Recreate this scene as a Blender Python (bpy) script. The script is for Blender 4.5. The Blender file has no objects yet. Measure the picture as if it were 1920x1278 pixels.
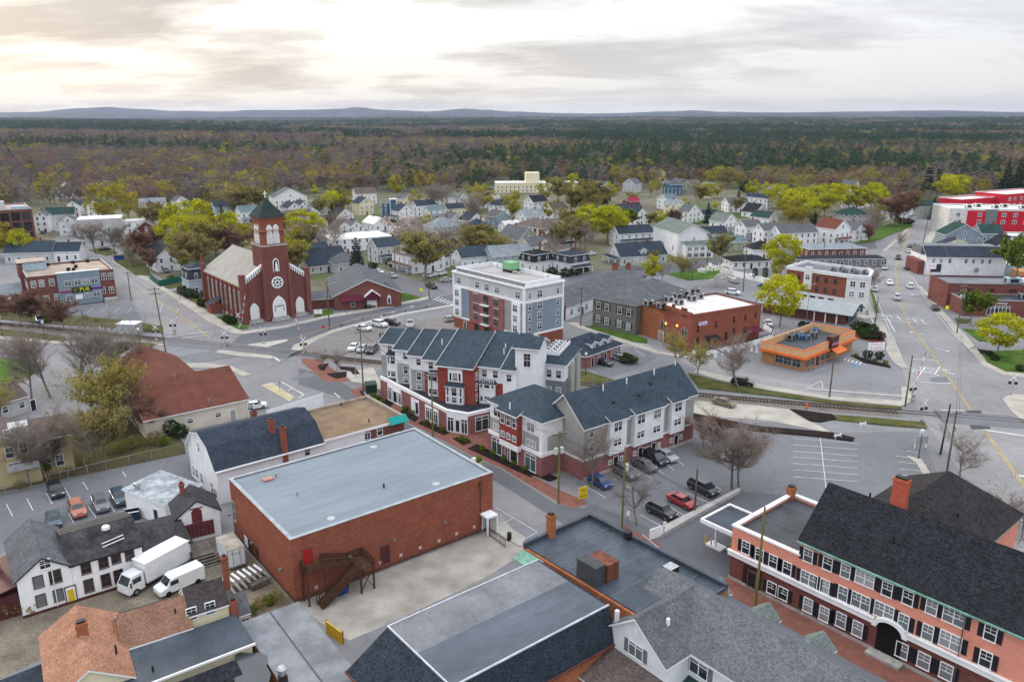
import bpy,bmesh,math,random
from mathutils import Vector,Matrix
R = math.radians
rnd = random.Random(11)
SC = bpy.context.scene
COL = SC.collection
# ------------------------------------------------ camera, sky, sun, exposure
PITCH = R(15.92); CAMZ = 55.0; FPX = 1490.0
cd = bpy.data.cameras.new('camera'); cam = bpy.data.objects.new('camera',cd); COL.objects.link(cam)
cam.location =(0,0,CAMZ); cam.rotation_euler =(R(90)-PITCH,0,0)
cd.sensor_fit = 'HORIZONTAL'; cd.sensor_width = 36; cd.lens = 36*FPX/1920; cd.clip_start = 0.5; cd.clip_end = 60000
SC.camera = cam
SUN_EL,SUN_AZ = R(17),R(-48)
sund = Vector((math.sin(SUN_AZ)*math.cos(SUN_EL),math.cos(SUN_AZ)*math.cos(SUN_EL),math.sin(SUN_EL)))
sl = bpy.data.lights.new('sun','SUN'); sl.energy = 1.5; sl.angle = R(12); sl.color =(1.0,0.86,0.68)
so = bpy.data.objects.new('sun',sl); COL.objects.link(so)
so.rotation_euler =(-sund).to_track_quat('-Z','Y').to_euler()
W = bpy.data.worlds.new('World'); SC.world = W; W.use_nodes = True
def build_world():
 nt = W.node_tree; nt.nodes.clear(); N = nt.nodes.new; L = nt.links.new
 def math_(op,a,b=None,clamp=False):
  n = N('ShaderNodeMath'); n.operation = op; n.use_clamp = clamp
  for i,x in enumerate((a,b)):
   if x is None:continue
   if isinstance(x,(int,float)):n.inputs[i].default_value = x
   else:L(x,n.inputs[i])
  return n.outputs[0]
 def mixc(f,a,b):
  n = N('ShaderNodeMix'); n.data_type = 'RGBA'
  for s,x in((n.inputs[0],f),(n.inputs[6],a),(n.inputs[7],b)):
   if hasattr(x,'is_linked'):L(x,s)
   else:s.default_value = x if isinstance(x,(int,float))else(*x,1)
  return n.outputs[2]
 def ramp(f,stops):
  n = N('ShaderNodeValToRGB'); e = n.color_ramp.elements
  while len(e)<len(stops):e.new(0.5)
  for k,(p,v)in enumerate(stops):e[k].position = p; e[k].color =(v,v,v,1)
  L(f,n.inputs[0]); return n.outputs[0]
 sky = N('ShaderNodeTexSky'); sky.sky_type = 'NISHITA'; sky.sun_disc = False
 sky.sun_elevation = SUN_EL; sky.sun_rotation = SUN_AZ; sky.air_density = 1.2; sky.dust_density = 2.0
 tc = N('ShaderNodeTexCoord'); sep = N('ShaderNodeSeparateXYZ'); L(tc.outputs['Generated'],sep.inputs[0])
 up = math_('MAXIMUM',sep.outputs[2],0.0)
 den = math_('ADD',up,0.13)
 comb = N('ShaderNodeCombineXYZ'); L(math_('DIVIDE',sep.outputs[0],den),comb.inputs[0]); L(math_('DIVIDE',sep.outputs[1],den),comb.inputs[1])
 def noise(scale,detail,dist,off,sx=1.0,sy=1.0):
  mp = N('ShaderNodeMapping'); mp.inputs['Location'].default_value = off; mp.inputs['Scale'].default_value =(sx,sy,1)
  L(comb.outputs[0],mp.inputs[0])
  n = N('ShaderNodeTexNoise'); n.inputs['Scale'].default_value = scale; n.inputs['Detail'].default_value = detail
  n.inputs['Roughness'].default_value = 0.55; n.inputs['Distortion'].default_value = dist
  L(mp.outputs[0],n.inputs[0]); return n.outputs[0]
 big = noise(0.85,8,0.25,(8.0,2.0,0),0.8,1.1)
 fine = noise(2.9,7,0.6,(1.7,8.1,3.0),0.6,1.0)
 cl = math_('ADD',math_('MULTIPLY',big,0.74),math_('MULTIPLY',fine,0.26))
 thick = ramp(cl,[(0.47,0.0),(0.515,0.45),(0.60,1.0)])
 dv = N('ShaderNodeVectorMath'); dv.operation = 'DOT_PRODUCT'
 nv = N('ShaderNodeVectorMath'); nv.operation = 'NORMALIZE'; L(tc.outputs['Generated'],nv.inputs[0]); L(nv.outputs[0],dv.inputs[0])
 gd = Vector((math.sin(R(-22)),math.cos(R(-22)),0.10)).normalized(); dv.inputs[1].default_value = gd
 glow = ramp(dv.outputs['Value'],[(0.55,0.0),(0.88,0.40),(1.0,1.0)])
 thin_c = mixc(glow,(0.78,0.795,0.825),(1.04,0.995,0.91))
 thick_c = mixc(glow,(0.60,0.605,0.63),(0.47,0.425,0.395))
 cloud = mixc(thick,thin_c,thick_c)
 low = ramp(up,[(0.0,1.0),(0.085,0.0)])
 cloud = mixc(math_('MULTIPLY',low,0.55),cloud,(0.95,0.885,0.78))
 # an overcast vault brightens towards the zenith
 gain = math_('ADD',math_('MULTIPLY',up,1.9),1.0)
 cloud = mixc(math_('MULTIPLY',up,0.8,True),cloud,(0.74,0.79,0.89))
 vs = N('ShaderNodeVectorMath'); vs.operation = 'SCALE'; L(cloud,vs.inputs[0]); L(gain,vs.inputs['Scale'])
 bg1 = N('ShaderNodeBackground'); bg1.inputs[1].default_value = 0.10; L(sky.outputs[0],bg1.inputs[0])
 bg2 = N('ShaderNodeBackground'); bg2.inputs[1].default_value = 0.92; L(vs.outputs[0],bg2.inputs[0])
 mx = N('ShaderNodeMixShader'); mx.inputs[0].default_value = 0.90; L(bg1.outputs[0],mx.inputs[1]); L(bg2.outputs[0],mx.inputs[2])
 out = N('ShaderNodeOutputWorld'); L(mx.outputs[0],out.inputs[0])
build_world()
vs_ = SC.view_settings; vs_.view_transform = 'Standard'; vs_.look = 'None'; vs_.exposure = 0.2; vs_.gamma = 1.0; vs_.use_curve_mapping = False
SC.cycles.max_bounces = 5; SC.cycles.diffuse_bounces = 2; SC.cycles.glossy_bounces = 2; SC.cycles.transmission_bounces = 3
SC.cycles.transparent_max_bounces = 4; SC.cycles.volume_bounces = 0; SC.cycles.use_denoising = True
# ------------------------------------------------ survey: a photo pixel seen from the drone -> a place in the town
CT,ST = math.cos(PITCH),math.sin(PITCH)
def ray(px,py):
 u =(px-960)/FPX; v = -(py-639)/FPX
 return Vector((u,CT+v*ST,-ST+v*CT))
def G(px,py,z=0.0):
 d = ray(px,py); t =(z-CAMZ)/d.z
 return Vector((d.x*t,d.y*t,z))
def height_at(px,py,base):
 """height of the point seen at px,py above the ground point base"""
 d = ray(px,py); t = base.y/d.y
 return CAMZ+d.z*t
 # ------------------------------------------------ materials
MATS ={}
def _nodes(name):
 m = bpy.data.materials.new(name); m.use_nodes = True
 nt = m.node_tree; b = nt.nodes['Principled BSDF']
 return m,nt,b
def lin(c,k):return tuple(max(0.0,min(1.0,x*k))for x in c)
def M(name,col,rough=0.7,var=0.15,scale=1.0,var2=0.10,scale2=9.0,metal=0.0,spec=None,stretch=None,col2=None,rand=0.0,bump=0.0,detail=5):
 """plain procedural surface: two noise octave groups of tone, optional second colour and per-object tone"""
 if name in MATS:return MATS[name]
 m,nt,b = _nodes(name); N = nt.nodes.new; L = nt.links.new
 tc = N('ShaderNodeTexCoord'); vec = tc.outputs['Object']
 if stretch:
  mp = N('ShaderNodeMapping'); mp.inputs['Scale'].default_value = stretch; L(vec,mp.inputs[0]); vec = mp.outputs[0]
 n1 = N('ShaderNodeTexNoise'); n1.inputs['Scale'].default_value = scale; n1.inputs['Detail'].default_value = detail; L(vec,n1.inputs[0])
 n2 = N('ShaderNodeTexNoise'); n2.inputs['Scale'].default_value = scale2; n2.inputs['Detail'].default_value = 3; L(vec,n2.inputs[0])
 r = N('ShaderNodeMapRange'); r.inputs[1].default_value = 0.35; r.inputs[2].default_value = 0.65; L(n1.outputs[0],r.inputs[0])
 mx = N('ShaderNodeMix'); mx.data_type = 'RGBA'; L(r.outputs[0],mx.inputs[0])
 mx.inputs[6].default_value =(*lin(col,1-var),1); mx.inputs[7].default_value =(*(lin(col2,1)if col2 else lin(col,1+var)),1)
 r2 = N('ShaderNodeMapRange'); r2.inputs[1].default_value = 0.3; r2.inputs[2].default_value = 0.7
 r2.inputs[3].default_value = 1-var2; r2.inputs[4].default_value = 1+var2; L(n2.outputs[0],r2.inputs[0])
 f = r2.outputs[0]
 if rand:
  oi = N('ShaderNodeObjectInfo'); rr = N('ShaderNodeMapRange'); rr.inputs[3].default_value = 1-rand; rr.inputs[4].default_value = 1+rand
  L(oi.outputs['Random'],rr.inputs[0]); mm = N('ShaderNodeMath'); mm.operation = 'MULTIPLY'; L(f,mm.inputs[0]); L(rr.outputs[0],mm.inputs[1]); f = mm.outputs[0]
 sc_ = N('ShaderNodeVectorMath'); sc_.operation = 'SCALE'; L(mx.outputs[2],sc_.inputs[0]); L(f,sc_.inputs['Scale'])
 L(sc_.outputs[0],b.inputs['Base Color'])
 b.inputs['Roughness'].default_value = rough; b.inputs['Metallic'].default_value = metal; b.inputs['Specular IOR Level'].default_value = spec if spec is not None else max(0.04,0.55-0.65*rough)
 if bump:
  bp = N('ShaderNodeBump'); bp.inputs['Strength'].default_value = bump; bp.inputs['Distance'].default_value = 0.05; L(n2.outputs[0],bp.inputs['Height']); L(bp.outputs[0],b.inputs['Normal'])
 MATS[name] = m; return m
def Mwall(name,col,kind='siding',rough=0.75,mortar=None,var=0.10,bv=0.22):
 """walls in local building axes: brick bond or clapboard lines"""
 if name in MATS:return MATS[name]
 m,nt,b = _nodes(name); N = nt.nodes.new; L = nt.links.new
 tc = N('ShaderNodeTexCoord'); sp = N('ShaderNodeSeparateXYZ'); L(tc.outputs['Object'],sp.inputs[0])
 ad = N('ShaderNodeMath'); ad.operation = 'ADD'; L(sp.outputs[0],ad.inputs[0]); L(sp.outputs[1],ad.inputs[1])
 cb = N('ShaderNodeCombineXYZ'); L(ad.outputs[0],cb.inputs[0]); L(sp.outputs[2],cb.inputs[1])
 n1 = N('ShaderNodeTexNoise'); n1.inputs['Scale'].default_value = 0.45; n1.inputs['Detail'].default_value = 6; L(tc.outputs['Object'],n1.inputs[0])
 r1 = N('ShaderNodeMapRange'); r1.inputs[1].default_value = 0.3; r1.inputs[2].default_value = 0.7; r1.inputs[3].default_value = 1-var; r1.inputs[4].default_value = 1+var; L(n1.outputs[0],r1.inputs[0])
 if kind=='brick':
  t = N('ShaderNodeTexBrick'); t.inputs['Scale'].default_value = 1.0; t.inputs['Brick Width'].default_value = 0.42; t.inputs['Row Height'].default_value = 0.16
  t.inputs['Mortar Size'].default_value = 0.016; t.inputs['Color1'].default_value =(*lin(col,1-bv),1); t.inputs['Color2'].default_value =(*lin(col,1+bv),1)
  t.inputs['Mortar'].default_value =(*(mortar or lin(col,1.25)),1); L(cb.outputs[0],t.inputs[0]); c = t.outputs[0]
 else:
  wv = N('ShaderNodeTexWave'); wv.wave_type = 'BANDS'; wv.bands_direction = 'Y'; wv.wave_profile = 'SAW'; wv.inputs['Scale'].default_value = 1.05; L(cb.outputs[0],wv.inputs[0])
  mx = N('ShaderNodeMix'); mx.data_type = 'RGBA'; L(wv.outputs[0],mx.inputs[0]); mx.inputs[6].default_value =(*lin(col,0.90),1); mx.inputs[7].default_value =(*lin(col,1.04),1); c = mx.outputs[2]
 sc_ = N('ShaderNodeVectorMath'); sc_.operation = 'SCALE'; L(c,sc_.inputs[0]); L(r1.outputs[0],sc_.inputs['Scale'])
 L(sc_.outputs[0],b.inputs['Base Color']); b.inputs['Roughness'].default_value = rough; b.inputs['Specular IOR Level'].default_value = 0.05
 MATS[name] = m; return m
def Mroof(name,col,var=0.18,course=True,fleck=0.3):
 """asphalt shingles: flecked tabs in courses, blotchy ageing"""
 if name in MATS:return MATS[name]
 m,nt,b = _nodes(name); N = nt.nodes.new; L = nt.links.new
 tc = N('ShaderNodeTexCoord')
 n1 = N('ShaderNodeTexNoise'); n1.inputs['Scale'].default_value = 0.5; n1.inputs['Detail'].default_value = 6; L(tc.outputs['Object'],n1.inputs[0])
 v = N('ShaderNodeTexVoronoi'); v.inputs['Scale'].default_value = 5.0
 mp = N('ShaderNodeMapping'); mp.inputs['Scale'].default_value =(1,1,2.2); L(tc.outputs['Object'],mp.inputs[0]); L(mp.outputs[0],v.inputs[0])
 sv = N('ShaderNodeSeparateColor'); L(v.outputs['Color'],sv.inputs[0])
 n3 = N('ShaderNodeTexNoise'); n3.inputs['Scale'].default_value = 14; n3.inputs['Detail'].default_value = 2; L(tc.outputs['Object'],n3.inputs[0])
 def mr(o,a,c2,lo=0.0,hi=1.0):
  r = N('ShaderNodeMapRange'); r.inputs[1].default_value = lo; r.inputs[2].default_value = hi; r.inputs[3].default_value = a; r.inputs[4].default_value = c2; L(o,r.inputs[0]); return r.outputs[0]
 def mul(a,c2):
  q = N('ShaderNodeMath'); q.operation = 'MULTIPLY'; L(a,q.inputs[0]); L(c2,q.inputs[1]); return q.outputs[0]
 f = mul(mul(mr(n1.outputs[0],1-var,1+var,0.3,0.7),mr(sv.outputs[0],1-fleck,1+fleck)),mr(n3.outputs[0],0.8,1.2,0.3,0.7))
 sc_ = N('ShaderNodeVectorMath'); sc_.operation = 'SCALE'; sc_.inputs[0].default_value = col; L(f,sc_.inputs['Scale'])
 L(sc_.outputs[0],b.inputs['Base Color']); b.inputs['Roughness'].default_value = 0.85; b.inputs['Specular IOR Level'].default_value = 0.05
 MATS[name] = m; return m
def Masphalt(name,col,crack=0.45,patch=0.18,cscale=0.27):
 if name in MATS:return MATS[name]
 m,nt,b = _nodes(name); N = nt.nodes.new; L = nt.links.new
 tc = N('ShaderNodeTexCoord'); o = tc.outputs['Object']
 def noise(s,d=5):
  n = N('ShaderNodeTexNoise'); n.inputs['Scale'].default_value = s; n.inputs['Detail'].default_value = d; L(o,n.inputs[0]); return n
 def mr(x,a,c2,lo=0.3,hi=0.7):
  r = N('ShaderNodeMapRange'); r.inputs[1].default_value = lo; r.inputs[2].default_value = hi; r.inputs[3].default_value = a; r.inputs[4].default_value = c2; L(x,r.inputs[0]); return r.outputs[0]
 def mul(a,c2):
  q = N('ShaderNodeMath'); q.operation = 'MULTIPLY'; L(a,q.inputs[0]); L(c2,q.inputs[1]); return q.outputs[0]
 nb = noise(0.045,6); ns = noise(0.6,6); nf = noise(6,2)
 # wandering sealed cracks
 dn = noise(0.16,4); va = N('ShaderNodeVectorMath'); va.operation = 'MULTIPLY_ADD'; L(dn.outputs['Color'],va.inputs[0]); va.inputs[1].default_value =(7,7,0); L(o,va.inputs[2])
 v = N('ShaderNodeTexVoronoi'); v.feature = 'DISTANCE_TO_EDGE'; v.inputs['Scale'].default_value = cscale; L(va.outputs[0],v.inputs[0])
 ck = mr(v.outputs['Distance'],1-crack,1.0,0.004,0.013)
 nk = noise(0.05,3); keep = mr(nk.outputs[0],0.0,1.0,0.42,0.58)
 mx = N('ShaderNodeMix'); mx.data_type = 'FLOAT'; L(keep,mx.inputs[0]); mx.inputs[2].default_value = 1.0; L(ck,mx.inputs[3])
 f = mul(mul(mul(mr(nb.outputs[0],1-patch,1+patch),mr(ns.outputs[0],0.93,1.07)),mr(nf.outputs[0],0.93,1.07)),mx.outputs[0])
 sc_ = N('ShaderNodeVectorMath'); sc_.operation = 'SCALE'; sc_.inputs[0].default_value = col; L(f,sc_.inputs['Scale'])
 L(sc_.outputs[0],b.inputs['Base Color']); b.inputs['Roughness'].default_value = 0.85; b.inputs['Specular IOR Level'].default_value = 0.05
 MATS[name] = m; return m
def Mglass(name='window glass',dark=(0.018,0.024,0.032),light=(0.22,0.23,0.24),share=0.75):
 if name in MATS:return MATS[name]
 m,nt,b = _nodes(name); N = nt.nodes.new; L = nt.links.new
 oi = N('ShaderNodeObjectInfo'); rp = N('ShaderNodeValToRGB'); e = rp.color_ramp.elements
 e[0].position = share; e[0].color =(*dark,1); e[1].position = 1.0; e[1].color =(*light,1); L(oi.outputs['Random'],rp.inputs[0])
 L(rp.outputs[0],b.inputs['Base Color']); b.inputs['Roughness'].default_value = 0.06; b.inputs['Specular IOR Level'].default_value = 0.6
 MATS[name] = m; return m
def Mleaf(name,c1,c2,c3=None,trans=0.25,scale=0.9,rand=0.12):
 """foliage: clump-scale colour change and a tone per tree"""
 if name in MATS:return MATS[name]
 m = bpy.data.materials.new(name); m.use_nodes = True; nt = m.node_tree; nt.nodes.clear(); N = nt.nodes.new; L = nt.links.new
 g = N('ShaderNodeNewGeometry'); tc = N('ShaderNodeTexCoord'); n = N('ShaderNodeTexNoise'); n.inputs['Scale'].default_value = scale; n.inputs['Detail'].default_value = 4; L(tc.outputs['Object'],n.inputs[0])
 r = N('ShaderNodeMapRange'); r.inputs[1].default_value = 0.33; r.inputs[2].default_value = 0.67; L(n.outputs[0],r.inputs[0])
 mx = N('ShaderNodeMix'); mx.data_type = 'RGBA'; L(r.outputs[0],mx.inputs[0]); mx.inputs[6].default_value =(*c1,1); mx.inputs[7].default_value =(*c2,1); c = mx.outputs[2]
 oi = N('ShaderNodeObjectInfo')
 if c3:
  m2 = N('ShaderNodeMix'); m2.data_type = 'RGBA'; L(oi.outputs['Random'],m2.inputs[0]); L(c,m2.inputs[6]); m2.inputs[7].default_value =(*c3,1)
  pw = N('ShaderNodeMath'); pw.operation = 'MULTIPLY'; pw.inputs[1].default_value = 0.75; L(oi.outputs['Random'],pw.inputs[0]); L(pw.outputs[0],m2.inputs[0]); c = m2.outputs[2]
 wn = N('ShaderNodeTexWhiteNoise'); wn.noise_dimensions = '1D'; ml = N('ShaderNodeMath'); ml.operation = 'MULTIPLY'; ml.inputs[1].default_value = 97.31; L(oi.outputs['Random'],ml.inputs[0]); L(ml.outputs[0],wn.inputs['W'])
 rr = N('ShaderNodeMapRange'); rr.inputs[3].default_value = 1-rand; rr.inputs[4].default_value = 1+rand; L(wn.outputs[0],rr.inputs[0])
 vs = N('ShaderNodeVectorMath'); vs.operation = 'SCALE'; L(c,vs.inputs[0]); L(rr.outputs[0],vs.inputs['Scale'])
 d = N('ShaderNodeBsdfDiffuse'); t = N('ShaderNodeBsdfTranslucent'); L(vs.outputs[0],d.inputs[0]); L(vs.outputs[0],t.inputs[0])
 ms = N('ShaderNodeMixShader'); ms.inputs[0].default_value = trans; L(d.outputs[0],ms.inputs[1]); L(t.outputs[0],ms.inputs[2])
 o = N('ShaderNodeOutputMaterial'); L(ms.outputs[0],o.inputs[0]); MATS[name] = m; return m
def Memit(name,col,s):
 if name in MATS:return MATS[name]
 m,nt,b = _nodes(name); b.inputs['Base Color'].default_value =(*col,1); b.inputs['Emission Color'].default_value =(*col,1); b.inputs['Emission Strength'].default_value = s
 MATS[name] = m; return m
 # ------------------------------------------------ mesh building
class MB:
 def __init__(s):s.v =[]; s.f =[]; s.m =[]
 def add(s,vs,fs,mi=0):
  o = len(s.v); s.v+=[tuple(v)for v in vs]
  for f in fs:s.f.append(tuple(i+o for i in f)); s.m.append(mi)
  return s
 def box(s,x0,y0,z0,x1,y1,z1,mi=0,top=None):
  if x0>x1:x0,x1 = x1,x0
  if y0>y1:y0,y1 = y1,y0
  if z0>z1:z0,z1 = z1,z0
  v =[(x0,y0,z0),(x1,y0,z0),(x1,y1,z0),(x0,y1,z0),(x0,y0,z1),(x1,y0,z1),(x1,y1,z1),(x0,y1,z1)]
  s.add(v,[(0,3,2,1),(0,1,5,4),(1,2,6,5),(2,3,7,6),(3,0,4,7)],mi)
  o = len(s.v)-8; s.f.append((o+4,o+5,o+6,o+7)); s.m.append(mi if top is None else top); return s
 def prism(s,poly,z0,z1,mi=0,top=None):
  n = len(poly)
  a = sum(poly[i][0]*poly[(i+1)%n][1]-poly[(i+1)%n][0]*poly[i][1]for i in range(n))
  if a<0:poly = list(reversed(poly))
  v =[(p[0],p[1],z0)for p in poly]+[(p[0],p[1],z1)for p in poly]
  s.add(v,[(i,(i+1)%n,(i+1)%n+n,i+n)for i in range(n)]+[tuple(range(n-1,-1,-1))],mi)
  o = len(s.v)-2*n; s.f.append(tuple(o+n+i for i in range(n))); s.m.append(mi if top is None else top); return s
 def frustum(s,p0,z0,p1,z1,mi=0,top=None):
  n = len(p0); v =[(p[0],p[1],z0)for p in p0]+[(p[0],p[1],z1)for p in p1]
  s.add(v,[(i,(i+1)%n,(i+1)%n+n,i+n)for i in range(n)]+[tuple(range(n-1,-1,-1))],mi)
  o = len(s.v)-2*n; s.f.append(tuple(o+n+i for i in range(n))); s.m.append(mi if top is None else top); return s
 def slab(s,pts,t,mi=0,side=1):
  n = len(pts); v =[tuple(p)for p in pts]+[(p[0],p[1],p[2]-t)for p in pts]
  s.add(v,[tuple(range(n))],mi); o = len(s.v)-2*n
  for i in range(n):
   j =(i+1)%n; s.f.append((o+i,o+n+i,o+n+j,o+j)); s.m.append(side)
  s.f.append(tuple(o+n+i for i in range(n-1,-1,-1))); s.m.append(side); return s
 def tube(s,p0,p1,r0,r1=None,n=6,mi=0,cap=True):
  r1 = r0 if r1 is None else r1; p0 = Vector(p0); p1 = Vector(p1); d =(p1-p0)
  if d.length<1e-6:return s
  d.normalize(); a = d.orthogonal().normalized(); b = d.cross(a)
  v =[]
  for p,r in((p0,r0),(p1,r1)):
   for k in range(n):
    t = 2*math.pi*k/n; v.append(p+(a*math.cos(t)+b*math.sin(t))*r)
  f =[(k,(k+1)%n,(k+1)%n+n,k+n)for k in range(n)]
  if cap:f+=[tuple(range(n-1,-1,-1)),tuple(range(n,2*n))]
  return s.add(v,f,mi)
 def path(s,pts,r,n=5,mi=0):
  for a,b in zip(pts,pts[1:]):s.tube(a,b,r,r,n,mi)
  return s
 def lathe(s,prof,c=(0,0,0),n=10,mi=0):
  v =[]; m = len(prof)
  for k in range(n):
   t = 2*math.pi*k/n
   for r,z in prof:v.append((c[0]+r*math.cos(t),c[1]+r*math.sin(t),c[2]+z))
  f =[]
  for k in range(n):
   k2 =(k+1)%n
   for i in range(m-1):f.append((k*m+i,k2*m+i,k2*m+i+1,k*m+i+1))
  f.append(tuple(k*m for k in range(n-1,-1,-1))); f.append(tuple(k*m+m-1 for k in range(n)))
  return s.add(v,f,mi)
 def quad(s,a,b,c,d,mi=0):return s.add([a,b,c,d],[(0,1,2,3)],mi)
 def mesh(s,name,mats):
  me = bpy.data.meshes.new(name); me.from_pydata(s.v,[],s.f); me.polygons.foreach_set('material_index',s.m)
  for m in(mats if isinstance(mats,(list,tuple))else[mats]):me.materials.append(m)
  me.update(); return me
def obj(name,me,parent=None,loc=(0,0,0),rot=(0,0,0),scale=None):
 if isinstance(me,MB):raise TypeError
 o = bpy.data.objects.new(name,me); COL.objects.link(o); o.location = loc; o.rotation_euler = rot
 if scale is not None:o.scale = scale if hasattr(scale,'__len__')else(scale,)*3
 if parent is not None:o.parent = parent
 return o
def part(name,mb,mats,parent=None,loc=(0,0,0),rot=(0,0,0),label=None,kind=None):
 o = obj(name,mb.mesh(name,mats),parent,loc,rot)
 if label:o['label'] = label
 if kind:o['kind'] = kind
 return o
def tag(o,label,cat,group=None,kind=None):
 o['label'] = label; o['category'] = cat
 if group:o['group'] = group
 if kind:o['kind'] = kind
 return o
def empty(name,label,cat,loc=(0,0,0),rz=0.0,group=None):
 o = obj(name,None,None,loc,(0,0,rz)); o.empty_display_size = 0.3
 return tag(o,label,cat,group)
KIDS ={}
def copy_tree(o,kids,loc,rz,label,group=None,scale=None):
 """kids: list of (child, [grandchildren]) recorded when the first one was built"""
 r = o.copy(); COL.objects.link(r); r.location = loc; r.rotation_euler =(0,0,rz); r['label'] = label
 if group:r['group'] = group
 if scale is not None:r.scale = scale if hasattr(scale,'__len__')else(scale,)*3
 for ch,gs in kids:
  c = ch.copy(); COL.objects.link(c); c.parent = r
  for g in gs:
   d = g.copy(); COL.objects.link(d); d.parent = c
 return r
LAYER =[0.002]
def sheet(name,pix,z,mat,kind='structure',parent=None,world=None):
 """flat piece of the setting whose outline is surveyed on the ground"""
 pts = world if world else[G(x,y)[:2]for x,y in pix]
 if not world:LAYER[0]+=0.002; z = LAYER[0]
 bm = bmesh.new(); vs =[bm.verts.new((p[0],p[1],z))for p in pts]
 f = bm.faces.new(vs); f.normal_update()
 if f.normal.z<0:f.normal_flip()
 bmesh.ops.triangulate(bm,faces=[f]); me = bpy.data.meshes.new(name); bm.to_mesh(me); bm.free(); me.materials.append(mat)
 o = obj(name,me,parent)
 if kind:o['kind'] = kind
 return o
RAISE =[0.0]
def raised(name,pix,mat,h=0.13,z0=-0.05,side=None,kind='structure',world=None):
 pts = world if world else[tuple(G(x,y)[:2])for x,y in pix]
 RAISE[0]+=0.0011; h+=RAISE[0]
 o = part(name,MB().prism(list(pts),z0,h,1 if side else 0,0),[mat,side]if side else[mat])
 o['kind'] = kind; return o
def ribbon(pix,w,world=None):
 """outline of a strip of width w along a surveyed line"""
 pts =[Vector((p[0],p[1]))for p in(world if world else[G(x,y)for x,y in pix])]
 Lf,Rt =[],[]
 for i,p in enumerate(pts):
  d =(pts[min(i+1,len(pts)-1)]-pts[max(i-1,0)]).normalized(); n = Vector((-d.y,d.x))*w/2
  Lf.append(p+n); Rt.append(p-n)
 return Lf+Rt[::-1]
def text(body,size,mat,name,parent,loc,rot,depth=0.01,align='CENTER',label=None,sx=1.0):
 cu = bpy.data.curves.new(name,'FONT'); cu.body = body; cu.size = size; cu.extrude = depth; cu.align_x = align; cu.align_y = 'CENTER'; cu.resolution_u = 2
 t = bpy.data.objects.new(name,cu); me = bpy.data.meshes.new_from_object(t); bpy.data.objects.remove(t)
 me.materials.clear(); me.materials.append(mat)
 return obj(name,me,parent,loc,rot,(sx,1,1))
 # ------------------------------------------------ palette
WHITE = M('white paint',(0.78,0.79,0.80),0.6,0.05,0.6,0.04)
WSIDE = Mwall('white clapboard',(0.74,0.75,0.77))
CREAM = Mwall('cream clapboard',(0.72,0.66,0.46))
YELLO = Mwall('ochre clapboard',(0.42,0.35,0.19))
GREYS = Mwall('warm grey clapboard',(0.33,0.33,0.31))
GREYD = Mwall('slate grey clapboard',(0.17,0.19,0.205))
BLUEG = Mwall('blue grey clapboard',(0.21,0.27,0.32))
SAGE = Mwall('sage clapboard',(0.30,0.33,0.25))
PINKS = Mwall('pale pink clapboard',(0.62,0.52,0.51))
LIGHTG = Mwall('pale grey clapboard',(0.50,0.51,0.52))
NAVYS = Mwall('deep blue clapboard',(0.045,0.12,0.20))
SKYB = Mwall('pale blue clapboard',(0.36,0.46,0.52))
MAROON = M('maroon paint',(0.085,0.028,0.032),0.6)
BRICK = Mwall('red brick',(0.225,0.078,0.050),'brick')
BRICKD = Mwall('dark red brick',(0.160,0.063,0.053),'brick')
BRICKP = Mwall('plum brick',(0.24,0.105,0.10),'brick')
BRICKO = Mwall('orange brick',(0.31,0.115,0.055),'brick')
SALMON = Mwall('salmon painted brick',(0.66,0.275,0.20),'brick',mortar=(0.62,0.255,0.185),var=0.04,bv=0.06)
REDPAN = Mwall('red fibre panel',(0.26,0.055,0.045))
STONE = M('granite base',(0.34,0.33,0.31),0.8,0.2,1.5)
CONC = M('concrete',(0.40,0.385,0.355),0.85,0.12,0.7,0.08,7)
CONCD = M('old concrete',(0.27,0.26,0.245),0.85,0.2,0.5)
R_BLUE = Mroof('blue slate shingles',(0.042,0.058,0.073),var=.15)
R_NAVY = Mroof('navy shingles',(0.036,0.046,0.062))
R_BLACK = Mroof('black shingles',(0.022,0.024,0.028),fleck=0.5)
R_GREY = Mroof('grey shingles',(0.105,0.11,0.118))
R_LIGHT = Mroof('pale grey shingles',(0.21,0.235,0.25))
R_TAN = Mroof('buff grey slate',(0.315,0.30,0.265),var=0.1,fleck=0.14)
R_BROWN = Mroof('brown shingles',(0.125,0.098,0.088))
R_RUST = Mroof('rust brown shingles',(0.135,0.052,0.037),var=0.14,fleck=0.15)
R_ORNG = Mroof('orange tan shingles',(0.32,0.165,0.105),var=0.16,fleck=0.28)
R_GREEN = Mroof('dark green shingles',(0.028,0.058,0.052))
R_SAGE = Mroof('grey green shingles',(0.14,0.165,0.150))
R_TEAL = Mroof('blue green shingles',(0.125,0.175,0.185))
R_RED = Mroof('crimson metal',(0.27,0.025,0.045),var=0.08,fleck=0.1)
MEMB = M('pale grey membrane',(0.19,0.225,0.255),0.6,0.09,0.16,0.05,2,stretch=(0.5,2,1),detail=7)
MEMD = M('dark membrane',(0.050,0.062,0.078),0.5,0.28,0.25,0.12,2.5)
MEMG = M('weathered grey membrane',(0.135,0.143,0.155),0.55,0.2,0.22,0.1,2.2)
MEMW = M('white roof coating',(0.62,0.60,0.57),0.6,0.14,0.25,0.08,3)
GRAVEL = M('brown roof gravel',(0.21,0.150,0.098),0.95,0.16,0.4,0.3,5)
TANR = M('tan roof ballast',(0.37,0.30,0.245),0.9,0.2,0.25,0.15,4)
COPPER = M('green copper',(0.16,0.30,0.235),0.7,0.25,1.2)
METAL = M('galvanised metal',(0.42,0.43,0.44),0.4,0.12,2,metal=0.7)
STEEL = M('grey painted steel',(0.30,0.31,0.32),0.5)
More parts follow.
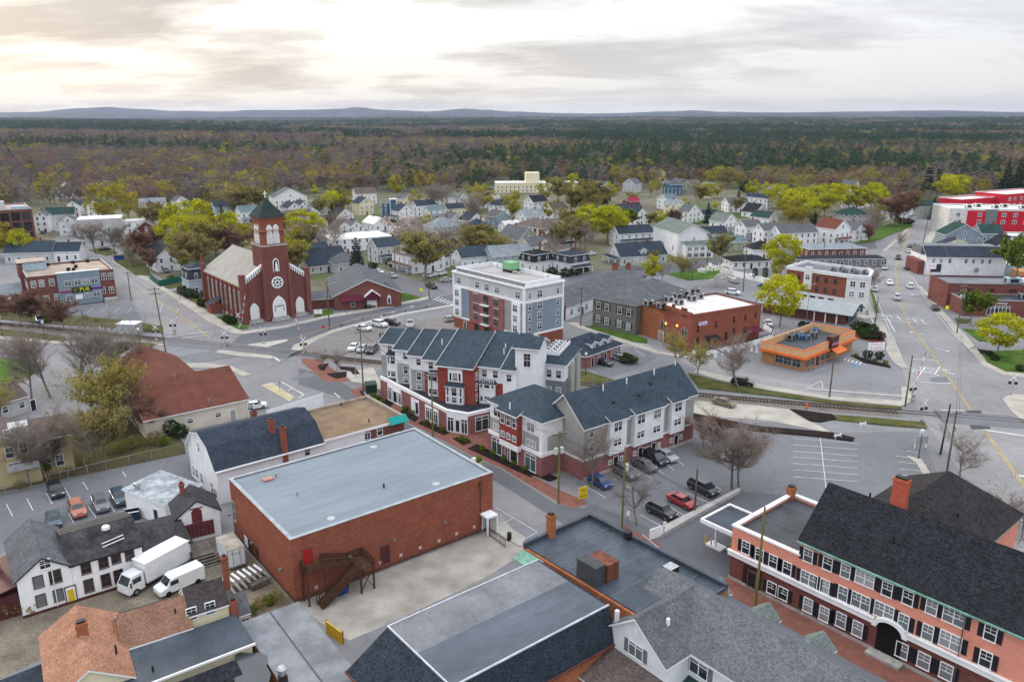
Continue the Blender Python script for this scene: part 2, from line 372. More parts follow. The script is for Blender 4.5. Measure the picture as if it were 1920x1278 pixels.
DARKM = M('black metal',(0.018,0.018,0.02),0.45)
WOODD = M('brown stained timber',(0.085,0.045,0.028),0.8,0.25,2,stretch=(1,1,6))
WOODG = M('weathered grey timber',(0.15,0.13,0.11),0.9,0.25,1.2)
POLEW = M('creosoted pole',(0.13,0.105,0.07),0.9,0.25,1,stretch=(6,6,0.4))
POLEG = M('mossy pole',(0.15,0.155,0.055),0.9,0.25,1,stretch=(6,6,0.4))
SHUT = M('black shutter',(0.016,0.016,0.022),0.5)
YELP = M('yellow paint',(0.62,0.44,0.02),0.5,0.06)
TEAL = M('teal awning',(0.0,0.25,0.23),0.5,0.08)
BLKFR = M('bronze window frame',(0.03,0.028,0.028),0.4)
GLASS = Mglass(); GLASSB = Mglass('blinds behind glass',(0.13,0.15,0.165),(0.38,0.39,0.39),0.35); GLASST = Mglass('teal shop glass',(0.02,0.045,0.055),(0.07,0.13,0.14),0.5)
GLASSD = Mglass('dim glass',(0.012,0.014,0.018),(0.05,0.05,0.055),0.8)
TERRA = M('clay flue',(0.40,0.17,0.09),0.8)
# ------------------------------------------------ windows
WM ={}
def win_mesh(w,h,style,fr,gl,near):
 """frame stands 6 cm proud of the wall, the glass sits back inside it; origin bottom centre, outward = -y"""
 key =(round(w,2),round(h,2),style,fr.name,gl.name,near)
 if key in WM:return WM[key]
 a = MB(); g = MB(); b = 0.09 if near else 0.13; dp = 0.07
 hw = w/2
 a.box(-hw-b,-dp,-b*0.6,-hw,0.02,h+b); a.box(hw,-dp,-b*0.6,hw+b,0.02,h+b)
 a.box(-hw,-dp,h,hw,0.02,h+b*1.2); a.box(-hw-b*1.3,-dp-0.05,-b*1.4,hw+b*1.3,0.02,-b*0.6+0.01)
 cols ={'pair':2,'tri':3,'shop':2,'shop3':3,'four':4,'bank':2}.get(style,1); t = 0.05 if near else 0.07
 for k in range(1,cols):
  x = -hw+w*k/cols; a.box(x-t,-dp+0.012,0,x+t,0.01,h)
 if style in('sash','pair','six','tri','four'):
  for k in range(cols):
   xa = -hw+w*k/cols+(t if k else 0); xb = -hw+w*(k+1)/cols-(t if k<cols-1 else 0)
   a.box(xa,-dp+0.02,h*0.5-0.04,xb,0.01,h*0.5+0.04)
   if near or style=='six':
    xm =(xa+xb)/2; a.box(xm-0.02,-0.04,h*0.54,xm+0.02,0.0,h);
    if style=='six':a.box(xm-0.02,-0.04,0,xm+0.02,0.0,h*0.46)
    a.box(xa,-0.04,h*0.76-0.02,xb,0.0,h*0.76+0.02)
 elif style in('shop','shop3'):
  a.box(-hw,-dp+0.02,h*0.8-0.05,hw,0.01,h*0.8+0.05)
 g.box(-hw,-0.025,0,hw,0.0,h)
 if near:r =(a.mesh('window',fr),g.mesh('pane',gl))
 else:
  o = len(a.v); a.v+=g.v; a.f+=[tuple(i+o for i in f)for f in g.f]; a.m+=[1]*len(g.f); r =(a.mesh('window',[fr,gl]),None)
 WM[key] = r; return r
DM ={}
def door_mesh(w,h,col,fr,glazed=False):
 key =(w,h,col.name,fr.name,glazed)
 if key in DM:return DM[key]
 a = MB(); hw = w/2
 a.box(-hw-0.1,-0.08,0,-hw,0.02,h+0.1,1); a.box(hw,-0.08,0,hw+0.1,0.02,h+0.1,1); a.box(-hw,-0.08,h,hw,0.02,h+0.1,1)
 a.box(-hw,-0.03,0,hw,0.01,h,0)
 if glazed:a.box(-hw+0.15,-0.045,0.3,hw-0.15,-0.025,h-0.2,2)
 else:
  for(xa,xb)in((-hw+0.12,-0.06),(0.06,hw-0.12)):
   a.box(xa,-0.045,0.2,xb,-0.025,h*0.45,0); a.box(xa,-0.045,h*0.52,xb,-0.025,h-0.15,0)
 DM[key] = a.mesh('door',[col,fr,GLASSD]); return DM[key]
FOOT =[]
class Bld:
 def __init__(s,name,label,cat,A,B=None,C=None,z=0.0,ang=None,w=None,d=None,group=None,hint=None):
  a = G(*A,z)
  if B is not None:
   b = G(*B,z); e =(b-a).xy; s.w = w or e.length; e.normalize(); s.ang = math.atan2(e.y,e.x)
   n = Vector((-e.y,e.x)); s.d = d or((G(*C,z)-a).xy.dot(n))
  else:s.ang = R(ang); s.w = w; s.d = d
  s.o = a.xy; s.e = empty(name,label,cat,(a.x,a.y,0),s.ang,group); s.near = a.y<330
  ca,sa = math.cos(s.ang),math.sin(s.ang); s.ca,s.sa = ca,sa
  s.cam = s.tol(Vector((0,0,CAMZ)))
  cx,cy = s.tow(s.w/2,s.d/2); FOOT.append((cx,cy,s.ang,s.w,s.d,hint or label))
 def tol(s,p):
  x,y = p[0]-s.o.x,p[1]-s.o.y; return Vector((x*s.ca+y*s.sa,-x*s.sa+y*s.ca,p[2]))
 def tow(s,x,y):return(s.o.x+x*s.ca-y*s.sa,s.o.y+x*s.sa+y*s.ca)
 def P(s,px,py,z):
  q = G(px,py,z); l = s.tol(q); return l.x,l.y
 def on(s,px,py,side,c=0.0):
  """a photo pixel on the wall plane 'f' (y=c) or 'r'/'l' (x=c)"""
  d = ray(px,py); dl = Vector((d.x*s.ca+d.y*s.sa,-d.x*s.sa+d.y*s.ca,d.z))
  t =(c-s.cam.y)/dl.y if side=='f' else(c-s.cam.x)/dl.x
  return s.cam+dl*t
 def part(s,name,mb,mats,parent=None,label=None,kind=None,loc=(0,0,0),rot=(0,0,0)):return part(name,mb,mats,parent or s.e,loc,rot,label,kind)
 def put(s,name,me,side,u,z,c=0.0,parent=None):
  """place a wall fitting: u runs along the wall in local x (f,b) or y (l,r)"""
  loc,rz ={'f':((u,c,z),0),'b':((u,c,z),math.pi),'r':((c,u,z),math.pi/2),'l':((c,u,z),-math.pi/2)}[side]
  return obj(name,me,parent or s.e,loc,(0,0,rz))
 def win(s,side,u,z,w,h,c=0.0,style='sash',fr=None,gl=None,near=None,shut=None,name='window'):
  near = s.near if near is None else near; fm,gm = win_mesh(w,h,style,fr or WHITE,gl or GLASS,near)
  o = s.put(name,fm,side,u,z,c)
  if gm is not None:obj('pane',gm,o)
  if shut:
   key =('sh',round(h,2),shut.name)
   if key not in WM:WM[key] = MB().box(-0.24,-0.06,0,0.24,-0.005,h+0.05).mesh('shutter',shut)
   for sg in(-1,1):
    q = sg*(w/2+0.36)*(1 if side in 'fr' else 1); s.put('shutter',WM[key],side,u+q,z,c)
  return o
 def wins(s,side,us,zs,w,h,c=0.0,**k):
  for z in zs:
   for u in us:s.win(side,u,z,w,h,c,**k)
 def pw(s,side,pts,w,h,c=0.0,**k):
  """windows whose centres are surveyed on the photo"""
  for px,py in pts:
   q = s.on(px,py,side,c); s.win(side,q.x if side=='f' else q.y,q.z-h/2,w,h,c,**k)
 def door(s,side,u,w=1.0,h=2.1,c=0.0,z=0.02,col=None,fr=None,glazed=False,label=None):
  o = s.put('door',door_mesh(w,h,col or DARKM,fr or WHITE,glazed),side,u,z,c)
  if label:o['label'] = label
  return o
 def chimney(s,x,y,z0,z1,w=0.7,d=0.7,mat=None,parent=None):
  a = MB().box(x-w/2,y-d/2,z0,x+w/2,y+d/2,z1,0); a.box(x-w/2-.07,y-d/2-.07,z1-0.35,x+w/2+.07,y+d/2+.07,z1-0.1,0)
  a.box(x-w/2+.12,y-d/2+.12,z1,x+w/2-.12,y+d/2-.12,z1+0.22,1)
  return s.part('chimney',a,[mat or BRICK,DARKM],parent)
 def vent(s,x,y,z,h=0.7,r=0.07,mat=None,parent=None,name='vent_pipe'):
  return s.part(name,MB().tube((x,y,z-0.2),(x,y,z+h),r,r,6),mat or WHITE,parent)
  # ---- masses
 def flat(s,x0,y0,x1,y1,h,par=0.5,wm=None,rm=None,cm=None,t=0.3,z0=0.0,name='wall',ctop=0.1,over=0.06):
  wm,rm,cm = wm or BRICK,rm or MEMG,cm or WHITE
  w = MB()
  if par>0.05:
   w.box(x0,y0,z0,x1,y0+t,h); w.box(x0,y1-t,z0,x1,y1,h); w.box(x0,y0+t,z0,x0+t,y1-t,h); w.box(x1-t,y0+t,z0,x1,y1-t,h)
   wl = s.part(name,w,wm); r = s.part('roof',MB().box(x0+t,y0+t,h-par-0.25,x1-t,y1-t,h-par),rm)
   c = MB(); o = over
   c.box(x0-o,y0-o,h,x1+o,y0+t+o,h+ctop); c.box(x0-o,y1-t-o,h,x1+o,y1+o,h+ctop)
   c.box(x0-o,y0+t+o,h,x0+t+o,y1-t-o,h+ctop); c.box(x1-t-o,y0+t+o,h,x1+o,y1-t-o,h+ctop)
   s.part('coping',c,cm)
  else:
   wl = s.part(name,w.box(x0,y0,z0,x1,y1,h),wm); o = over+0.12
   r = s.part('roof',MB().box(x0-o,y0-o,h,x1+o,y1+o,h+0.18,1,0),[rm,cm])
  return wl,r
 def gable(s,x0,y0,x1,y1,h,rise,axis='x',wm=None,rm=None,tm=None,ov=0.35,z0=0.0,og=0.25,t=0.2,peak=0.5,name='wall',walls=True):
  wm,rm,tm = wm or WSIDE,rm or R_GREY,tm or WHITE
  w = MB(); r = MB()
  if axis=='x':
   ym = y0+(y1-y0)*peak; ka = rise/(ym-y0); kb = rise/(y1-ym)
   pr =[(y0,z0),(y1,z0),(y1,h),(ym,h+rise),(y0,h)]; n = 5
   v =[(x0,p[0],p[1])for p in pr]+[(x1,p[0],p[1])for p in pr]
   w.add(v,[tuple(range(n))[::-1],tuple(range(n,2*n))]+[(i,(i+1)%n,(i+1)%n+n,i+n)for i in range(n)])
   zt = h+rise+t+0.01; xa,xb = x0-og,x1+og
   r.slab([(xa,y0-ov,h-ov*ka+t+.01),(xb,y0-ov,h-ov*ka+t+.01),(xb,ym,zt),(xa,ym,zt)],t)
   r.slab([(xb,y1+ov,h-ov*kb+t+.01),(xa,y1+ov,h-ov*kb+t+.01),(xa,ym,zt),(xb,ym,zt)],t)
  else:
   xm = x0+(x1-x0)*peak; ka = rise/(xm-x0); kb = rise/(x1-xm)
   pr =[(x0,z0),(x1,z0),(x1,h),(xm,h+rise),(x0,h)]; n = 5
   v =[(p[0],y0,p[1])for p in pr]+[(p[0],y1,p[1])for p in pr]
   w.add(v,[tuple(range(n)),tuple(range(n,2*n))[::-1]]+[(i,i+n,(i+1)%n+n,(i+1)%n)for i in range(n)])
   zt = h+rise+t+0.01; ya,yb = y0-og,y1+og
   r.slab([(x0-ov,yb,h-ov*ka+t+.01),(x0-ov,ya,h-ov*ka+t+.01),(xm,ya,zt),(xm,yb,zt)],t)
   r.slab([(x1+ov,ya,h-ov*kb+t+.01),(x1+ov,yb,h-ov*kb+t+.01),(xm,yb,zt),(xm,ya,zt)],t)
  wl = s.part(name,w,wm)if walls else None
  return wl,s.part('roof',r,[rm,tm])
 def hip(s,x0,y0,x1,y1,h,rise,wm=None,rm=None,tm=None,ov=0.4,z0=0.0,t=0.2,name='wall',walls=True,inset=None):
  wm,rm,tm = wm or WSIDE,rm or R_GREY,tm or WHITE
  wl = s.part(name,MB().box(x0,y0,z0,x1,y1,h),wm)if walls else None
  a,b,c,d = x0-ov,y0-ov,x1+ov,y1+ov; W_,D_ = c-a,d-b; zt = h+t+0.01; zr = zt+rise; m = MB()
  m.box(a,b,h+0.01,c,d,zt-0.002,1)
  q = min(W_,D_)/2 if inset is None else inset
  if W_>=D_:r0,r1 =(a+q,(b+d)/2,zr),(c-q,(b+d)/2,zr)
  else:r0,r1 =((a+c)/2,b+q,zr),((a+c)/2,d-q,zr)
  v =[(a,b,zt),(c,b,zt),(c,d,zt),(a,d,zt),r0,r1]
  if W_>=D_:fs =[(0,1,5,4),(1,2,5),(2,3,4,5),(3,0,4)]
  else:fs =[(0,1,4),(1,2,5,4),(2,3,5),(3,0,4,5)]
  if(Vector(r0)-Vector(r1)).length<0.05:
   v = v[:5]; fs =[(0,1,4),(1,2,4),(2,3,4),(3,0,4)]
  m.add(v,fs,0); return wl,s.part('roof',m,[rm,tm])
 def shed(s,pts,t=0.15,rm=None,tm=None,name='roof',label=None):return s.part(name,MB().slab(pts,t),[rm or R_GREY,tm or WHITE],label=label)
 def seams(s,x0,y0,x1,y1,z,n,axis='x',mat=None,w=0.06):
  m = MB()
  for k in range(1,n):
   if axis=='x':y = y0+(y1-y0)*k/n; m.box(x0,y-w,z-0.02,x1,y+w,z+0.025)
   else:x = x0+(x1-x0)*k/n; m.box(x-w,y0,z-0.02,x+w,y1,z+0.025)
  return s.part('roof_seam',m,mat or MEMG,kind='stuff')
 def hvac(s,x,y,z,w=1.6,d=1.4,h=1.1,mat=None,name='rooftop_unit'):
  m = MB().box(x-w/2,y-d/2,z-0.05,x+w/2,y+d/2,z+0.2,1); m.box(x-w/2,y-d/2,z+0.2,x+w/2,y+d/2,z+h,0)
  m.box(x-w/2-.03,y-d/2-.03,z+h,x+w/2+.03,y+d/2+.03,z+h+0.06,0); m.lathe([(0.42*d,0),(0.42*d,0.1),(0.3*d,0.12)],(x,y,z+h+0.06),10,1)
  m.box(x-w/2-0.02,y-d*0.3,z+0.35,x-w/2+0.01,y+d*0.3,z+h-0.2,1); m.box(x-w*0.3,y-d/2-0.02,z+0.35,x+w*0.3,y-d/2+0.01,z+h-0.2,1)
  return s.part(name,m,[mat or METAL,DARKM])
 def band(s,x0,y0,x1,y1,z0,z1,mat=None,o=0.06,name='trim_band',sides='flrb'):
  m = MB()
  if 'f' in sides:m.box(x0-o,y0-o,z0,x1+o,y0-0.002,z1)
  if 'b' in sides:m.box(x0-o,y1+0.002,z0,x1+o,y1+o,z1)
  if 'l' in sides:m.box(x0-o,y0-0.002,z0,x0-0.002,y1+0.002,z1)
  if 'r' in sides:m.box(x1+0.002,y0-0.002,z0,x1+o,y1+0.002,z1)
  return s.part(name,m,mat or WHITE)
  # ------------------------------------------------ ground, streets, pavements, railway
def terrain():
 m,nt,b = _nodes('town earth'); N = nt.nodes.new; L = nt.links.new
 tc = N('ShaderNodeTexCoord'); n = N('ShaderNodeTexNoise'); n.inputs['Scale'].default_value = 0.03; n.inputs['Detail'].default_value = 8; L(tc.outputs['Object'],n.inputs[0])
 n2 = N('ShaderNodeTexNoise'); n2.inputs['Scale'].default_value = 0.9; n2.inputs['Detail'].default_value = 4; L(tc.outputs['Object'],n2.inputs[0])
 rp = N('ShaderNodeValToRGB'); e = rp.color_ramp.elements
 for k,(p,c)in enumerate([(0.38,(0.060,0.092,0.020)),(0.46,(0.095,0.10,0.035)),(0.52,(0.135,0.118,0.082)),(0.60,(0.085,0.078,0.045))]):
  if k>1:e.new(p)
  e[k].position = p; e[k].color =(*c,1)
 L(n.outputs[0],rp.inputs[0]); r = N('ShaderNodeMapRange'); r.inputs[1].default_value = .3; r.inputs[2].default_value = .7; r.inputs[3].default_value = .75; r.inputs[4].default_value = 1.25; L(n2.outputs[0],r.inputs[0])
 s = N('ShaderNodeVectorMath'); s.operation = 'SCALE'; L(rp.outputs[0],s.inputs[0]); L(r.outputs[0],s.inputs['Scale']); L(s.outputs[0],b.inputs['Base Color']); b.inputs['Roughness'].default_value = 0.95
 v,f =[],[]; rs =[0,30,60,110,180,270,400,560,700,850,1050,1300,1600,2000,2500,3100,3900,4900,6200,8000,10000,12500]; na = 72
 for r_ in rs:
  for k in range(na):
   a = 2*math.pi*k/na; x,y = r_*math.sin(a),40+r_*math.cos(a); v.append((x,y,elev(x,y)))
 for i in range(len(rs)-1):
  for k in range(na):
   k2 =(k+1)%na; f.append((i*na+k,i*na+k2,(i+1)*na+k2,(i+1)*na+k))
 mb = MB(); mb.v = v; mb.f =[t[::-1]for t in f]; mb.m =[0]*len(f); o = part('ground',mb,m); o['kind'] = 'structure'
 for p in o.data.polygons:p.use_smooth = True
def elev(x,y):
 r = math.hypot(x,y)
 if r<650:return 0.0
 k = min(1.0,(r-650)/2600); k = k*k*(3-2*k)
 return k*(9+5*math.sin(x/610+1.0)*math.cos(y/900)+4*math.sin(x/330+y/480)+0.0022*max(-2500.0,min(2500.0,x)))
terrain()
ASPH = Masphalt('worn asphalt',(0.205,0.203,0.208)); ASPD = Masphalt('dark asphalt',(0.125,0.127,0.137),crack=0.2,patch=0.12)
ASPL = Masphalt('pale asphalt',(0.245,0.240,0.238),crack=0.55); ASPP = Masphalt('parking asphalt',(0.165,0.166,0.174),crack=0.25,patch=0.14)
ASPN = Masphalt('fresh asphalt patch',(0.075,0.080,0.085),crack=0.0)
GRASS = M('spring grass',(0.075,0.105,0.022),0.95,0.35,0.35,0.3,4,col2=(0.115,0.10,0.042)); GRASSB = M('lush grass',(0.060,0.115,0.018),0.95,0.25,0.3,0.25,4)
DIRT = M('bare dirt',(0.185,0.155,0.118),0.95,0.25,0.3,0.25,3); LOT = M('crushed stone lot',(0.36,0.33,0.285),0.95,0.28,0.3,0.22,7,detail=10,col2=(0.40,0.37,0.32))
MULCH = M('bark mulch',(0.022,0.016,0.014),0.95,0.3,1.5,0.4,6); SCRUB = M('leaf litter',(0.115,0.092,0.055),0.95,0.35,0.4,0.35,3,col2=(0.085,0.085,0.03))
PAVER = M('brick paving',(0.20,0.088,0.068),0.85,0.12,0.8,0.15,5); KERB = M('granite kerb',(0.40,0.39,0.375),0.8,0.1,1); WALKC = M('concrete walk',(0.37,0.345,0.30),0.9,0.14,0.3,0.08,5)
BALL = M('track ballast',(0.17,0.150,0.128),0.95,0.2,0.3,0.4,5); LINE = M('worn white line',(0.62,0.62,0.61),0.7,0.16,0.5); LINEY = M('worn yellow line',(0.50,0.36,0.12),0.7,0.2,0.3)
Z = 0.004
sheet('asphalt_ground',[(-500,1700),(2500,1700),(2500,470),(1960,405),(1712,405),(1655,450),(1560,476),(1400,486),(1250,502),(1120,522),(1010,530),(880,520),(800,530),(745,520),(690,520),(640,570),(560,580),(470,600),(380,570),(300,520),(215,462),(140,425),(60,470),(-300,500)],Z,ASPH)
sheet('gravel_lot',[(940,965),(993,1030),(905,1085),(760,1155),(655,1200),(600,1165),(552,1130),(640,1100),(905,1000)],2*Z,LOT)
sheet('dirt_yard',[(-60,1130),(60,1150),(240,1095),(330,1040),(400,1000),(440,1010),(560,1135),(470,1170),(440,1190),(380,1150),(130,1210),(-60,1300)],2*Z,DIRT)
sheet('scrub_ground',[(-60,850),(60,815),(140,790),(230,745),(310,790),(345,830),(350,855),(130,905),(-60,945)],2*Z,SCRUB)
sheet('parking_lot',[(-60,935),(130,895),(352,850),(365,895),(300,960),(230,985),(120,1010),(-60,1050)],2*Z,ASPP)
sheet('parking_lot',[(1085,935),(1105,895),(1230,860),(1310,800),(1450,790),(1560,812),(1720,808),(1760,890),(1640,940),(1500,940),(1360,1000),(1230,1010),(1110,960)],2*Z,ASPP)
sheet('driveway',[(1080,960),(1110,945),(1245,1000),(1385,920),(1500,930),(1385,1100),(1330,1100),(1200,1030)],3*Z,ASPD)
sheet('parking_lot',[(555,662),(625,625),(690,612),(760,602),(850,590),(852,640),(740,650),(715,668),(640,662)],2*Z,Masphalt('old lot asphalt',(0.20,0.185,0.172)))
sheet('parking_lot',[(136,577),(190,572),(248,566),(262,598),(200,606),(130,595)],2*Z,ASPP)
sheet('parking_lot',[(1085,672),(1190,648),(1235,668),(1195,692),(1120,712),(1075,702)],2*Z,ASPP)
sheet('road',[(455,625),(535,613),(610,595),(685,583),(786,563),(850,552),(1000,525),(1130,508),(1260,495),(1400,478),(1640,452),(1645,466),(1400,496),(1260,514),(1100,535),(960,556),(850,572),(760,587),(685,603),(623,620),(585,635),(550,650),(520,668),(470,668),(420,655)],3*Z,ASPD)
sheet('road',[(1712,408),(1690,432),(1655,470),(1642,500),(1640,560),(1648,600),(1668,640),(1690,690),(1706,740),(1740,800),(1790,870),(1850,960),(1925,1075),(2100,1300),(2300,1100),(1990,830),(1925,735),(1870,700),(1815,660),(1790,628),(1753,580),(1728,540),(1705,510),(1712,485),(1735,448),(1762,408)],3*Z,ASPL)
sheet('road',[(1880,700),(1925,702),(2300,760),(2300,900),(1990,830),(1890,760)],2*Z,ASPL)
sheet('road',[(125,440),(205,492),(240,535),(262,585),(272,612),(318,628),(436,625),(390,603),(325,558),(275,528),(222,492),(150,440),(95,412),(84,425)],3*Z,ASPL)
sheet('road',[(697,530),(806,560),(838,548),(745,513),(693,497),(620,470),(600,474)],3*Z,ASPP)
sheet('road',[(560,690),(600,700),(650,722),(748,787),(812,819),(881,856),(940,880),(1045,946),(1110,955),(1320,1062),(1400,1118),(1640,1300),(1540,1330),(1300,1150),(1100,1010),(960,920),(860,862),(730,800),(640,745),(560,720)],3*Z,ASPD)
sheet('road',[(1110,635),(1250,665),(1320,700),(1400,725),(1560,745),(1700,752),(1702,738),(1560,728),(1440,708),(1370,690),(1340,665),(1285,668),(1215,645),(1118,622)],3*Z,ASPL)
for p in([(1483+328,770),(1838,769),(1846,785),(1818,786)],[(1812,787),(1846,787),(1858,804),(1822,805)]):sheet('asphalt_patch',p,4*Z,ASPN)
sheet('asphalt_patch',[(1742,708),(1775,706),(1784,716),(1748,718)],4*Z,ASPP)
sheet('asphalt_patch',[(330,668),(430,652),(468,655),(452,668),(370,680)],4*Z,ASPP)
sheet('asphalt_patch',[(547,707),(575,697),(592,704),(552,713)],4*Z,ASPP)
sheet('asphalt_patch',[(1440,596),(1455,590),(1465,640),(1430,655)],3*Z,ASPL)
sheet('asphalt_patch',[(1080,905),(1110,890),(1150,930),(1110,950)],3*Z,ASPP)
# pavements
def kerbed(name,pix,mat,h=0.14):return raised(name,pix,mat,h,-0.05,KERB)
kerbed('brick_pavement',[(690,735),(712,742),(748,762),(800,790),(838,812),(880,815),(918,806),(925,840),(1000,893),(1040,915),(1096,940),(1098,947),(1072,953),(1048,943),(940,878),(881,853),(812,816),(748,784),(683,744)],PAVER)
kerbed('brick_pavement',[(566,672),(600,675),(640,705),(660,712),(640,718),(605,714),(590,700),(566,680)],PAVER)
kerbed('brick_pavement',[(655,734),(690,722),(716,733),(708,743),(668,745)],PAVER)
kerbed('brick_pavement',[(1357,1088),(1372,1080),(1392,1094),(1640,1222),(1800,1300),(1700,1320),(1560,1240),(1400,1150),(1362,1115)],PAVER)
kerbed('brick_pavement',[(1168,985),(1220,1012),(1240,1022),(1228,1030),(1165,995)],PAVER)
kerbed('brick_pavement',[(1130,870),(1200,845),(1310,800),(1300,812),(1210,862),(1140,885)],PAVER)
kerbed('pavement',[(455,622),(535,610),(610,592),(685,580),(786,560),(804,556),(806,560),(786,565),(685,585),(610,597),(535,615),(455,627),(436,625),(390,603),(325,558),(275,528),(208,490),(214,488),(282,524),(340,556),(400,590),(440,614)],WALKC)
kerbed('pavement',[(550,648),(585,634),(623,619),(660,609),(662,613),(625,624),(590,640),(565,656),(556,663),(545,660)],WALKC)
kerbed('pavement',[(660,609),(760,586),(850,571),(850,574),(762,590),(662,613)],CONC)
kerbed('pavement',[(-40,628),(0,628),(125,640),(240,647),(310,640),(316,646),(262,654),(205,680),(198,676),(240,655),(120,646),(-40,634)],WALKC)
kerbed('pavement',[(410,657),(440,655),(500,664),(516,670),(508,673),(450,668),(405,662)],WALKC)
kerbed('pavement',[(340,683),(380,681),(430,686),(465,700),(472,703),(455,706),(440,698),(400,690),(345,690)],WALKC)
kerbed('pavement',[(1062,606),(1080,605),(1100,615),(1180,640),(1240,660),(1290,668),(1288,672),(1230,663),(1170,643),(1092,618)],WALKC)
kerbed('pavement',[(1300,698),(1345,712),(1430,730),(1560,750),(1690,762),(1715,750),(1700,725),(1690,727),(1690,752),(1560,744),(1440,724),(1360,706),(1310,694)],WALKC)
kerbed('pavement',[(1666,640),(1672,636),(1702,690),(1690,692),(1672,676),(1660,655)],WALKC)
kerbed('pavement',[(1640,605),(1655,604),(1690,668),(1676,668)],WALKC)
kerbed('pavement',[(1717,537),(1728,537),(1765,580),(1810,628),(1828,650),(1816,655),(1790,626),(1755,582),(1733,550)],WALKC)
kerbed('pavement',[(1818,655),(1838,655),(1850,680),(1885,697),(1960,705),(1960,714),(1880,703),(1840,684)],WALKC)
kerbed('pavement',[(1880,748),(1895,738),(1960,745),(1960,830),(1925,795),(1895,770)],WALKC)
kerbed('pavement',[(1655,470),(1690,440),(1712,410),(1718,412),(1694,443),(1660,472)],WALKC)
kerbed('pavement',[(1735,448),(1755,420),(1762,410),(1772,412),(1760,430),(1738,470),(1722,505),(1712,505),(1718,485)],WALKC)
kerbed('pavement',[(1470,560),(1500,553),(1560,575),(1625,592),(1648,588),(1640,596),(1620,599),(1550,582)],WALKC)
kerbed('pavement',[(1625,480),(1636,480),(1632,500),(1628,560),(1640,590),(1632,594),(1618,570)],WALKC)
kerbed('pavement',[(1700,855),(1728,862),(1755,905),(1800,950),(1790,955),(1745,912),(1718,868)],WALKC)
kerbed('pavement',[(920,985),(932,975),(985,1008),(985,1020),(975,1025),(940,1005)],WALKC)
kerbed('plaza',[(640,700),(700,690),(716,720),(716,733),(690,722),(660,716)],WALKC)
kerbed('plaza',[(1300,757),(1310,752),(1420,760),(1480,768),(1500,782),(1540,800),(1560,812),(1450,790),(1330,780),(1296,775)],WALKC,0.04)
# planting and grass
def grass(name,pix,mat=None,z=0.16,kind='structure'):return raised(name,pix,mat or GRASS,z,-0.04)
grass('lawn',[(697,534),(790,558),(785,561),(728,569),(700,566),(705,545)],GRASSB); grass('lawn',[(587,585),(624,580),(626,590),(590,595)],GRASSB)
grass('lawn',[(405,595),(430,590),(462,608),(466,616),(446,618)],GRASSB)
grass('lawn',[(322,548),(352,545),(386,556),(420,590),(400,586),(340,553)],GRASS)
grass('lawn',[(214,490),(246,478),(280,500),(280,516),(255,517)],GRASS); grass('lawn',[(300,530),(352,518),(352,535),(312,542)],GRASS)
grass('lawn',[(165,468),(205,464),(222,475),(200,480),(180,475)],GRASS)
grass('grass_verge',[(-40,555),(0,565),(60,580),(130,592),(225,600),(305,612),(306,625),(225,615),(100,608),(-40,595)])
grass('grass_verge',[(-40,612),(0,617),(60,623),(125,633),(122,641),(-40,627)]); grass('grass_verge',[(205,645),(230,640),(290,645),(285,651),(225,653)])
grass('lawn',[(-60,672),(20,674),(58,680),(76,692),(60,703),(20,714),(-60,722)],GRASSB)
grass('grass_verge',[(1098,612),(1120,612),(1213,636),(1213,644),(1180,640)],GRASSB); grass('lawn',[(1250,514),(1333,500),(1380,512),(1340,522),(1290,526)],GRASSB)
grass('grass_verge',[(1290,700),(1320,708),(1360,718),(1440,733),(1560,752),(1690,764),(1690,768),(1560,757),(1440,742),(1310,728)]); grass('grass_verge',[(1558,778),(1650,785),(1733,793),(1738,804),(1650,797),(1566,788)])
grass('lawn',[(1078,694),(1100,698),(1150,712),(1120,720),(1078,722)]); grass('lawn',[(1806,617),(1840,620),(1850,640),(1836,640)],GRASSB)
grass('lawn',[(1836,660),(1960,655),(1960,706),(1885,696),(1850,678)],GRASSB); grass('lawn',[(1750,548),(1775,555),(1790,578),(1768,575)],GRASSB); grass('lawn',[(1790,597),(1820,599),(1815,606),(1796,606)],GRASS)
grass('lawn',[(1712,425),(1640,452),(1600,460),(1645,430),(1700,408)],GRASSB); grass('lawn',[(1690,405),(1712,405),(1742,395),(1742,400)],GRASSB)
grass('lawn',[(1265,412),(1345,408),(1345,416),(1270,424)],GRASSB); grass('lawn',[(1345,396),(1405,402),(1400,409),(1340,404)],GRASSB)
grass('grass_verge',[(1632,545),(1636,545),(1648,586),(1643,588)],GRASSB)
for p in([(618,578),(640,600),(600,600)],):pass
def bed(pix,z=0.18):return raised('planting_bed',pix,MULCH,z,-0.04)
bed([(707,742),(738,757),(730,765),(700,748)]); bed([(755,768),(785,785),(778,792),(748,776)]); bed([(792,790),(843,812),(832,817),(784,795)]); bed([(848,823),(866,820),(884,830),(868,836)])
bed([(877,842),(895,834),(1000,890),(995,896)]); bed([(1010,880),(1045,897),(1030,903),(1000,890)])
bed([(596,686),(616,682),(608,696),(600,694)]); bed([(612,702),(650,698),(650,707),(630,711)]); bed([(636,688),(665,690),(675,702),(662,703),(655,694),(638,692)]); bed([(674,735),(690,732),(695,740),(680,742)])
bed([(1300,776),(1420,800),(1560,812),(1602,822),(1598,828),(1540,820),(1410,808),(1300,788)]); bed([(1482,768),(1500,770),(1560,778),(1570,786),(1538,792),(1520,790)])
bed([(1595,666),(1668,686),(1670,690),(1620,680)]); raised('planting_bed',[(1600,630),(1655,648),(1660,650),(1650,625),(1610,612)],M('red bark mulch',(0.17,0.05,0.035),0.95,0.3,1.2),0.15,-0.04)
bed([(1832,655),(1862,660),(1858,666),(1838,664)]); FOOTG = None
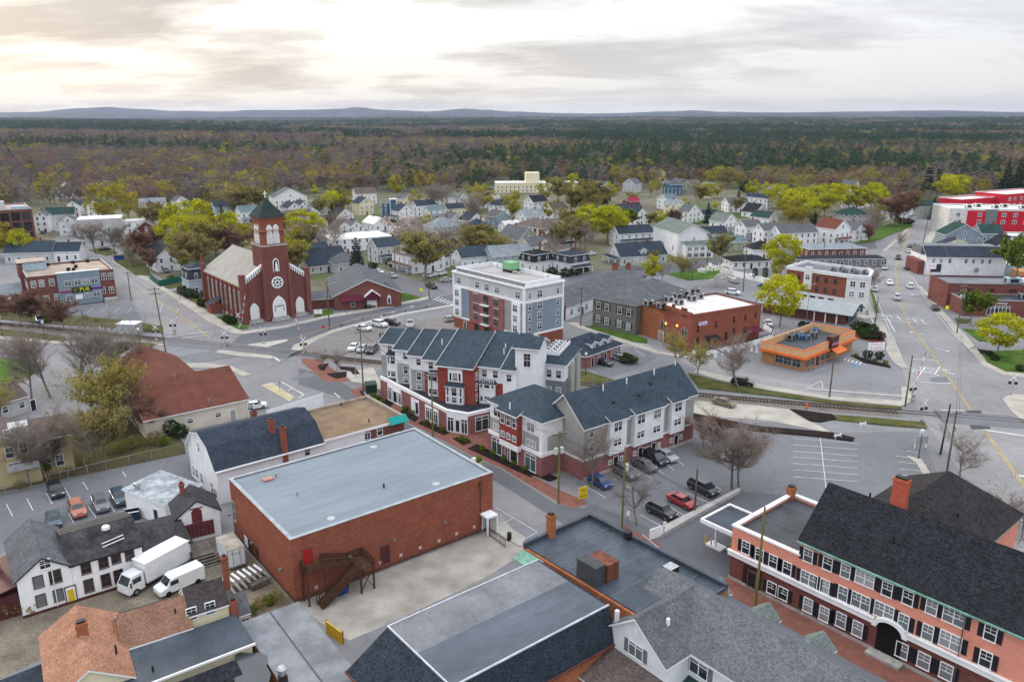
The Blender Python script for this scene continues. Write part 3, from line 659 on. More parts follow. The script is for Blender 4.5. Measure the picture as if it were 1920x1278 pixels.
# railway
RAILPX =[(-260,588),(0,606),(60,613),(175,625),(308,638),(445,652),(568,661),(660,678),(716,684),(880,702),(1079,722),(1303,744),(1440,756),(1560,765),(1718,779),(1920,794),(2300,820)]
RW =[]
for(a,b)in zip(RAILPX,RAILPX[1:]):
 p,q = G(*a).xy,G(*b).xy; n = max(1,int((q-p).length/6))
 RW+=[p.lerp(q,k/n)for k in range(n)]
RW.append(G(*RAILPX[-1]).xy)
for _ in range(40):RW =[RW[0]]+[(RW[i-1]+RW[i]*2+RW[i+1])/4 for i in range(1,len(RW)-1)]+[RW[-1]]
def railway():
 xr =[(G(312,640).x,G(560,662).x),(G(1728,781).x,G(1935,795).x)]
 segs =[]; cur =[]
 for p in RW:
  if any(a<p.x<b for a,b in xr):
   if len(cur)>1:segs.append(cur)
   cur =[]
  else:cur.append(p)
 segs.append(cur)
 for sg in segs:
  bl = ribbon(None,4.6,[(p.x,p.y)for p in sg]); tl = ribbon(None,3.0,[(p.x,p.y)for p in sg])
  mb = MB(); n = len(sg)
  for i in range(n-1):
   a,b,c,d = bl[i],bl[i+1],bl[2*n-2-i],bl[2*n-1-i]; e,f,g,h = tl[i],tl[i+1],tl[2*n-2-i],tl[2*n-1-i]
   V3 = lambda p,z:(p[0],p[1],z)
   mb.add([V3(a,.02),V3(b,.02),V3(f,.28),V3(e,.28),V3(h,.28),V3(g,.28),V3(c,.02),V3(d,.02)],[(0,3,2,1),(3,4,5,2),(4,7,6,5)])
  o = part('ballast',mb,BALL); o['kind'] = 'structure'
 t = empty('railway_track','single railway track with rusty rails curving through the town over two level crossings','railway')
 nr = MB(); ns = MB(); acc = 0.0; P0 = RW[0]
 n = len(RW); Lf = ribbon(None,1.5,[(p.x,p.y)for p in RW]); rails =(Lf[:n],Lf[n:][::-1])
 for rl in rails:
  m = MB()
  for a,b in zip(rl,rl[1:]):
   d =(b-a).normalized()*0.04; q = Vector((-d.y,d.x))
   m.add([(*(a-q),.3),(*(b-q),.3),(*(b+q),.3),(*(a+q),.3),(*(a-q),.50),(*(b-q),.50),(*(b+q),.50),(*(a+q),.50)],[(0,1,5,4),(2,3,7,6),(4,5,6,7)])
  part('rail',m,M('rail steel',(0.16,0.12,0.10),0.4,0.2,0.4,metal=0.6),t)
 for sg in segs:
  for a,b in zip(sg,sg[1:]):
   k = int((b-a).length/0.62)
   for i in range(k):
    c = a.lerp(b,i/max(1,k)); d =(b-a).normalized(); q = Vector((-d.y,d.x))*1.3; e = d*0.11
    v =[c-q-e,c-q+e,c+q+e,c+q-e]
    ns.add([(*p,.25)for p in v]+[(*p,.37)for p in v],[(0,1,5,4),(1,2,6,5),(2,3,7,6),(3,0,4,7),(4,5,6,7)])
 o = part('sleepers',ns,M('old sleepers',(0.065,0.05,0.042),0.95,0.3,0.5),t); o['kind'] = 'stuff'
 for a,b in xr:
  sg =[p for p in RW if a-3<p.x<b+3]
  m = MB(); nn = len(sg); rb = ribbon(None,3.1,[(p.x,p.y)for p in sg])
  for i in range(nn-1):m.add([(*rb[i],.42),(*rb[i+1],.42),(*rb[2*nn-2-i],.42),(*rb[2*nn-1-i],.42)],[(3,2,1,0)])
  rb2 = ribbon(None,7.0,[(p.x,p.y)for p in sg])
  for i in range(nn-1):
   m.add([(*rb[i],.42),(*rb[i+1],.42),(*rb2[i+1],.012),(*rb2[i],.012)],[(0,1,2,3)]); j,k = 2*nn-1-i,2*nn-2-i
   m.add([(*rb[j],.42),(*rb[k],.42),(*rb2[k],.012),(*rb2[j],.012)],[(3,2,1,0)])
  o = part('crossing_pavement',m,ASPP); o['kind'] = 'structure'
railway()
# painted markings
def mark(pix,w,mat=None,z=None,name='road_marking',world=None):return sheet(name,None,z or 0.075,mat or LINE,world=[tuple(p)for p in ribbon(pix,w,world)])
def marks_box(lines,w=0.11,mat=None,name='parking_line'):
 for a,b in lines:mark([a,b],w,mat,name=name)
yl =[(1712,420),(1680,500),(1684,560),(1705,610),(1730,640),(1765,690),(1800,740),(1820,768)]
for o_ in(-0.15,0.15):mark([(x+o_*8,y)for x,y in yl],0.13,LINEY)
for o_ in(-0.2,0.2):mark([(1845+o_*10,806),(1880+o_*10,855),(1930+o_*10,925)],0.16,LINEY)
for o_ in(-0.6,0.6):mark([(262,543+o_),(330,585+o_),(393,634+o_)],0.13,LINEY)
for o_ in(-0.7,0.7):mark([(480,655+o_),(560,632+o_),(640,606+o_),(740,585+o_)],0.12,LINEY)
marks_box([((1844,806),(1925,818)),((1900,858+32),(1925,894))],0.5,name='stop_line')
marks_box([((1727,717),(1787,719)),((1705,673),(1765,676)),((318,637),(400,627)),((310,632),(390,622)),((1765,769),(1808,770)),((1648,592),(1735,602)),((1650,598),(1742,608))],0.3,name='road_marking')
mark([(1636,545),(1650,575),(1668,620),(1690,668)],0.13); mark([(1712,520),(1735,560),(1780,618),(1830,668)],0.13); mark([(1660,590),(1678,622)],0.25); mark([(1630,590),(1646,622)],0.25)
marks_box([((1640,620-17),(1650,600))],0.2)
def arrow(px,py,deg,s=1.0,left=True):
 p = G(px,py); c,q = math.cos(R(deg)),math.sin(R(deg)); pts =[(-.08,0),(.08,0),(.08,2.0),(-.35,2.6),(-.35,2.95),(-1.1,2.45),(-.35,1.9),(-.35,2.25),(-.08,1.9)]
 sheet('road_marking',None,0.075,LINE,world=[(p.x+s*(x*c-y*q),p.y+s*(x*q+y*c))for x,y in pts])
arrow(1752,652,200,1.3); arrow(1690,548,195,1.6); arrow(697,596,-70,1.2); arrow(720,588,-70,1.2); arrow(1732,628,20,1.3); arrow(575+180,577,-70,1.2)
for k in range(7):
 a =(812+k*6.2,562.5+k*1.9); mark([a,(a[0]+12,a[1]-5)],0.45,name='crosswalk_bar')
for k in range(6):
 a =(1652+k*15,588+k*2.2); mark([a,(a[0]+6,a[1]+7)],0.3,name='crosswalk_bar')
for k in range(5):mark([(1586+k*7.3,672+k*1.8),(1582+k*7.3,676.5+k*1.8)],0.3,name='crosswalk_bar')
for(px,py)in((1729,696),(1758,694)):
 p = G(px,py);
 for sg in(-1,1):mark(None,0.3,world=[(p.x-2.2,p.y-3*sg),(p.x+2.2,p.y+3*sg)])
 for sx in(-1.9,1.9):text('R',2.2,LINE,'road_marking',None,(p.x+sx,p.y,0.076),(0,0,0),0.0005)['kind'] = 'structure'
 # parking bays
L_ =[]
for k,y in enumerate([858-12*3+0,834,846,857,869,881,894]):L_.append(((1487,y),(1608,y+9)))
L_+=[((1538,822),(1549,918)),((1700,845),(1722,849)),((1679,855),(1728,861)),((1684,866),(1738,872)),((1687,879),(1742,885)),((1692,891),(1746,895))]
L_+=[((1095,910),(1135,933)),((1150,898),(1181,915)),((1181,876),(1224,898)),((1222,872),(1245,889)),((1240,862),(1264,882)),((1258,855),(1283,873)),((1287,924),(1332,944)),((1245,944),(1292,972)),((1200,965),(1246,990)),((1328,906),(1352,918)),((1105,880),(1112,884)),((1135,872),(1180,892))]
L_+=[((12,945),(24,968)),((50,934),(62,957)),((86,924),(98,945)),((121,914),(133,936)),((155,904),(165,918)),((230,884),(236,894)),((225,920),(247,948)),((200,935),(215,960)),((165,950),(180,970)),((128,962),(138,980)),((222,960),(248,955)),((240,942),(275,930))]
for k in range(6):L_.append(((0+k*17,652-k*1.5+8),(24+k*17,643-k*0.4)))
for k in range(7):L_.append(((1440+k*14.5,678+k*3.0),(1460+k*14.5,672+k*3.0)))
for k in range(6):L_.append(((1101+k*22,691-k*9),(1120+k*22,699-k*8)))
for k in range(5):L_.append(((140+k*24,586+k*0.5),(152+k*24,577)))
for k in range(4):L_.append(((655+k*30,615-k*5),(672+k*30,623-k*5)))
L_+=[((930,952),(1007,998)),((943,982),(963,971)),((1007,998),(985,1010)),((1210,645),(1190,652)),((1511,728),(1540,714)),((1540,714),(1543,728)),((268,575),(305,569)),((305,569),(300,585)),((298,595),(330,588)),((280,580),(300,590))]
marks_box(L_)
marks_box([((500,722),(529,717)),((529,717),(570,740)),((570,740),(560,747)),((540,732),(550,728)),((627,737),(638,746)),((512,670),(527,680)),((527,680),(516,669))],0.25)
sheet('yellow_island',[(489,722),(510,717),(552,744),(543,753)],5*Z,M('faded yellow paint',(0.42,0.37,0.24),0.8,0.15,0.5))
sheet('road_marking',[(1593,681),(1606,684),(1615,688),(1600,686)],5*Z,M('blue bay paint',(0.12,0.22,0.45),0.7,0.2,1))
kerbed('traffic_island',[(455,651),(470,646),(540,637),(538,641),(500,652),(470,654)],CONC)
kerbed('kerb_strip',[(1515,729),(1700,744),(1700,746),(1515,731)],CONC); kerbed('kerb_strip',[(1225,1003),(1230,998),(1385,920),(1388,924),(1240,1008)],CONC,0.5)
# ------------------------------------------------ buildings close to the drone
def depot():
 b = Bld('brick_warehouse','big red brick warehouse with a flat pale grey roof and timber fire escape','warehouse',(544,1011.5),(923.5,885),(421.4,899),8.3,hint='the big brick warehouse')
 w,d = b.w,b.d
 b.flat(0,0,w,d,8.3,0.12,BRICK,MEMB,M('zinc edge',(0.30,0.33,0.35),0.5),0.35,ctop=0.06,over=0.08)
 b.seams(0.4,0.4,w-0.4,d-0.4,8.165,11,'x',MEMB,0.05)
 b.band(0,0,w,d,0,0.5,M('dark brick foot',(0.13,0.06,0.045),0.9),0.03,'wall_base','fl')
 q = b.on(577,1043,'f'); u0,zd = q.x,q.z-1.05
 o = b.door('f',u0,1.05,2.1,z=zd,col=M('red door paint',(0.36,0.02,0.02),0.5),fr=BRICKD)
 q = b.on(722,1040,'f'); b.door('f',q.x,1.1,2.3,z=q.z-1.1,col=MAROON,fr=MAROON)
 for px,py in((675,1069),(713.5,1054),(751.6,1040),(787.7,1026),(823,1013),(856,1000),(889,987),(593,1100)):
  q = b.on(px,py,'f'); b.put('wall_vent',VENT,'f',q.x,q.z-0.2)
 for px,py in((654,1043),(737.6,1012),(833,979)):
  q = b.on(px,py,'f'); b.put('wall_lamp',WLAMP,'f',q.x,q.z)
 b.pw('l',[(439.5,958)],1.0,2.6,fr=STONE,gl=GLASSD,style='sash'); q = b.on(462,1014,'l'); b.put('boarded_opening',MB().box(-0.6,-0.04,0,0.6,0.02,1.4).mesh('boarded_opening',WHITE),'l',q.y,q.z-0.7)
 b.pw('l',[(470,1024)],0.8,1.5,fr=DARKM,gl=GLASSD); q = b.on(483,1038,'l'); b.door('l',q.y,0.95,2.2,z=q.z-1.1,col=M('brown door',(0.07,0.04,0.03),0.6),fr=BRICKD)
 for px,py in((432,965),(474,1018),(528,1068)):
  q = b.on(px,py,'l'); b.put('wall_lamp',WLAMP,'l',q.y,q.z)
 q = b.on(910,976,'f'); m = MB(); m.box(q.x-0.9,-1.7,2.6,q.x+0.9,0,2.85); m.box(q.x-0.9,-1.7,0.1,q.x-0.7,-1.5,2.6); m.box(q.x+0.7,-1.7,0.1,q.x+0.9,-1.5,2.6); m.box(q.x+0.8,-1.5,0.1,q.x+0.9,0,2.6)
 b.part('porch_hood',m,WHITE); b.door('f',q.x,1.0,2.1,z=0.15,col=SKYB,fr=WHITE)
 for px,py,k in((502,899,0),(518,894,1),(557,929,1),(621,971,2),(720,914,3),(818,906,2),(701,837,2),(752,810,3)):
  x,y = b.P(px,py,8.18)
  if k==0:b.part('roof_hatch',MB().box(x-0.7,y-0.5,8.15,x+0.7,y+0.5,8.4),M('rusty hatch',(0.36,0.20,0.15),0.6))
  elif k==2:b.part('roof_drain',MB().lathe([(0.55,0),(0.5,0.06),(0.2,0.1)],(x,y,8.17),10),METAL)
  else:b.vent(x,y,8.2,0.6,0.12,DARKM if k==3 else METAL)
  # power riser pipe on the wall
 q = b.on(900,922,'f'); b.part('conduit',MB().tube((q.x,-0.1,1.0),(q.x,-0.1,7.6),0.07,0.07,5).box(q.x-0.25,-0.3,7.0,q.x+0.25,0,7.7),M('rusty conduit',(0.12,0.05,0.03),0.7))
 # timber stair: landing at the door, walkway to a lower landing, flight down towards the corner
 t = empty('timber_fire_escape','brown timber fire escape stairs running down the brick warehouse wall to the gravel lot','staircase',(*b.tow(u0,-0.02),0),b.ang)
 def deck(name,x0,y0,x1,y1,z):return part(name,MB().box(x0,y0,z-0.15,x1,y1,z),WOODD,t)
 def posts(pts,z):
  for x,y in pts:part('post',MB().box(x-0.09,y-0.09,0,x+0.09,y+0.09,z),WOODD,t)
 def rail(p,q_,h=1.0):
  m = MB(); n = max(2,int((Vector(q_)-Vector(p)).length/0.35))
  a = Vector(p); c = Vector(q_)
  for dz in(0.15,h):m.tube(a+Vector((0,0,dz)),c+Vector((0,0,dz)),0.06,0.06,4)
  for k in range(n+1):
   r = a.lerp(c,k/n); m.box(r.x-0.06,r.y-0.03,r.z,r.x+0.06,r.y+0.03,r.z+h)
  part('railing',m,WOODD,t)
 def flight(p,q_,wd,name):
  a,c = Vector(p),Vector(q_); n = max(4,int(abs(a.z-c.z)/0.19)+1)
  for k in range(n):
   r = a.lerp(c,(k+0.5)/n); part('tread',MB().box(r.x-0.16,r.y-wd/2,r.z-0.06,r.x+0.16,r.y+wd/2,r.z),WOODD,t)
  m = MB()
  for s_ in(-1,1):
   o = Vector((0,s_*wd/2,-0.12)); m.tube(a+o,c+o,0.13,0.13,4)
  part('stringer',m,WOODD,t)
  for s_ in(-1,1):rail(a+Vector((0,s_*wd/2,0)),c+Vector((0,s_*wd/2,0)))
 z1 = zd; z2 = zd-1.15
 deck('landing',-1.0,-1.7,1.4,-0.05,z1); posts([(-0.9,-1.6),(1.3,-1.6),(-0.9,-0.2)],z1+1.0); rail((-1.0,-1.65,z1),(1.4,-1.65,z1)); rail((-1.0,-1.65,z1),(-1.0,-0.1,z1))
 flight((1.4,-0.9,z1),(5.0,-0.9,z2),1.4,'flight'); deck('landing',5.0,-3.1,6.9,-0.05,z2); posts([(5.1,-3.0),(6.8,-3.0),(6.8,-0.2)],z2+1.1)
 rail((6.9,-3.1,z2),(6.9,-0.1,z2)); rail((5.0,-0.1,z2),(6.9,-0.1,z2)); flight((5.0,-2.4,z2),(0.0,-2.4,0.1),1.3,'flight')
 m = MB(); m.tube((5.1,-3.0,0.2),(6.8,-3.0,z2-0.2),0.06,0.06,4); m.tube((6.8,-3.0,0.2),(5.1,-3.0,z2-0.2),0.06,0.06,4); part('brace',m,WOODD,t)
VENT = MB().box(-0.2,-0.05,0,0.2,0.02,0.42).mesh('wall_vent',M('pale vent',(0.55,0.45,0.42),0.7))
WLAMP = MB().box(-0.2,-0.35,0,0.2,0,0.22).mesh('wall_lamp',M('grey lamp body',(0.16,0.16,0.17),0.5))
depot()
def gambrel():
 b = Bld('gambrel_shop','long white gambrel building with dark shingles and brown gravel flat roof behind the warehouse','building',(404.5,879),(606.6,825),(348.5,829),5.7,hint='the white gambrel building')
 w,d = b.w,b.d; h = 5.7; pr =[(-0.35,h-0.5),(d*.2,h+2.35),(d/2,h+3.5),(d*.8,h+2.35),(d+0.35,h-0.5)]
 pw =[(0,0),(d,0),(d,h)]+[(d*.8,h+2.3),(d/2,h+3.45),(d*.2,h+2.3),(0,h)]
 m = MB(); n = len(pw); m.add([(0,p[0],p[1])for p in pw]+[(w,p[0],p[1])for p in pw],[tuple(range(n))[::-1],tuple(range(n,2*n))]+[(i,(i+1)%n,(i+1)%n+n,i+n)for i in range(n)])
 b.part('wall',m,WSIDE); r = MB()
 for(p,q)in zip(pr,pr[1:]):r.slab([(-0.3,p[0],p[1]+.2),(w+0.02,p[0],p[1]+.2),(w+0.02,q[0],q[1]+.2),(-0.3,q[0],q[1]+.2)],0.2)
 b.part('roof',r,[R_NAVY,WHITE]); b.part('gutter',MB().box(-0.2,-0.55,h-0.5,w,-0.36,h-0.32),WHITE)
 x2 = b.P(749,781,5.6)[0]; xb = b.P(676,806,5.0)[0]
 b.part('wall',MB().box(w+0.03,0,0,xb,d,5.55),WSIDE); b.part('wall',MB().box(xb,0,0,x2,d,5.55),BRICKD,label='dark red brick end wall')
 b.part('roof',MB().box(w+0.03,-0.1,5.56,x2+0.1,d+0.1,5.75),[GRAVEL]); b.part('coping',MB().box(x2-0.4,-0.15,5.75,x2+0.15,d+0.2,6.35).box(w+0.1,d-0.2,5.75,x2-0.4,d+0.2,6.2),M('tan coping',(0.30,0.25,0.20),0.8)); b.part('fascia',MB().box(w+0.03,-0.2,5.35,x2-2.6,-0.02,5.74),WHITE)
 m = MB().slab([(x2-3.0,-1.0,5.6),(x2+0.4,-1.0,5.6),(x2+0.4,0.2,6.5),(x2-3.0,0.2,6.5)],0.12,0,0); b.part('copper_awning',m,TEAL)
 q = b.on(712,806,'f'); b.win('f',q.x,q.z-0.8,0.9,1.5); q = b.on(689,821,'f'); b.win('f',q.x,q.z-1.2,1.0,2.1); q = b.on(576,846,'f'); b.win('f',q.x,q.z-0.6,0.8,1.2)
 q = b.on(732,797,'f'); b.put('wall_plate',MB().box(-0.9,-0.05,0,0.9,0,0.3).mesh('wall_plate',CONC),'f',q.x,q.z)
 b.pw('l',[(372.5,838)],0.7,1.5,fr=WHITE,gl=GLASSD); b.pw('l',[(363.5,882),(378.5,896),(398,914)],0.9,1.7); b.win('l',1.2,0.7,1.3,1.4,gl=GLASSD); b.win('l',d-3,0.7,1.0,1.5)
 for px,py,z0,z1 in((517,815,7.6,9.6),(532,850,5.9,9.0)):
  q = b.on(px,py,'f',1.2 if py<830 else 0.5); b.chimney(q.x,2.6 if py<830 else 0.1,z0-2,z1+0.6,0.75,0.75)
 for px,py in((640,760),(692,790),(580,776)):x,y = b.P(px,py,5.8); b.vent(x,y,5.8,0.5,0.12,DARKM)
 # low brick range and copper gable piece behind
 y0 = d+0.2; bz = b.part('wall',MB().box(2,y0,0,w*0.85,y0+3.5,3.6),WOODG,label='low dark timber range along the back'); b.part('roof',MB().slab([(1.8,y0-.0,4.3),(w*.87,y0,4.3),(w*.87,y0+3.8,3.6),(1.8,y0+3.8,3.6)],0.15),[R_GREY,STEEL]); b.chimney(12,y0+3.2,3,7.0,0.8,0.8); b.part('copper_awning',MB().slab([(2.0,y0+2.5,5.2),(4.6,y0+2.5,5.2),(4.6,y0+4.1,4.2),(2.0,y0+4.1,4.2)],0.12,0,0),TEAL)
 f = Bld('billboard_fence','tall white boarded screen fence behind the gravel roofed shop','fence',(500,775),(606,742),(500,774),2.6,d=0.2); n = int(f.w/0.6)
 for k in range(n):f.part('board',MB().box(k*f.w/n+0.03,0,0,(k+1)*f.w/n-0.03,0.06,3.2),WHITE)
 f.part('rail',MB().box(0,0.06,0.6,f.w,0.14,0.75).box(0,0.06,2.4,f.w,0.14,2.55),WOODG)
gambrel()
def rust_hall():
 b = Bld('rust_roofed_hall','cream walled hall with two rust brown shingle roofs meeting in a T','building',(310.5,780),(464.5,747.7),(300,760),3.6,d=14,hint='the rust roofed hall')
 d = 20.4; rise = 3.8; w = b.w; WALL = M('cream stucco',(0.55,0.50,0.42),0.85,0.12,0.3)
 b.gable(-3.6,0,w,d,3.6,rise,'x',WALL,R_RUST,WHITE,ov=0.4)
 x0,x1,y1 = -1.8,11.4,37; b.gable(x0,d*.5+.3,x1,y1,3.6,rise-.06,'y',WALL,R_RUST,WHITE,ov=.4,og=0)
 for px,py,k in((250,730,'b'),(270,728,'v'),(330,724,'v'),(398,748,'v'),(249,738,'v'),(240,672,'v'),(259,670,'v')):
  x,y = b.P(px,py,5.6); yy = min(max(y,0.8),d-0.8); zz = 3.6+rise*(1-abs(yy-d/2)/(d/2))if y<d else 5.0; b.vent(x,y if y>d else yy,zz+0.2,0.8,0.12,METAL)
 x,y = b.P(292,690,6.0); b.hvac(x,y,4.6,2.6,1.8,1.4,M('blue grey duct',(0.20,0.25,0.29),0.5)); b.part('duct',MB().tube((x-0.5,y+1,5.6),(x-1.2,y+3,6.2),0.4,0.4,8).tube((x+0.4,y+1,5.6),(x-0.4,y+3,6.2),0.4,0.4,8),METAL)
 x,y = b.P(265,742,5.0); b.part('kitchen_hood',MB().box(x-.8,max(y,1.2)-.8,4,x+.8,max(y,1.2)+.8,6.0),CONC)
 b.door('f',w-3,1.0,2.1,col=STEEL); b.wins('f',[4,9,15],[1.4],1.0,0.8,gl=GLASSD)
 m = MB();
 b.part('downpipe',MB().tube((w-0.2,-0.1,0),(w-0.2,-0.1,3.4),0.06,0.06,5),WHITE)
 for k in range(3):b.part('silencer_pipe',MB().tube((x0-0.4,d*0.7+k*1.6,3.3),(x0-0.4,d*0.7+k*1.6,4.1),0.35,0.35,8),METAL)
rust_hall()
def ochre_house():
 b = Bld('ochre_house','ochre clapboard house with grey brown roof among the bare trees','house',(64,826),(131,813),(30,780),6.0,d=9,hint='the ochre house'); w = b.w
 b.gable(0,0,w,8.5,6.0,2.0,'x',YELLO,R_BROWN,WHITE,ov=0.35); b.gable(-11.5,-2.0,0.2,8,6.0,3.2,'y',YELLO,R_BROWN,WHITE,ov=0.35)
 b.pw('f',[(83.5,837),(107.5,832),(89,868),(112,862)],1.0,1.7); b.pw('f',[(18,848),(44,840)],1.0,1.6,-2.0); b.pw('f',[(13,812)],0.8,1.0,-2.0); b.pw('f',[(31,874)],2.0,1.3,-2.0,style='tri')
 b.part('balcony',MB().box(-4.2,-3.4,2.9,0.0,-2.05,3.1).box(-4.2,-3.4,3.1,0.0,-3.32,4.0),STEEL); b.part('dormer',MB().box(-3.2,2.2,6.2,-0.4,5,8.0),LIGHTG); b.chimney(-6,5,8,10.4,0.6,0.6,BRICK); b.vent(3,4.2,8.2,0.7,0.08)
 b.wins('l',[1.5,4.5],[0.9,3.8],0.9,1.5,-11.5); b.wins('r',[2.5,5.5],[0.9,3.8],0.9,1.5,w)
ochre_house()
def grey_house():
 b = Bld('bungalow','low grey roofed outbuilding behind the ochre house','outbuilding',(-14,760),(50,742),(-14,730),3.2,d=8,hint='the outbuilding behind the ochre house')
 b.gable(0,0,b.w,8,3.2,2.2,'x',LIGHTG,R_BROWN,WHITE); b.wins('f',[2,5],[1.2],0.9,1.1); b.door('f',7,0.9)
grey_house()
def workshop():
 b = Bld('white_workshop','old white workshop with a sagging black roof, mullioned windows and a yellow signed door','workshop',(31,1090),(265,1022),(3,1017),4.75,hint='the white workshop')
 w = b.w; x1 = b.P(131,1057.5,4.75)[0]; q = b.on(82.6,1045,'f'); rl = q.z-4.75; dl = min(b.d,12.5); q2 = b.on(224,964,'r',w); dd = min(max(q2.y*2,7),10); r2 = max(1.6,min(q2.z-4.75,3.2))
 R_W = M('patched black roof',(0.030,0.028,0.030),0.6,0.5,0.5,0.4,2.0,detail=8)
 b.gable(0,0,x1,dl,4.75,rl,'y',WHITE,R_GREY,DARKM,ov=0.3); b.gable(x1+0.02,0.05,w,dd,4.75,r2,'x',WHITE,R_W,DARKM,ov=0.3)
 MU = M('maroon window paint',(0.10,0.055,0.055),0.6)
 b.pw('f',[(84,1057)],1.0,1.0,style='six'); b.pw('f',[(71.6,1090),(77,1124.5),(109.6,1114.6)],.9,1.35,fr=MU,gl=GLASSB,style='plain'); b.pw('f',[(103.7,1080)],1.1,1.5,fr=MU,style='six')
 b.pw('f',[(161,1064),(194,1054),(217.4,1045),(243,1039)],0.9,1.35,0.05,fr=MU,gl=GLASSD,style='six'); b.pw('f',[(166.7,1097),(198.7,1087),(222.4,1079)],0.9,1.55,0.05,fr=MU,gl=GLASSD,style='six')
 q = b.on(133,1112,'f'); b.door('f',q.x,1.0,2.2,col=WHITE,fr=MAROON); b.put('door_sign',MB().box(-0.32,-0.09,0,0.32,-0.05,1.5).mesh('door_sign',YELP),'f',q.x,0.35)
 b.part('foundation',MB().box(-0.05,-0.06,0,w,-0.004,0.35),MAROON); b.part('downpipe',MB().tube((x1-1.9,-0.1,0.3),(x1-1.9,-0.1,5.2),0.05,0.05,5),WHITE)
 b.part('lean_to',MB().box(-4.2,1.0,0,-0.02,9,2.8),MAROON); b.part('lean_to_roof',MB().slab([(-4.5,0.7,2.9),(0,0.7,3.9),(0,9.2,3.9),(-4.5,9.2,2.9)],0.15),[MAROON,MAROON])
 q = b.on(268,1025,'r',w); b.part('wall',MB().box(w+0.02,1.2,0,w+5.8,7.4,2.9),WHITE); b.part('roof',MB().slab([(w,0.8,3.0),(w+6.1,0.8,2.8),(w+6.1,7.6,3.9),(w,7.6,4.1)],0.18),[R_W,DARKM]); b.win('f',w+1.6,1.1,0.9,1.1,1.2,fr=MU,style='six')
 x,y = b.P(228,985,6.0); b.part('roof_patch',MB().lathe([(0.5,0),(0.45,0.35),(0.2,0.5)],(w-3,dd*0.4,6.2),8),WHITE); b.part('ladder',MB().tube((w-4,1.6,5.6),(w-1.5,2.0,5.8),0.06,0.06,4).tube((w-4,1.1,5.4),(w-1.5,1.5,5.6),0.06,0.06,4),WHITE)
 b.chimney(-1.4,6,2,6.3,0.6,0.6)
workshop()
def barn():
 b = Bld('small_barn','small white gable barn with maroon double doors beside the timber dock','barn',(330,973.5),(411,955),(305.6,948),3.74,hint='the small barn'); q = b.on(369,939,'f'); d = 5.2
 b.gable(0,0,b.w,d,3.74,q.z-3.74,'y',WHITE,R_BROWN if False else Mroof('charcoal shingles',(0.05,0.05,0.055)),DARKM,ov=0.3)
 q = b.on(373,1000,'f'); u = q.x; DB = M('maroon boards',(0.13,0.035,0.035),0.7)
 for k in range(8):b.put('door_board',MB().box(-0.235,-0.08,0,0.235,-0.005,2.1).mesh('door_board',DB),'f',u-1.75+k*0.5,0.5)
 b.part('hay_door',MB().prism([(u-0.65,-0.06),(u+0.65,-0.06),(u+0.65,-0.003),(u-0.65,-0.003)],2.65,4.6).lathe([(0.1,0)],(u,-0.03,4.5),4)if False else MB().box(u-0.65,-0.07,2.65,u+0.65,-0.005,4.3).add([(u-0.65,-0.07,4.3),(u+0.65,-0.07,4.3),(u+0.3,-0.07,4.65),(u-0.3,-0.07,4.65),(u-0.65,-0.005,4.3),(u+0.65,-0.005,4.3),(u+0.3,-0.005,4.65),(u-0.3,-0.005,4.65)],[(0,1,2,3),(1,5,6,2),(2,6,7,3),(3,7,4,0)]),DB)
 b.part('cornice',MB().box(u-0.85,-0.1,4.65,u+0.85,-0.005,4.78),DB); b.chimney(1.6,d-0.5,4.6,6.6,0.6,0.6); b.part('hoist_stub',MB().box(-1.6,0.3,1.0,0,3,2.6),WHITE); b.part('hoist_roof',MB().slab([(-2.0,0,2.5),(0,0,3.2),(0,3.2,3.2),(-2.0,3.2,2.5)],.12),[MEMD,DARKM])
 c = Bld('low_shed','white shed with a stained pale grey low pitched roof beside the parking lot','shed',(308,945),(378,913),(272,899),3.5,hint='the stained grey shed')
 RS = M('stained pale roof',(0.30,0.33,0.345),0.6,0.35,0.5,0.2,2,detail=8); c.part('wall',MB().box(0,0,0,c.w,c.d,3.3),WHITE)
 c.part('roof',MB().slab([(-0.3,-0.2,3.5),(c.w,-0.2,4.0),(c.w,c.d+0.2,4.0),(-0.3,c.d+0.2,3.5)],0.15),[RS,WHITE]); c.door('l',2.2,0.9); c.part('roof_ventilator',MB().lathe([(0.35,0),(0.35,0.7),(0.55,0.75),(0.5,1.1),(0.1,1.2)],(0.8,c.d-2.0,3.5),10),METAL)
 d_ = Bld('loading_dock','weathered grey timber loading dock with steps in front of the small barn','dock',(340,1052),(402,1034),(333,1024),1.1)
 n = 16
 for k in range(n):d_.part('plank',MB().box(k*d_.w/n+.015,0,1.0,(k+1)*d_.w/n-.015,d_.d,1.1),WOODG)
 d_.part('underdeck_shade',MB().box(0.05,0.08,0,d_.w-.05,d_.d-.05,0.99),M('painted underdeck shade',(0.05,0.045,0.04),0.9))  # solid dark box: the shade beneath the planks is put into its colour
 for k in range(4):d_.part('step',MB().box(1.6,-0.35*(k+1),0.8-k*0.25,4.6,-0.35*k+0.0,0.88-k*0.25),WOODG)
 for x in(1.2,4.9):d_.part('post',MB().box(x-.1,-0.3,0,x+.1,-0.1,2.1),WOODD)
 c = Bld('white_container','old white box container with a dirty roof standing against the brick warehouse','container',(425,1033.5),(458,1023),(398.7,1009),2.9)
 c.part('body',MB().box(0,0,0.5,c.w,c.d,2.9),M('chalky white steel',(0.66,0.69,0.73),0.5,0.08,0.6)); c.part('roof',MB().box(-.04,-.04,2.9,c.w+.04,c.d+.04,2.97),M('grimy container roof',(0.36,0.33,0.27),0.8,0.3,0.6))
 m = MB()
 for x in(0.03,c.w-0.03):m.box(x-.06,-0.05,0.5,x+.06,0.02,2.9)
 m.box(0,-0.05,0.45,c.w,0.02,0.6); c.part('corner_post',m,STEEL)
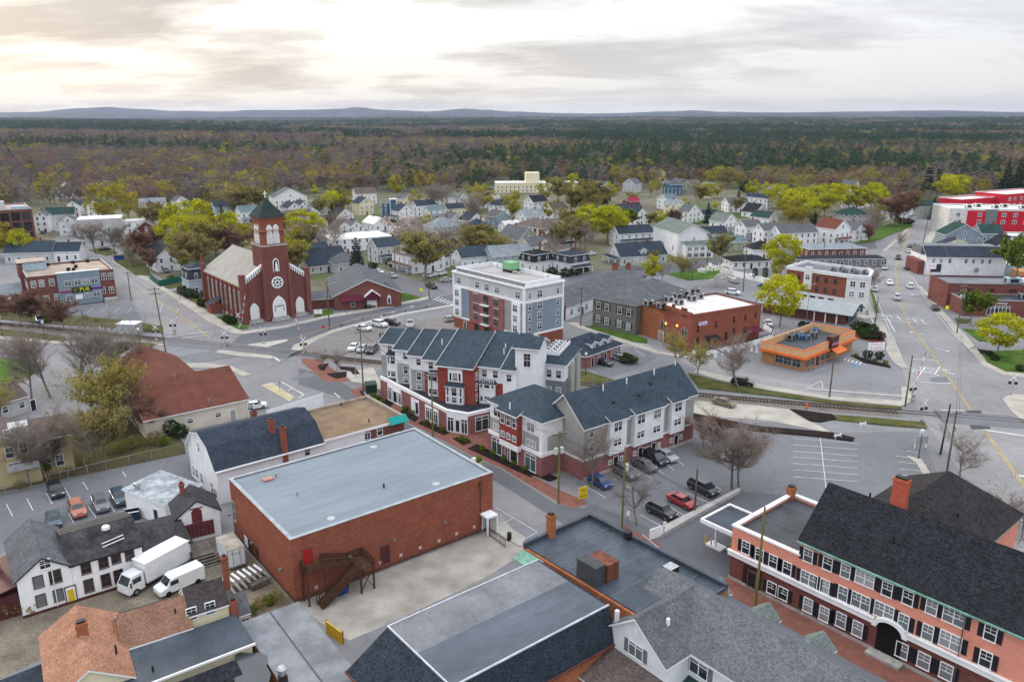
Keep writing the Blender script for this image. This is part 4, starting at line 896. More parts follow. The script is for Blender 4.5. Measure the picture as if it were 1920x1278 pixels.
 for x in(c.w*.3,c.w*.7):c.part('locking_bar',MB().tube((x,-0.06,0.6),(x,-0.06,2.85),0.03,0.03,5),METAL)
 for y in(0.6,c.d-0.6):c.part('block_support',MB().box(0.3,y-0.2,0,c.w-0.3,y+0.2,0.5),CONCD)
 LG = M('faded blue lettering',(0.25,0.33,0.45),0.7); text('Storage',0.42,LG,'lettering',c.e,(c.w/2,-0.04,2.3),(R(90),0,0),0.004); text('Dry Storage & Moving',0.36,LG,'lettering',c.e,(-0.02,c.d/2,2.2),(R(90),0,-R(90)),0.004)
barn()
def cream_house():
 b = Bld('cream_house','cream clapboard house with orange tan hip roof and long brown rear wings','house',(232,1215),(360,1174),(172,1173),4.4,hint='the cream house'); w = b.w; dd = b.d
 b.gable(0,0,w,5.6,4.4,2.0,'x',CREAM,Mroof('brown tan shingles',(0.225,0.125,0.085),fleck=0.25),WHITE,ov=0.3,og=0.1)
 xl = b.P(73,1194.6,4.4)[0]; xr,yf = b.P(254,1266,4.4); xm =(xl+xr)/2; q = b.on(177.5,1252,'l',xm); yb = 6.5; R2 = 2.1
 b.gable(xl+.3,yf,xr-.3,min(yb,11),4.4,R2,'y',CREAM,R_ORNG,WHITE,ov=0.35); b.chimney(xm+.1,1.4,5.5,4.4+R2+1.3,1.0,.75,BRICKO)
 b.win('f',xm-.6,4.0,0.9,1.2,yf); b.wins('f',[xm-1.8,xm+1.4],[1.0],0.9,1.4,yf)
 b.pw('f',[(248,1224),(264,1217)],0.95,1.3); b.pw('f',[(324,1198)],0.9,1.2); b.vent(-0.8,-2.5,5.9,0.8,0.1,DARKM); b.vent(w-1.2,1.4,5.4,0.8,0.08,DARKM)
 x3 = b.P(420,1122,4.6)[0]; b.gable(w+.02,0.9,x3,5.6,5.2,1.7,'x',CREAM,Mroof('dark brown shingles',(0.055,0.045,0.045)),WHITE,ov=0.3,og=0.1)
 b.pw('f',[(394,1139),(359,1150)],0.9,1.3,0.9); b.part('roof',MB().slab([(-2,dd-0.5,4.5),(w+1,dd-0.5,4.5),(w+1,dd+1.8,3.9),(-2,dd+1.8,3.9)],0.15),[Mroof('dark brown shingles',(0.055,0.045,0.045)),DARKM]); q = b.on(396,1110,'f',3.0); b.chimney(w+4.6,4.0,5,9.0,0.6,0.6)
 x4 = b.P(470,1148,3.0)[0]; b.gable(x3+.02,1.6,x4,5.0,2.9,1.5,'x',CREAM,R_GREY,WHITE,ov=0.25,og=0.1); b.win('f',(x3+x4)/2+0.6,0.9,0.8,1.4,1.6); b.chimney(x3+0.5,0.9,0,5.4,0.75,0.65)
 c = Bld('cream_flat_house','cream building with dark flat roofs and white fascia below the cream house','building',(277,1278),(472,1204),(430,1163),4.2,d=7,hint='the cream flat roofed building'); q = c.P(430,1163,4.2)
 c.part('wall',MB().box(-6,0,0,c.w,5.5,4.0),CREAM); c.part('roof',MB().box(-6.2,-0.25,4.0,c.w+.2,5.7,4.25,1,0),[MEMD,WHITE]); c.part('gutter',MB().box(-6.2,-0.42,4.05,c.w+.25,-0.26,4.28),WHITE); c.vent(c.w-9,1.2,4.2,0.7,0.1,DARKM)
 c.gable(-8,-9.5,c.w-2.3,-0.45,2.2,1.6,'x',CREAM,R_BLACK,DARKM,ov=0.1,peak=0.9); c.win('r',1.5,1.5,0.8,1.3,c.w)
 e = Bld('shed_roof','low building with dark roof and pale eave at the corner of the dirt yard','outbuilding',(0,1276),(86,1242),(0,1262),2.6,d=6); e.part('wall',MB().box(-8,-5,0,e.w,-0.1,2.4),WSIDE); e.part('roof',MB().slab([(-8,-6,2.2),(e.w+.2,-6,2.2),(e.w+.2,0,2.7),(-8,0,2.7)],0.2),[R_NAVY,SKYB])
cream_house()
def flat_foreground():
 b = Bld('grey_flat_building','low building with a stained grey membrane roof holding a puddle','building',(453,1166.6),(559,1127.7),(453,1160),3.6,d=1,hint='the puddled flat roof'); w = b.w
 b.part('wall',MB().box(0,-24,0,w-0.1,-0.1,3.4),BRICKO); b.part('roof',MB().box(-0.1,-24.2,3.4,w+.1,0.1,3.6,1,0),[M('stained membrane',(0.17,0.178,0.19),0.5,0.3,0.3,0.1,2),STEEL]); b.part('roof_seam',MB().box(w*.48,-24,3.58,w*.48+0.16,0,3.64),MEMD)
 pts =[(442,1225),(452,1222),(470,1224),(482,1222),(500,1228),(503,1236),(500,1247),(508,1262),(502,1290),(440,1310),(440,1250)]
 pud =[b.P(x,y,3.6)for x,y in pts]; m = MB(); m.prism(pud,3.59,3.612); b.part('puddle',m,M('roof puddle',(0.05,0.055,0.06),0.05,0.1,0.5,spec=0.6))
 x,y = b.P(531,1276,3.6); b.part('roof_ventilator',MB().box(x-.35,y-.35,3.5,x+.35,y+.35,4.3,1).lathe([(0.3,0),(0.3,0.4),(0.5,0.45),(0.5,0.75),(0.3,0.95),(0.05,1.0)],(x,y,4.3),12,0),[METAL,DARKM])
 # big mansard block
 b = Bld('mansard_block','large brick block with grey membrane roof and steep blue black shingle sides','building',(847,1288),(1141,1134),(723,1176),8.6,hint='the mansard block'); w,d = b.w,b.d; zb = max(4.0,b.on(1129,1215,'f',-0.7).z); xl,yl = b.P(611,1215,zb); xl = max(min(xl,-2.5),-8)
 b.part('wall',MB().box(xl+.3,-0.6,0,w+.3,d+.6,zb),BRICKO)
 top =[(0,0),(w,0),(w,d),(0,d)]; bot =[(xl,-0.9),(w+.5,-0.9),(w+.5,d+1.4),(xl,d+1.4)]
 b.part('mansard',MB().frustum(bot,zb,top,8.6),Mroof('blue black shingles',(0.030,0.040,0.052),fleck=0.45)); b.part('eave',MB().box(xl-.1,-1.05,zb-0.2,w+.6,d+1.5,zb-0.003),M('red brown trim',(0.16,0.05,0.035),0.7))
 b.part('roof',MB().box(0.05,0.05,8.6,w*0.985,d*.52,8.68),MEMD if False else M('slate blue membrane',(0.085,0.098,0.122),0.5,0.2,0.2,0.1,1.6,stretch=(0.4,1.5,1))); b.part('roof',MB().box(0.05,d*.52,8.6,w*0.985,d-.05,8.66),M('dusty grey membrane',(0.165,0.17,0.182),0.6,0.16,0.25,0.1,2))
 b.part('drip_edge',MB().box(-.08,-.08,8.58,w,0.05,8.74).box(-.08,.05,8.58,0.05,d,8.74).box(-.08,d-.05,8.58,w,d+.08,8.70),M('pale drip edge',(0.5,0.52,0.54),0.5)); b.seams(0.2,0.2,w-1,d,8.648,5,'y',M('dusty grey membrane',(.165,.17,.18)),0.05)
 b.part('downpipe',MB().box(w+.1,-1.1,1,w+.45,-0.75,8.4),WHITE)
 # rear dark roof with parapet, chimney and roof plant
 c = Bld('dark_roofed_block','brick block with dark membrane roof, low parapet and boxed roof plant','building',(981,1017),(1105.8,961.6),(981,1010),8.2,d=1,hint='the dark roofed block'); w = c.w; y0 = min(c.P(1314,1068,8.2)[1],-20)
 c.part('wall',MB().box(0,y0,0,w,0,7.6),BRICKO); c.part('roof',MB().box(0.3,y0+.3,7.6,w-.3,-0.3,7.75),M('blue black membrane',(0.050,0.064,0.082),0.45,0.3,0.25,0.14,2,stretch=(1,1,1)))
 m = MB(); m.box(0,-0.3,7.6,w,0,8.2); m.box(w-.3,y0,7.6,w,-0.3,8.2); m.box(0,y0,7.6,w-.3,y0+.3,8.0); c.part('parapet',m,MEMD); c.part('coping',MB().box(-.05,-0.36,8.2,w+.05,.06,8.28).box(w-.36,y0,8.2,w+.06,-0.36,8.28),MEMD)
 c.seams(0.3,y0+.3,w-.3,-0.3,7.76,6,'x',MEMG,0.04); q = c.P(1024.8,1000,7.8); c.chimney(q[0],-0.45,7,10.6,0.8,0.8,BRICKO)
 x,y = c.P(1117,1083,7.75); c.part('roof_plant',MB().box(x-1.3,y-1.2,7.7,x+0.1,y+1.6,9.9,1).box(x+0.15,y-1.5,7.7,x+1.9,y+1.3,9.8,0),[M('rusty plant casing',(0.14,0.055,0.035),0.7,0.3,1.5),M('dark plant casing',(0.06,0.062,0.066),0.6)])
 x,y = c.P(1176,1010,7.75); c.part('roof_fan',MB().lathe([(0.35,0),(0.35,0.6),(0.6,0.65),(0.55,1.1),(0.1,1.2)],(x,y,7.7),10),DARKM); c.part('brace_pipe',MB().tube((x+1.5,y-1,8.2),(x+0.5,y-6,7.85),0.06,0.06,5),METAL)
 x,y = c.P(1257,1072,7.75); c.part('roof_hatch',MB().box(x-0.7,y-0.6,7.7,x+0.7,y+0.6,8.5,1,0),[METAL,DARKM]); c.part('copper_gable',MB().slab([(-1.6,-3.5,6.9),(0,-3.5,7.4),(0,0,7.4),(-1.6,0,6.9)],.12,0,0),COPPER)
flat_foreground()
def white_house():
 b = Bld('white_gable_house','white clapboard house with grey shingle roofs and shuttered windows beside the mansard block','house',(1140.6,1173),(1247.6,1245),(1230,1120),6.2,hint='the white gable house'); w = b.w
 q = b.on(1195,1160.6,'f'); rise = q.z-6.2; xr,yr = b.P(1300,1100,q.z); ym = b.P(1280,1219,6.2)[1]; ym = min(max(ym,3.5),9)
 b.gable(0,0,w,max(yr,ym+2),6.2,rise,'y',WSIDE,R_GREY,WHITE,ov=0.45,og=0.4)
 D2 = max(2*(yr-ym),9); b.gable(-0.5,ym,40,ym+D2,6.2,rise,'x',WSIDE,Mroof('granite grey shingles',(0.12,0.125,0.137),var=.1,fleck=0.28),WHITE,ov=0.45,og=0.3)
 SG = M('grey shutter',(0.16,0.165,0.18),0.6); b.win('f',b.on(1192,1219,'f').x,b.on(1192,1219,'f').z-0.7,1.7,1.4,0,'shop',shut=SG); b.win('f',b.on(1310,1253,'f',ym).x,b.on(1310,1253,'f',ym).z-0.7,2.0,1.4,ym,'shop',shut=SG)
 b.wins('f',[w+9,w+15],[4.2],2.0,1.4,ym,style='shop',shut=SG); b.put('gable_vent',MB().box(-0.2,-0.06,0,0.2,0,0.6).mesh('gable_vent',WHITE),'f',w/2,6.2+rise-1.7); b.part('vent_pipe',MB().box(w-2.3,2.6,7.2,w-2.05,2.9,8.7),WHITE)
 q = b.P(1103,1237,3.0); b.part('wall',MB().box(-0.8,-4.0,0,w-.3,-0.02,2.9),WSIDE,label='enclosed front porch'); b.part('porch_roof',MB().slab([(-1.2,-4.5,2.9),(w+0.1,-4.5,2.9),(w+.1,-0.02,4.3),(-1.2,-0.02,4.3)],0.18),[R_BROWN,WHITE]); b.wins('f',[1.3,5.5],[0.9],1.8,1.3,-4.0,style='shop')
 b.part('side_roof',MB().slab([(w+.1,1.0,2.4),(w+14,1.0,2.4),(w+14,ym-0.02,3.4),(w+.1,ym-.02,3.4)],0.16),[R_GREEN,WHITE]); b.part('wall',MB().box(w+.1,1.5,0,w+14,ym-.03,2.3),WSIDE)
 for px,py in((1375,1104),(1452,1160),(1545,1220)):
  x,y = b.P(px,py,5.0); b.gable(x-1.3,ym+D2-3,x+1.3,ym+D2+0.6,6.3,1.1,'y',SAGE,R_SAGE,WHITE,ov=0.25)
white_house()
def inn():
 b = Bld('pink_inn','long salmon pink painted brick inn with black shuttered windows and a black hipped roof','inn',(1366,1084),(1640,1222),(1366,1080),0.0,d=12,hint='the pink inn')
 HF = 7.0; HE = 9.15; xm = b.P(1497,1016,HE)[0]; q = b.on(1545.6,916,'l',xm); yr = q.y; rise = q.z-HE; L_ = 44.0; q2 = b.on(1382,989,'f'); HF = q2.z
 D = max(11,min(2*yr,15)); dF = min(max(b.P(1499,931,HF)[1],9),15)
 b.flat(0,0,xm-.02,dF,HF,0.35,SALMON,M('dark felt roof',(0.050,0.055,0.06),0.5,0.25,0.3,0.12,2),WHITE,0.35,z0=3.42,over=0.12,ctop=0.22); b.seams(0.4,0.4,xm-.4,dF-.4,HF-.34,5,'x',MEMG,.03)
 b.part('wall',MB().box(0.02,0.02,0,xm,dF-.02,3.4),BRICKD,label='dark brick ground floor')
 b.part('wall',MB().box(xm,0,3.42,L_,D,HE),SALMON); b.part('wall',MB().box(xm+.01,0.02,0,L_,D-.02,3.4),BRICKD,label='dark brick ground floor')
 b.gable(xm,0,L_,D,HE,max(3.6,min(rise,5.2)),'x',SALMON,R_BLACK,COPPER,ov=0.3,og=0.35,walls=False); rise = max(3.6,min(rise,5.2))
 b.part('gable_wall',MB().add([(xm+.02,0,HE),(xm+.02,D,HE),(xm+.02,D/2,HE+rise),(xm+.3,0,HE),(xm+.3,D,HE),(xm+.3,D/2,HE+rise)],[(0,2,1),(3,4,5),(0,3,5,2),(1,2,5,4)]),SALMON)
 b.part('gutter',MB().box(xm-.3,-0.5,HE-.2,L_,-0.32,HE-.02),COPPER)
 m = MB(); xa = b.on(1668,1190,'f').x; cz = 3.42
 m.box(-0.25,-0.3,cz,xa-1.7,-0.003,cz+.55); m.box(-0.35,-0.4,cz+.55,xa-1.7,-0.003,cz+.68); m.box(xa+1.7,-0.3,cz,L_,-0.003,cz+.55); m.box(xa+1.7,-0.4,cz+.55,L_,-0.003,cz+.68)
 for k in range(10):
  t0,t1 = math.pi*k/10,math.pi*(k+1)/10; r0,r1 = 1.35,1.85; P_ = lambda r,t,y:(xa-r*math.cos(t),y,cz-0.1+r*0.75*math.sin(t))
  m.add([P_(r0,t0,-.45),P_(r0,t1,-.45),P_(r1,t1,-.45),P_(r1,t0,-.45),P_(r0,t0,0),P_(r0,t1,0),P_(r1,t1,0),P_(r1,t0,0)],[(3,2,1,0),(0,1,5,4),(7,6,2,3)])
 b.part('cornice_band',m,WHITE); b.part('arched_entrance',MB().box(xa-1.3,-0.06,0.1,xa+1.3,-0.004,3.4).lathe([(1.3,-0.02),(1.3,0.02)],(xa,-0.03,3.4),4)if False else MB().box(xa-1.3,-0.06,0.1,xa+1.3,-0.004,4.1),M('painted doorway shade',(0.012,0.01,0.01),0.7)); b.part('entrance_step',MB().box(xa-1.8,-1.2,0.1,xa+1.8,-0.01,0.42),STONE); b.band(0,0,L_,D,0.13,0.5,STONE,0.1,'stone_base','fl')  # entrance is a flat panel, coloured near black for the shade inside
 def row(pts,w,h,**k):b.pw('f',pts,w,h,**k)
 row([(1398.6,1026),(1424,1040),(1449.6,1052),(1476,1065)],0.95,1.5,shut=SHUT); row([(1515.5,1041),(1552,1056),(1585.5,1070),(1663.5,1104),(1702.5,1120)],0.95,1.45,shut=SHUT); row([(1621.5,1084)],1.9,1.45,style='pair',shut=SHUT,gl=GLASSB)
 row([(1747,1137.5)],0.95,1.45,shut=SHUT); row([(1788.5,1156)],1.9,1.45,style='pair',shut=SHUT,gl=GLASSB); row([(1857,1186)],0.95,1.5,shut=SHUT)
 row([(1517,1086)],1.9,1.6,style='pair',shut=SHUT,gl=GLASSB); row([(1546.5,1099)],0.95,1.6,shut=SHUT,gl=GLASSB); row([(1580.5,1112.5)],0.95,1.6,shut=SHUT,gl=GLASSB); row([(1614,1127)],1.9,1.6,style='pair',shut=SHUT,gl=GLASSB); row([(1657.5,1145)],1.9,1.6,style='pair',shut=SHUT,gl=GLASSB); row([(1694,1165)],0.95,1.6,shut=SHUT,gl=GLASSB)
 row([(1739.5,1185)],0.95,1.6,shut=SHUT,gl=GLASSB); row([(1782,1201)],1.9,1.6,style='pair',shut=SHUT,gl=GLASSB); row([(1848,1235)],0.95,1.6,shut=SHUT)
 row([(1447,1102),(1468,1112)],1.1,1.4,shut=SHUT,fr=WHITE); row([(1515,1134),(1545,1150)],1.0,1.6,shut=SHUT,gl=GLASSB); row([(1577,1162),(1608,1178)],1.0,1.6,shut=SHUT,gl=GLASSB); row([(1691,1218),(1732,1238),(1774,1258)],1.1,1.6,shut=SHUT,gl=GLASSB)
 b.door('f',3.2,1.1,2.4,z=.15,fr=BRICKD); b.part('porch_shade_panel',MB().box(1.9,-0.05,.15,4.4,-0.005,3.0),M('porch shade',(0.04,0.025,0.02),0.8)); b.door('f',3.2,1.0,2.2,c=-0.06,z=.2,col=DARKM,fr=BRICKD)  # flat dark panel stands in for the shade of a porch recess
 x = b.on(1806,1180,'f').x; b.part('downpipe',MB().tube((x,-.12,.3),(x,-.12,HE-.3),.06,.06,5),M('dark copper pipe',(0.12,0.08,0.07),0.6))
 # rear wing
 ax,ay = b.P(1777,886,HE+rise); b.hip(ax-6.5,D/2,ax+6.5,max(ay+6,D+14),HE,rise-0.1,SALMON,Mroof('brown black shingles',(0.034,0.031,0.032),fleck=0.45),COPPER,ov=0.4,inset=6.0)
 cx,cy = b.P(1684,964,HE+rise); b.chimney(cx-.9,max(cy,D/2+.8),HE,HE+rise+3.2,1.5,0.9,M('red painted chimney',(0.42,0.10,0.06),0.8,0.1,2)); x,y = b.P(1490,925,HF); b.chimney(x,dF-0.6,HF-1,HF+1.3,0.9,0.9,BRICKO)
 for px,py in((1630,938),(1674,1020),(1803,1035),(1795,972),(1743,885+15)):
  x,y = b.P(px,py,HE+2.4); b.vent(x,y,HE+1.8 if y<D else HE+1.5,1.6,0.12,DARKM)
 x,y = b.P(1720,932,HE+2.5); b.part('skylight',MB().box(x-.5,y-.7,HE+1.5,x+.5,y+.7,HE+2.6),CONC)
 # drive-through canopy
 c = empty('entrance_canopy','flat drive-through canopy with white edge beam on one white column beside the pink inn','canopy',(*b.tow(0,0),0),b.ang); z = 4.6
 p =[b.P(*t,z)for t in((1314,973),(1383,1003),(1427,968),(1368,944))]; x0 = min(t[0]for t in p); y0,y1 = p[0][1],p[3][1]; y0,y1 = max(1.0,y0),max(y1,y0+6)
 part('deck',MB().box(x0+.25,y0+.25,z-.3,-0.02,y1-.25,z-.12),MEMD,c); part('edge_beam',MB().box(x0,y0,z-.45,-0.02,y0+.25,z+.1).box(x0,y1-.25,z-.45,-0.02,y1,z+.1).box(x0,y0+.25,z-.45,x0+.25,y1-.25,z+.1),WHITE,c)
 x,y = b.P(1334,1020,0.2); x = min(max(x,x0+1),-1.5); y = max(y,y0+1); part('column',MB().box(x-.14,y-.14,0,x+.14,y+.14,z-.45).box(x-1.2,y-.5,0,x+1.2,y+.9,.3),WHITE,c)
inn()
# ------------------------------------------------ the apartment complex
def apartments():
 b = Bld('apartment_wing','white, grey and red stepped apartment wing over a curved brick shop front','apartment building',(708.8,643),(750,647),(754,618),11.2,w=35,d=12,hint='the stepped apartment wing')
 EA = 11.2; ST_ = M('podium membrane',(0.028,0.032,0.04),0.6)
 pod =[(0.0,0.2),(20.0,-13.0),(24.4,-13.5),(27.2,-10.0),(31.5,-9.5),(31.5,9),(0.0,9)]
 b.part('shop_front_wall',MB().prism(pod,0,3.6,0),BRICKP); b.part('white_band',MB().prism([(p[0],p[1]-.05)for p in pod],3.605,4.15,0),WHITE); b.part('podium_roof',MB().prism([(p[0]*.98+.3,p[1]+.6)for p in pod],4.16,4.2),ST_)
 def facade(p,q,items):
  p,q = Vector(p),Vector(q); a = math.atan2(q.y-p.y,q.x-p.x); Ln =(q-p).length
  for(t,kind,w_,h_,z_)in items:
   c = p.lerp(q,t);
   if kind=='panel':o = obj('pilaster_panel',MB().box(-w_/2,-0.05,z_,w_/2,-0.004,z_+h_).mesh('pilaster_panel',WHITE),b.e,(c.x,c.y,0),(0,0,a))
   elif kind=='door':o = obj('door',door_mesh(w_,h_,WHITE,WHITE,True),b.e,(c.x+.06*math.sin(a),c.y-.06*math.cos(a),z_),(0,0,a))
   else:
    fm,gm = win_mesh(w_,h_,'shop',WHITE,{'t':GLASST,'d':GLASSD}.get(kind,GLASS),True); o = obj('window',fm,b.e,(c.x+.06*math.sin(a),c.y-.06*math.cos(a),z_),(0,0,a)); obj('pane',gm,o)
 facade(pod[0],pod[1],[(.23,'panel',5.2,3.6,0),(.16,'t',1.1,2.5,.4),(.205,'d',.55,2.5,.4),(.245,'door',1.5,2.6,.12),(.29,'d',.6,2.4,.4),(.33,'d',1.0,2.3,.4),(.555,'panel',2.9,3.2,0),(.585,'door',1.2,2.7,.12),(.80,'panel',4.6,3.2,.1),(.745,'d',1.1,2.2,.6),(.80,'d',1.1,2.2,.6),(.86,'t',1.2,2.2,.6)])
 facade(pod[1],pod[2],[(.5,'panel',4.3,3.6,0),(.2,'d',1.1,2.6,.3),(.52,'door',1.0,2.6,.12),(.83,'t',1.1,2.6,.3)]); facade(pod[2],pod[3],[(.62,'d',2.6,2.5,.5)])
 # stepped flats over the shops: (x0, x1, front y, ridge y, ridge z)
 U =[(0.3,4.9,0.5,5.0,12.95),(4.9,9.1,-2.4,3.8,13.5),(9.1,13.0,-5.1,2.7,14.07),(13.0,16.9,-6.7,2.3,14.5),(16.9,24.1,-9.4,1.8,14.9),(24.1,29.0,-7.4,3.0,14.84),(29.0,31.6,-8.0,3.0,14.84)]
 for i,(x0,x1,y0,yr,zr)in enumerate(U):
  m =[WSIDE,WSIDE,WSIDE,WSIDE,REDPAN,WSIDE,WSIDE][i]; k =(zr-EA)/(yr-y0); bk = yr+6
  b.part('wall',MB().box(x0+.004*i,y0,4.21,x1,yr+5.5,EA),m,label='red panelled bay' if i==4 else None)
  r = MB(); r.slab([(x0-.35,y0-.55,EA-.55*k+.22),(x1,y0-.55,EA-.55*k+.22),(x1,yr,zr+.22),(x0-.35,yr,zr+.22)],0.22); r.slab([(x1,bk,zr-2.1),(x0,bk,zr-2.1),(x0,yr,zr+.22),(x1,yr,zr+.22)],0.22)
  r.add([(x0,y0,EA),(x0,yr,zr),(x0,yr+5,EA)],[(0,1,2),(2,1,0)],1); b.part('roof',r,[R_BLUE,WHITE])
  r = MB().tube((x0-.3,y0-.5,EA-.5*k+.26),(x0-.3,yr,zr+.26),0.09,0.09,4); b.part('step_flashing',r,METAL)
 def bay(x,y,w_,z0,z1,mat=WSIDE,roof=True,tri=(4.6+.1,7.3)):
  b.part('bay',MB().box(x-w_/2,y-.7,z0,x+w_/2,y-.003,z1),mat)
  if roof:b.part('bay_roof',MB().frustum([(x-w_/2-.25,y-.95),(x+w_/2+.25,y-.95),(x+w_/2+.25,y-.01),(x-w_/2-.25,y-.01)],z1+.1,[(x-w_/2+.2,y-.3),(x+w_/2-.2,y-.3),(x+w_/2-.2,y-.01),(x-w_/2+.2,y-.01)],z1+.75).box(x-w_/2-.25,y-.95,z1,x+w_/2+.25,y-.01,z1+.1,1),[R_NAVY,WHITE])
  for k_,z in enumerate(tri):
   hh = 1.0 if k_==0 else 1.5; b.win('f',x,z,.95,hh,y-.7); b.win('f',x-w_/2+.42,z,.38,hh,y-.7,'plain'); b.win('f',x+w_/2-.42,z,.38,hh,y-.7,'plain')
 DW = dict(fr=M('dark sash',(0.05,0.05,0.055),0.5))
 bay(3.2,.5,2.7,4.22,8.9); b.win('f',2.3,9.4,.9,1.3,.5); b.part('wall_panel',MB().box(.33,.44,4.22,1.7,.497,8.7),GREYS)
 for x0,x1,y0 in((4.9,9.1,-2.4),(9.1,13.0,-5.1)):
  xc =(x0+x1)/2; b.part('wall_panel',MB().box(x0+.5,y0-.25,4.22,x1-.1,y0-.003,8.3),GREYS); b.win('f',xc+.1,9.3,.9,1.2,y0); b.win('f',xc+.2,6.5,.9,1.4,y0-.25); b.win('f',xc+.2,4.6,.9,.9,y0-.25)
 b.part('wall_panel',MB().box(13.05,-6.76,4.22,16.85,-6.703,8.7),REDPAN); bay(15.4,-6.7,2.8,4.22,8.4); b.wins('f',[14.4,16.2],[9.4],.85,1.25,-6.7)
 bay(20.4,-9.4,3.4,4.22,7.5,tri=(4.6,6.0-.1)); b.part('wall_panel',MB().box(19.0,-9.5,8.3,21.8,-9.403,10.7),WHITE); b.win('f',20.4,8.5,1.0,1.5,-9.5); b.win('f',19.5,8.5,.4,1.5,-9.5,'plain'); b.win('f',21.3,8.5,.4,1.5,-9.5,'plain'); b.wins('r',[-8.4],[4.9,6.9,8.9],.7,1.2,24.1)
 b.part('wall_panel',MB().box(24.15,-7.46,4.22,31.5,-7.403,8.2),REDPAN); bay(26.0,-7.4,3.0,4.22,8.0); b.wins('f',[25.3,27.4],[9.2],.9,1.3,-7.4); b.win('f',30.2,9.0,.9,1.3,-8.0)
 # stair tower and grey wing
 b.gable(31.2,-7.5,35.4,-2.0,15.4,1.3,'x',WSIDE,R_BLUE,WHITE,ov=.5,og=.5,z0=0); b.win('f',33.4,11.9,1.2,2.4,-7.5,'six')
 b.part('wall',MB().box(34.6,-2.2,8.0,38.9,8.3,11.2),WSIDE); b.part('wall',MB().box(34.61,-2.19,0,38.89,8.29,8.0),GREYD,label='slate grey lower storeys'); b.part('wall_panel',MB().box(38.88,0.6,0,39.5,3.4,10.2).box(38.88,5,0,39.5,8,10.6),GREYS)
 b.part('roof',MB().frustum([(34.2,-2.8),(39.4,-2.8),(39.4,8.8),(34.2,8.8)],11.3,[(34.4,-1.0),(37.4,-1.0),(37.4,7.4),(34.4,7.4)],12.5).box(34.2,-2.8,11.2,39.4,8.8,11.3,1),[R_BLUE,WHITE]); b.part('roof_deck_rail',MB().box(34.5,-1.1,12.5,37.5,-1.0,13.2).box(37.4,-1.0,12.5,37.5,7.4,13.2),WHITE)
 for i in range(2):
  for j in range(5):b.hvac(35.3+i*1.25,-0.2+j*1.6,12.52,.8,.8,.75,WHITE,'condenser_unit')
 for z in(5.3,8.6):b.wins('f',[36.0,37.8],[z],.9,1.4,-2.2)
 b.wins('r',[4.2],[5.6,8.6],.6,1.2,38.9)
 for px,py in((945,660),(829,642),(1014-66,651)):x,y = b.P(px,py,13.4); b.vent(x,y,13.2,.9,.1)
 # corner house
 s = Bld('corner_apartment_house','white, grey and red corner apartment house with hipped blue slate roof and brick shop base','apartment building',(919,751),(1017,793),(990,722),9.2,w=12.9,d=10.4,hint='the corner apartment house'); w = s.w
 s.part('shop_front_wall',MB().box(-.15,-.2,0,w+.15,10.4,3.5),BRICKP); s.part('white_band',MB().box(-.25,-.3,3.5,w+.25,10.4,4.1),WHITE); s.part('wall',MB().box(0,0,4.1,w,10.4,9.2),WSIDE); s.hip(0,0,w,10.4,9.2,3.0,rm=R_BLUE,walls=False,ov=.55)
 s.part('wall_panel',MB().box(.02,-.05,4.12,3.4,-.003,6.5).box(8.4,-.05,4.12,w-.6,-.003,6.6),GREYS); s.part('wall_panel',MB().box(3.5,-.9,3.9,8.2,-.003,9.1),REDPAN,label='red panelled bay'); s.part('shop_band',MB().box(3.5,-.95,2.9,8.2,-.203,3.9),WHITE); s.part('bay_roof',MB().slab([(3.2,-1.5,9.15),(8.5,-1.5,9.15),(8.5,.6,10.0),(3.2,.6,10.0)],.2),[R_BLUE,WHITE]); s.part('wall_panel',MB().box(w+.003,1.2,4.12,w+.05,6,6.6),GREYS); s.part('corner_board',MB().box(w-.5,-.12,4.1,w+.12,.4,9.15),WHITE)
 s.wins('f',[1.9,10.3],[7.0],1.7,1.4,style='pair'); s.wins('f',[2.0,10.4],[4.6],2.2,.9,style='tri'); s.wins('f',[4.4,5.85,7.3],[6.9],.85,1.6,-.9); s.wins('f',[4.4,5.85,7.3],[4.6],.8,.8,-.9)
 s.wins('f',[2.0,10.5],[.5],2.5,2.6,-.2,style='shop',gl=GLASST); s.door('f',6.4,1.9,2.6,-.2,.15,WHITE,glazed=True); s.door('f',4.5,.5,2.6,-.2,.15,NAVYS); s.win('r',7.8,4.5,1.0,.9,w)
 s.part('wall',MB().box(w+.003,6.0,3.4,w+2.2,10.3,9.0),GREYS); s.part('wall',MB().box(w+.003,5.5,0,w+2.5,10.35,3.35),BRICKP)
 for px,py in((1006,742),(956,762)):x,y = s.P(px,py,10.8); s.vent(x,y,10.6,.9,.1)
 h = Bld('porch_block','small white link block with square hipped roof between the apartment houses','annex',(969,724),None,None,7.1,ang=-50.1,w=5.2,d=5.2)
 h.hip(-4.6,.4,-.4,5.2,7.1,1.3,WSIDE,R_BLUE,ov=.5); h.win('f',-3.0,5.2,.8,1.0,.4)
 # row of houses
 r = Bld('row_houses','white and grey row houses with one long blue slate roof and dark front doors','row houses',(1095,800),(1303,735),(1267,682),9.0,d=8.8,hint='the row houses'); w = r.w; q = r.on(1060,740,'l'); rise = q.z-9 if 3<q.z-9<5 else 4.0
 r.gable(0,0,w,8.8,9.0,rise,'x',GREYS,R_BLUE,WHITE,ov=.55,og=.45,z0=3.3); r.part('wall',MB().box(-.08,-.1,.0,w+.08,8.8,3.2),BRICKP,label='plum brick ground floor'); r.part('white_band',MB().box(-.14,-.16,3.2,w+.14,8.8,3.5),WHITE)
 us =[r.on(x,y,'f',-.8).x for x,y in((1145,780),(1192,763),(1262,742),(1284,736))]; q1,q2,q3,q4,q5,q6 =[r.on(x,770,'f',-.8).x for x in(1146,1177,1192,1246,1260,1285)]
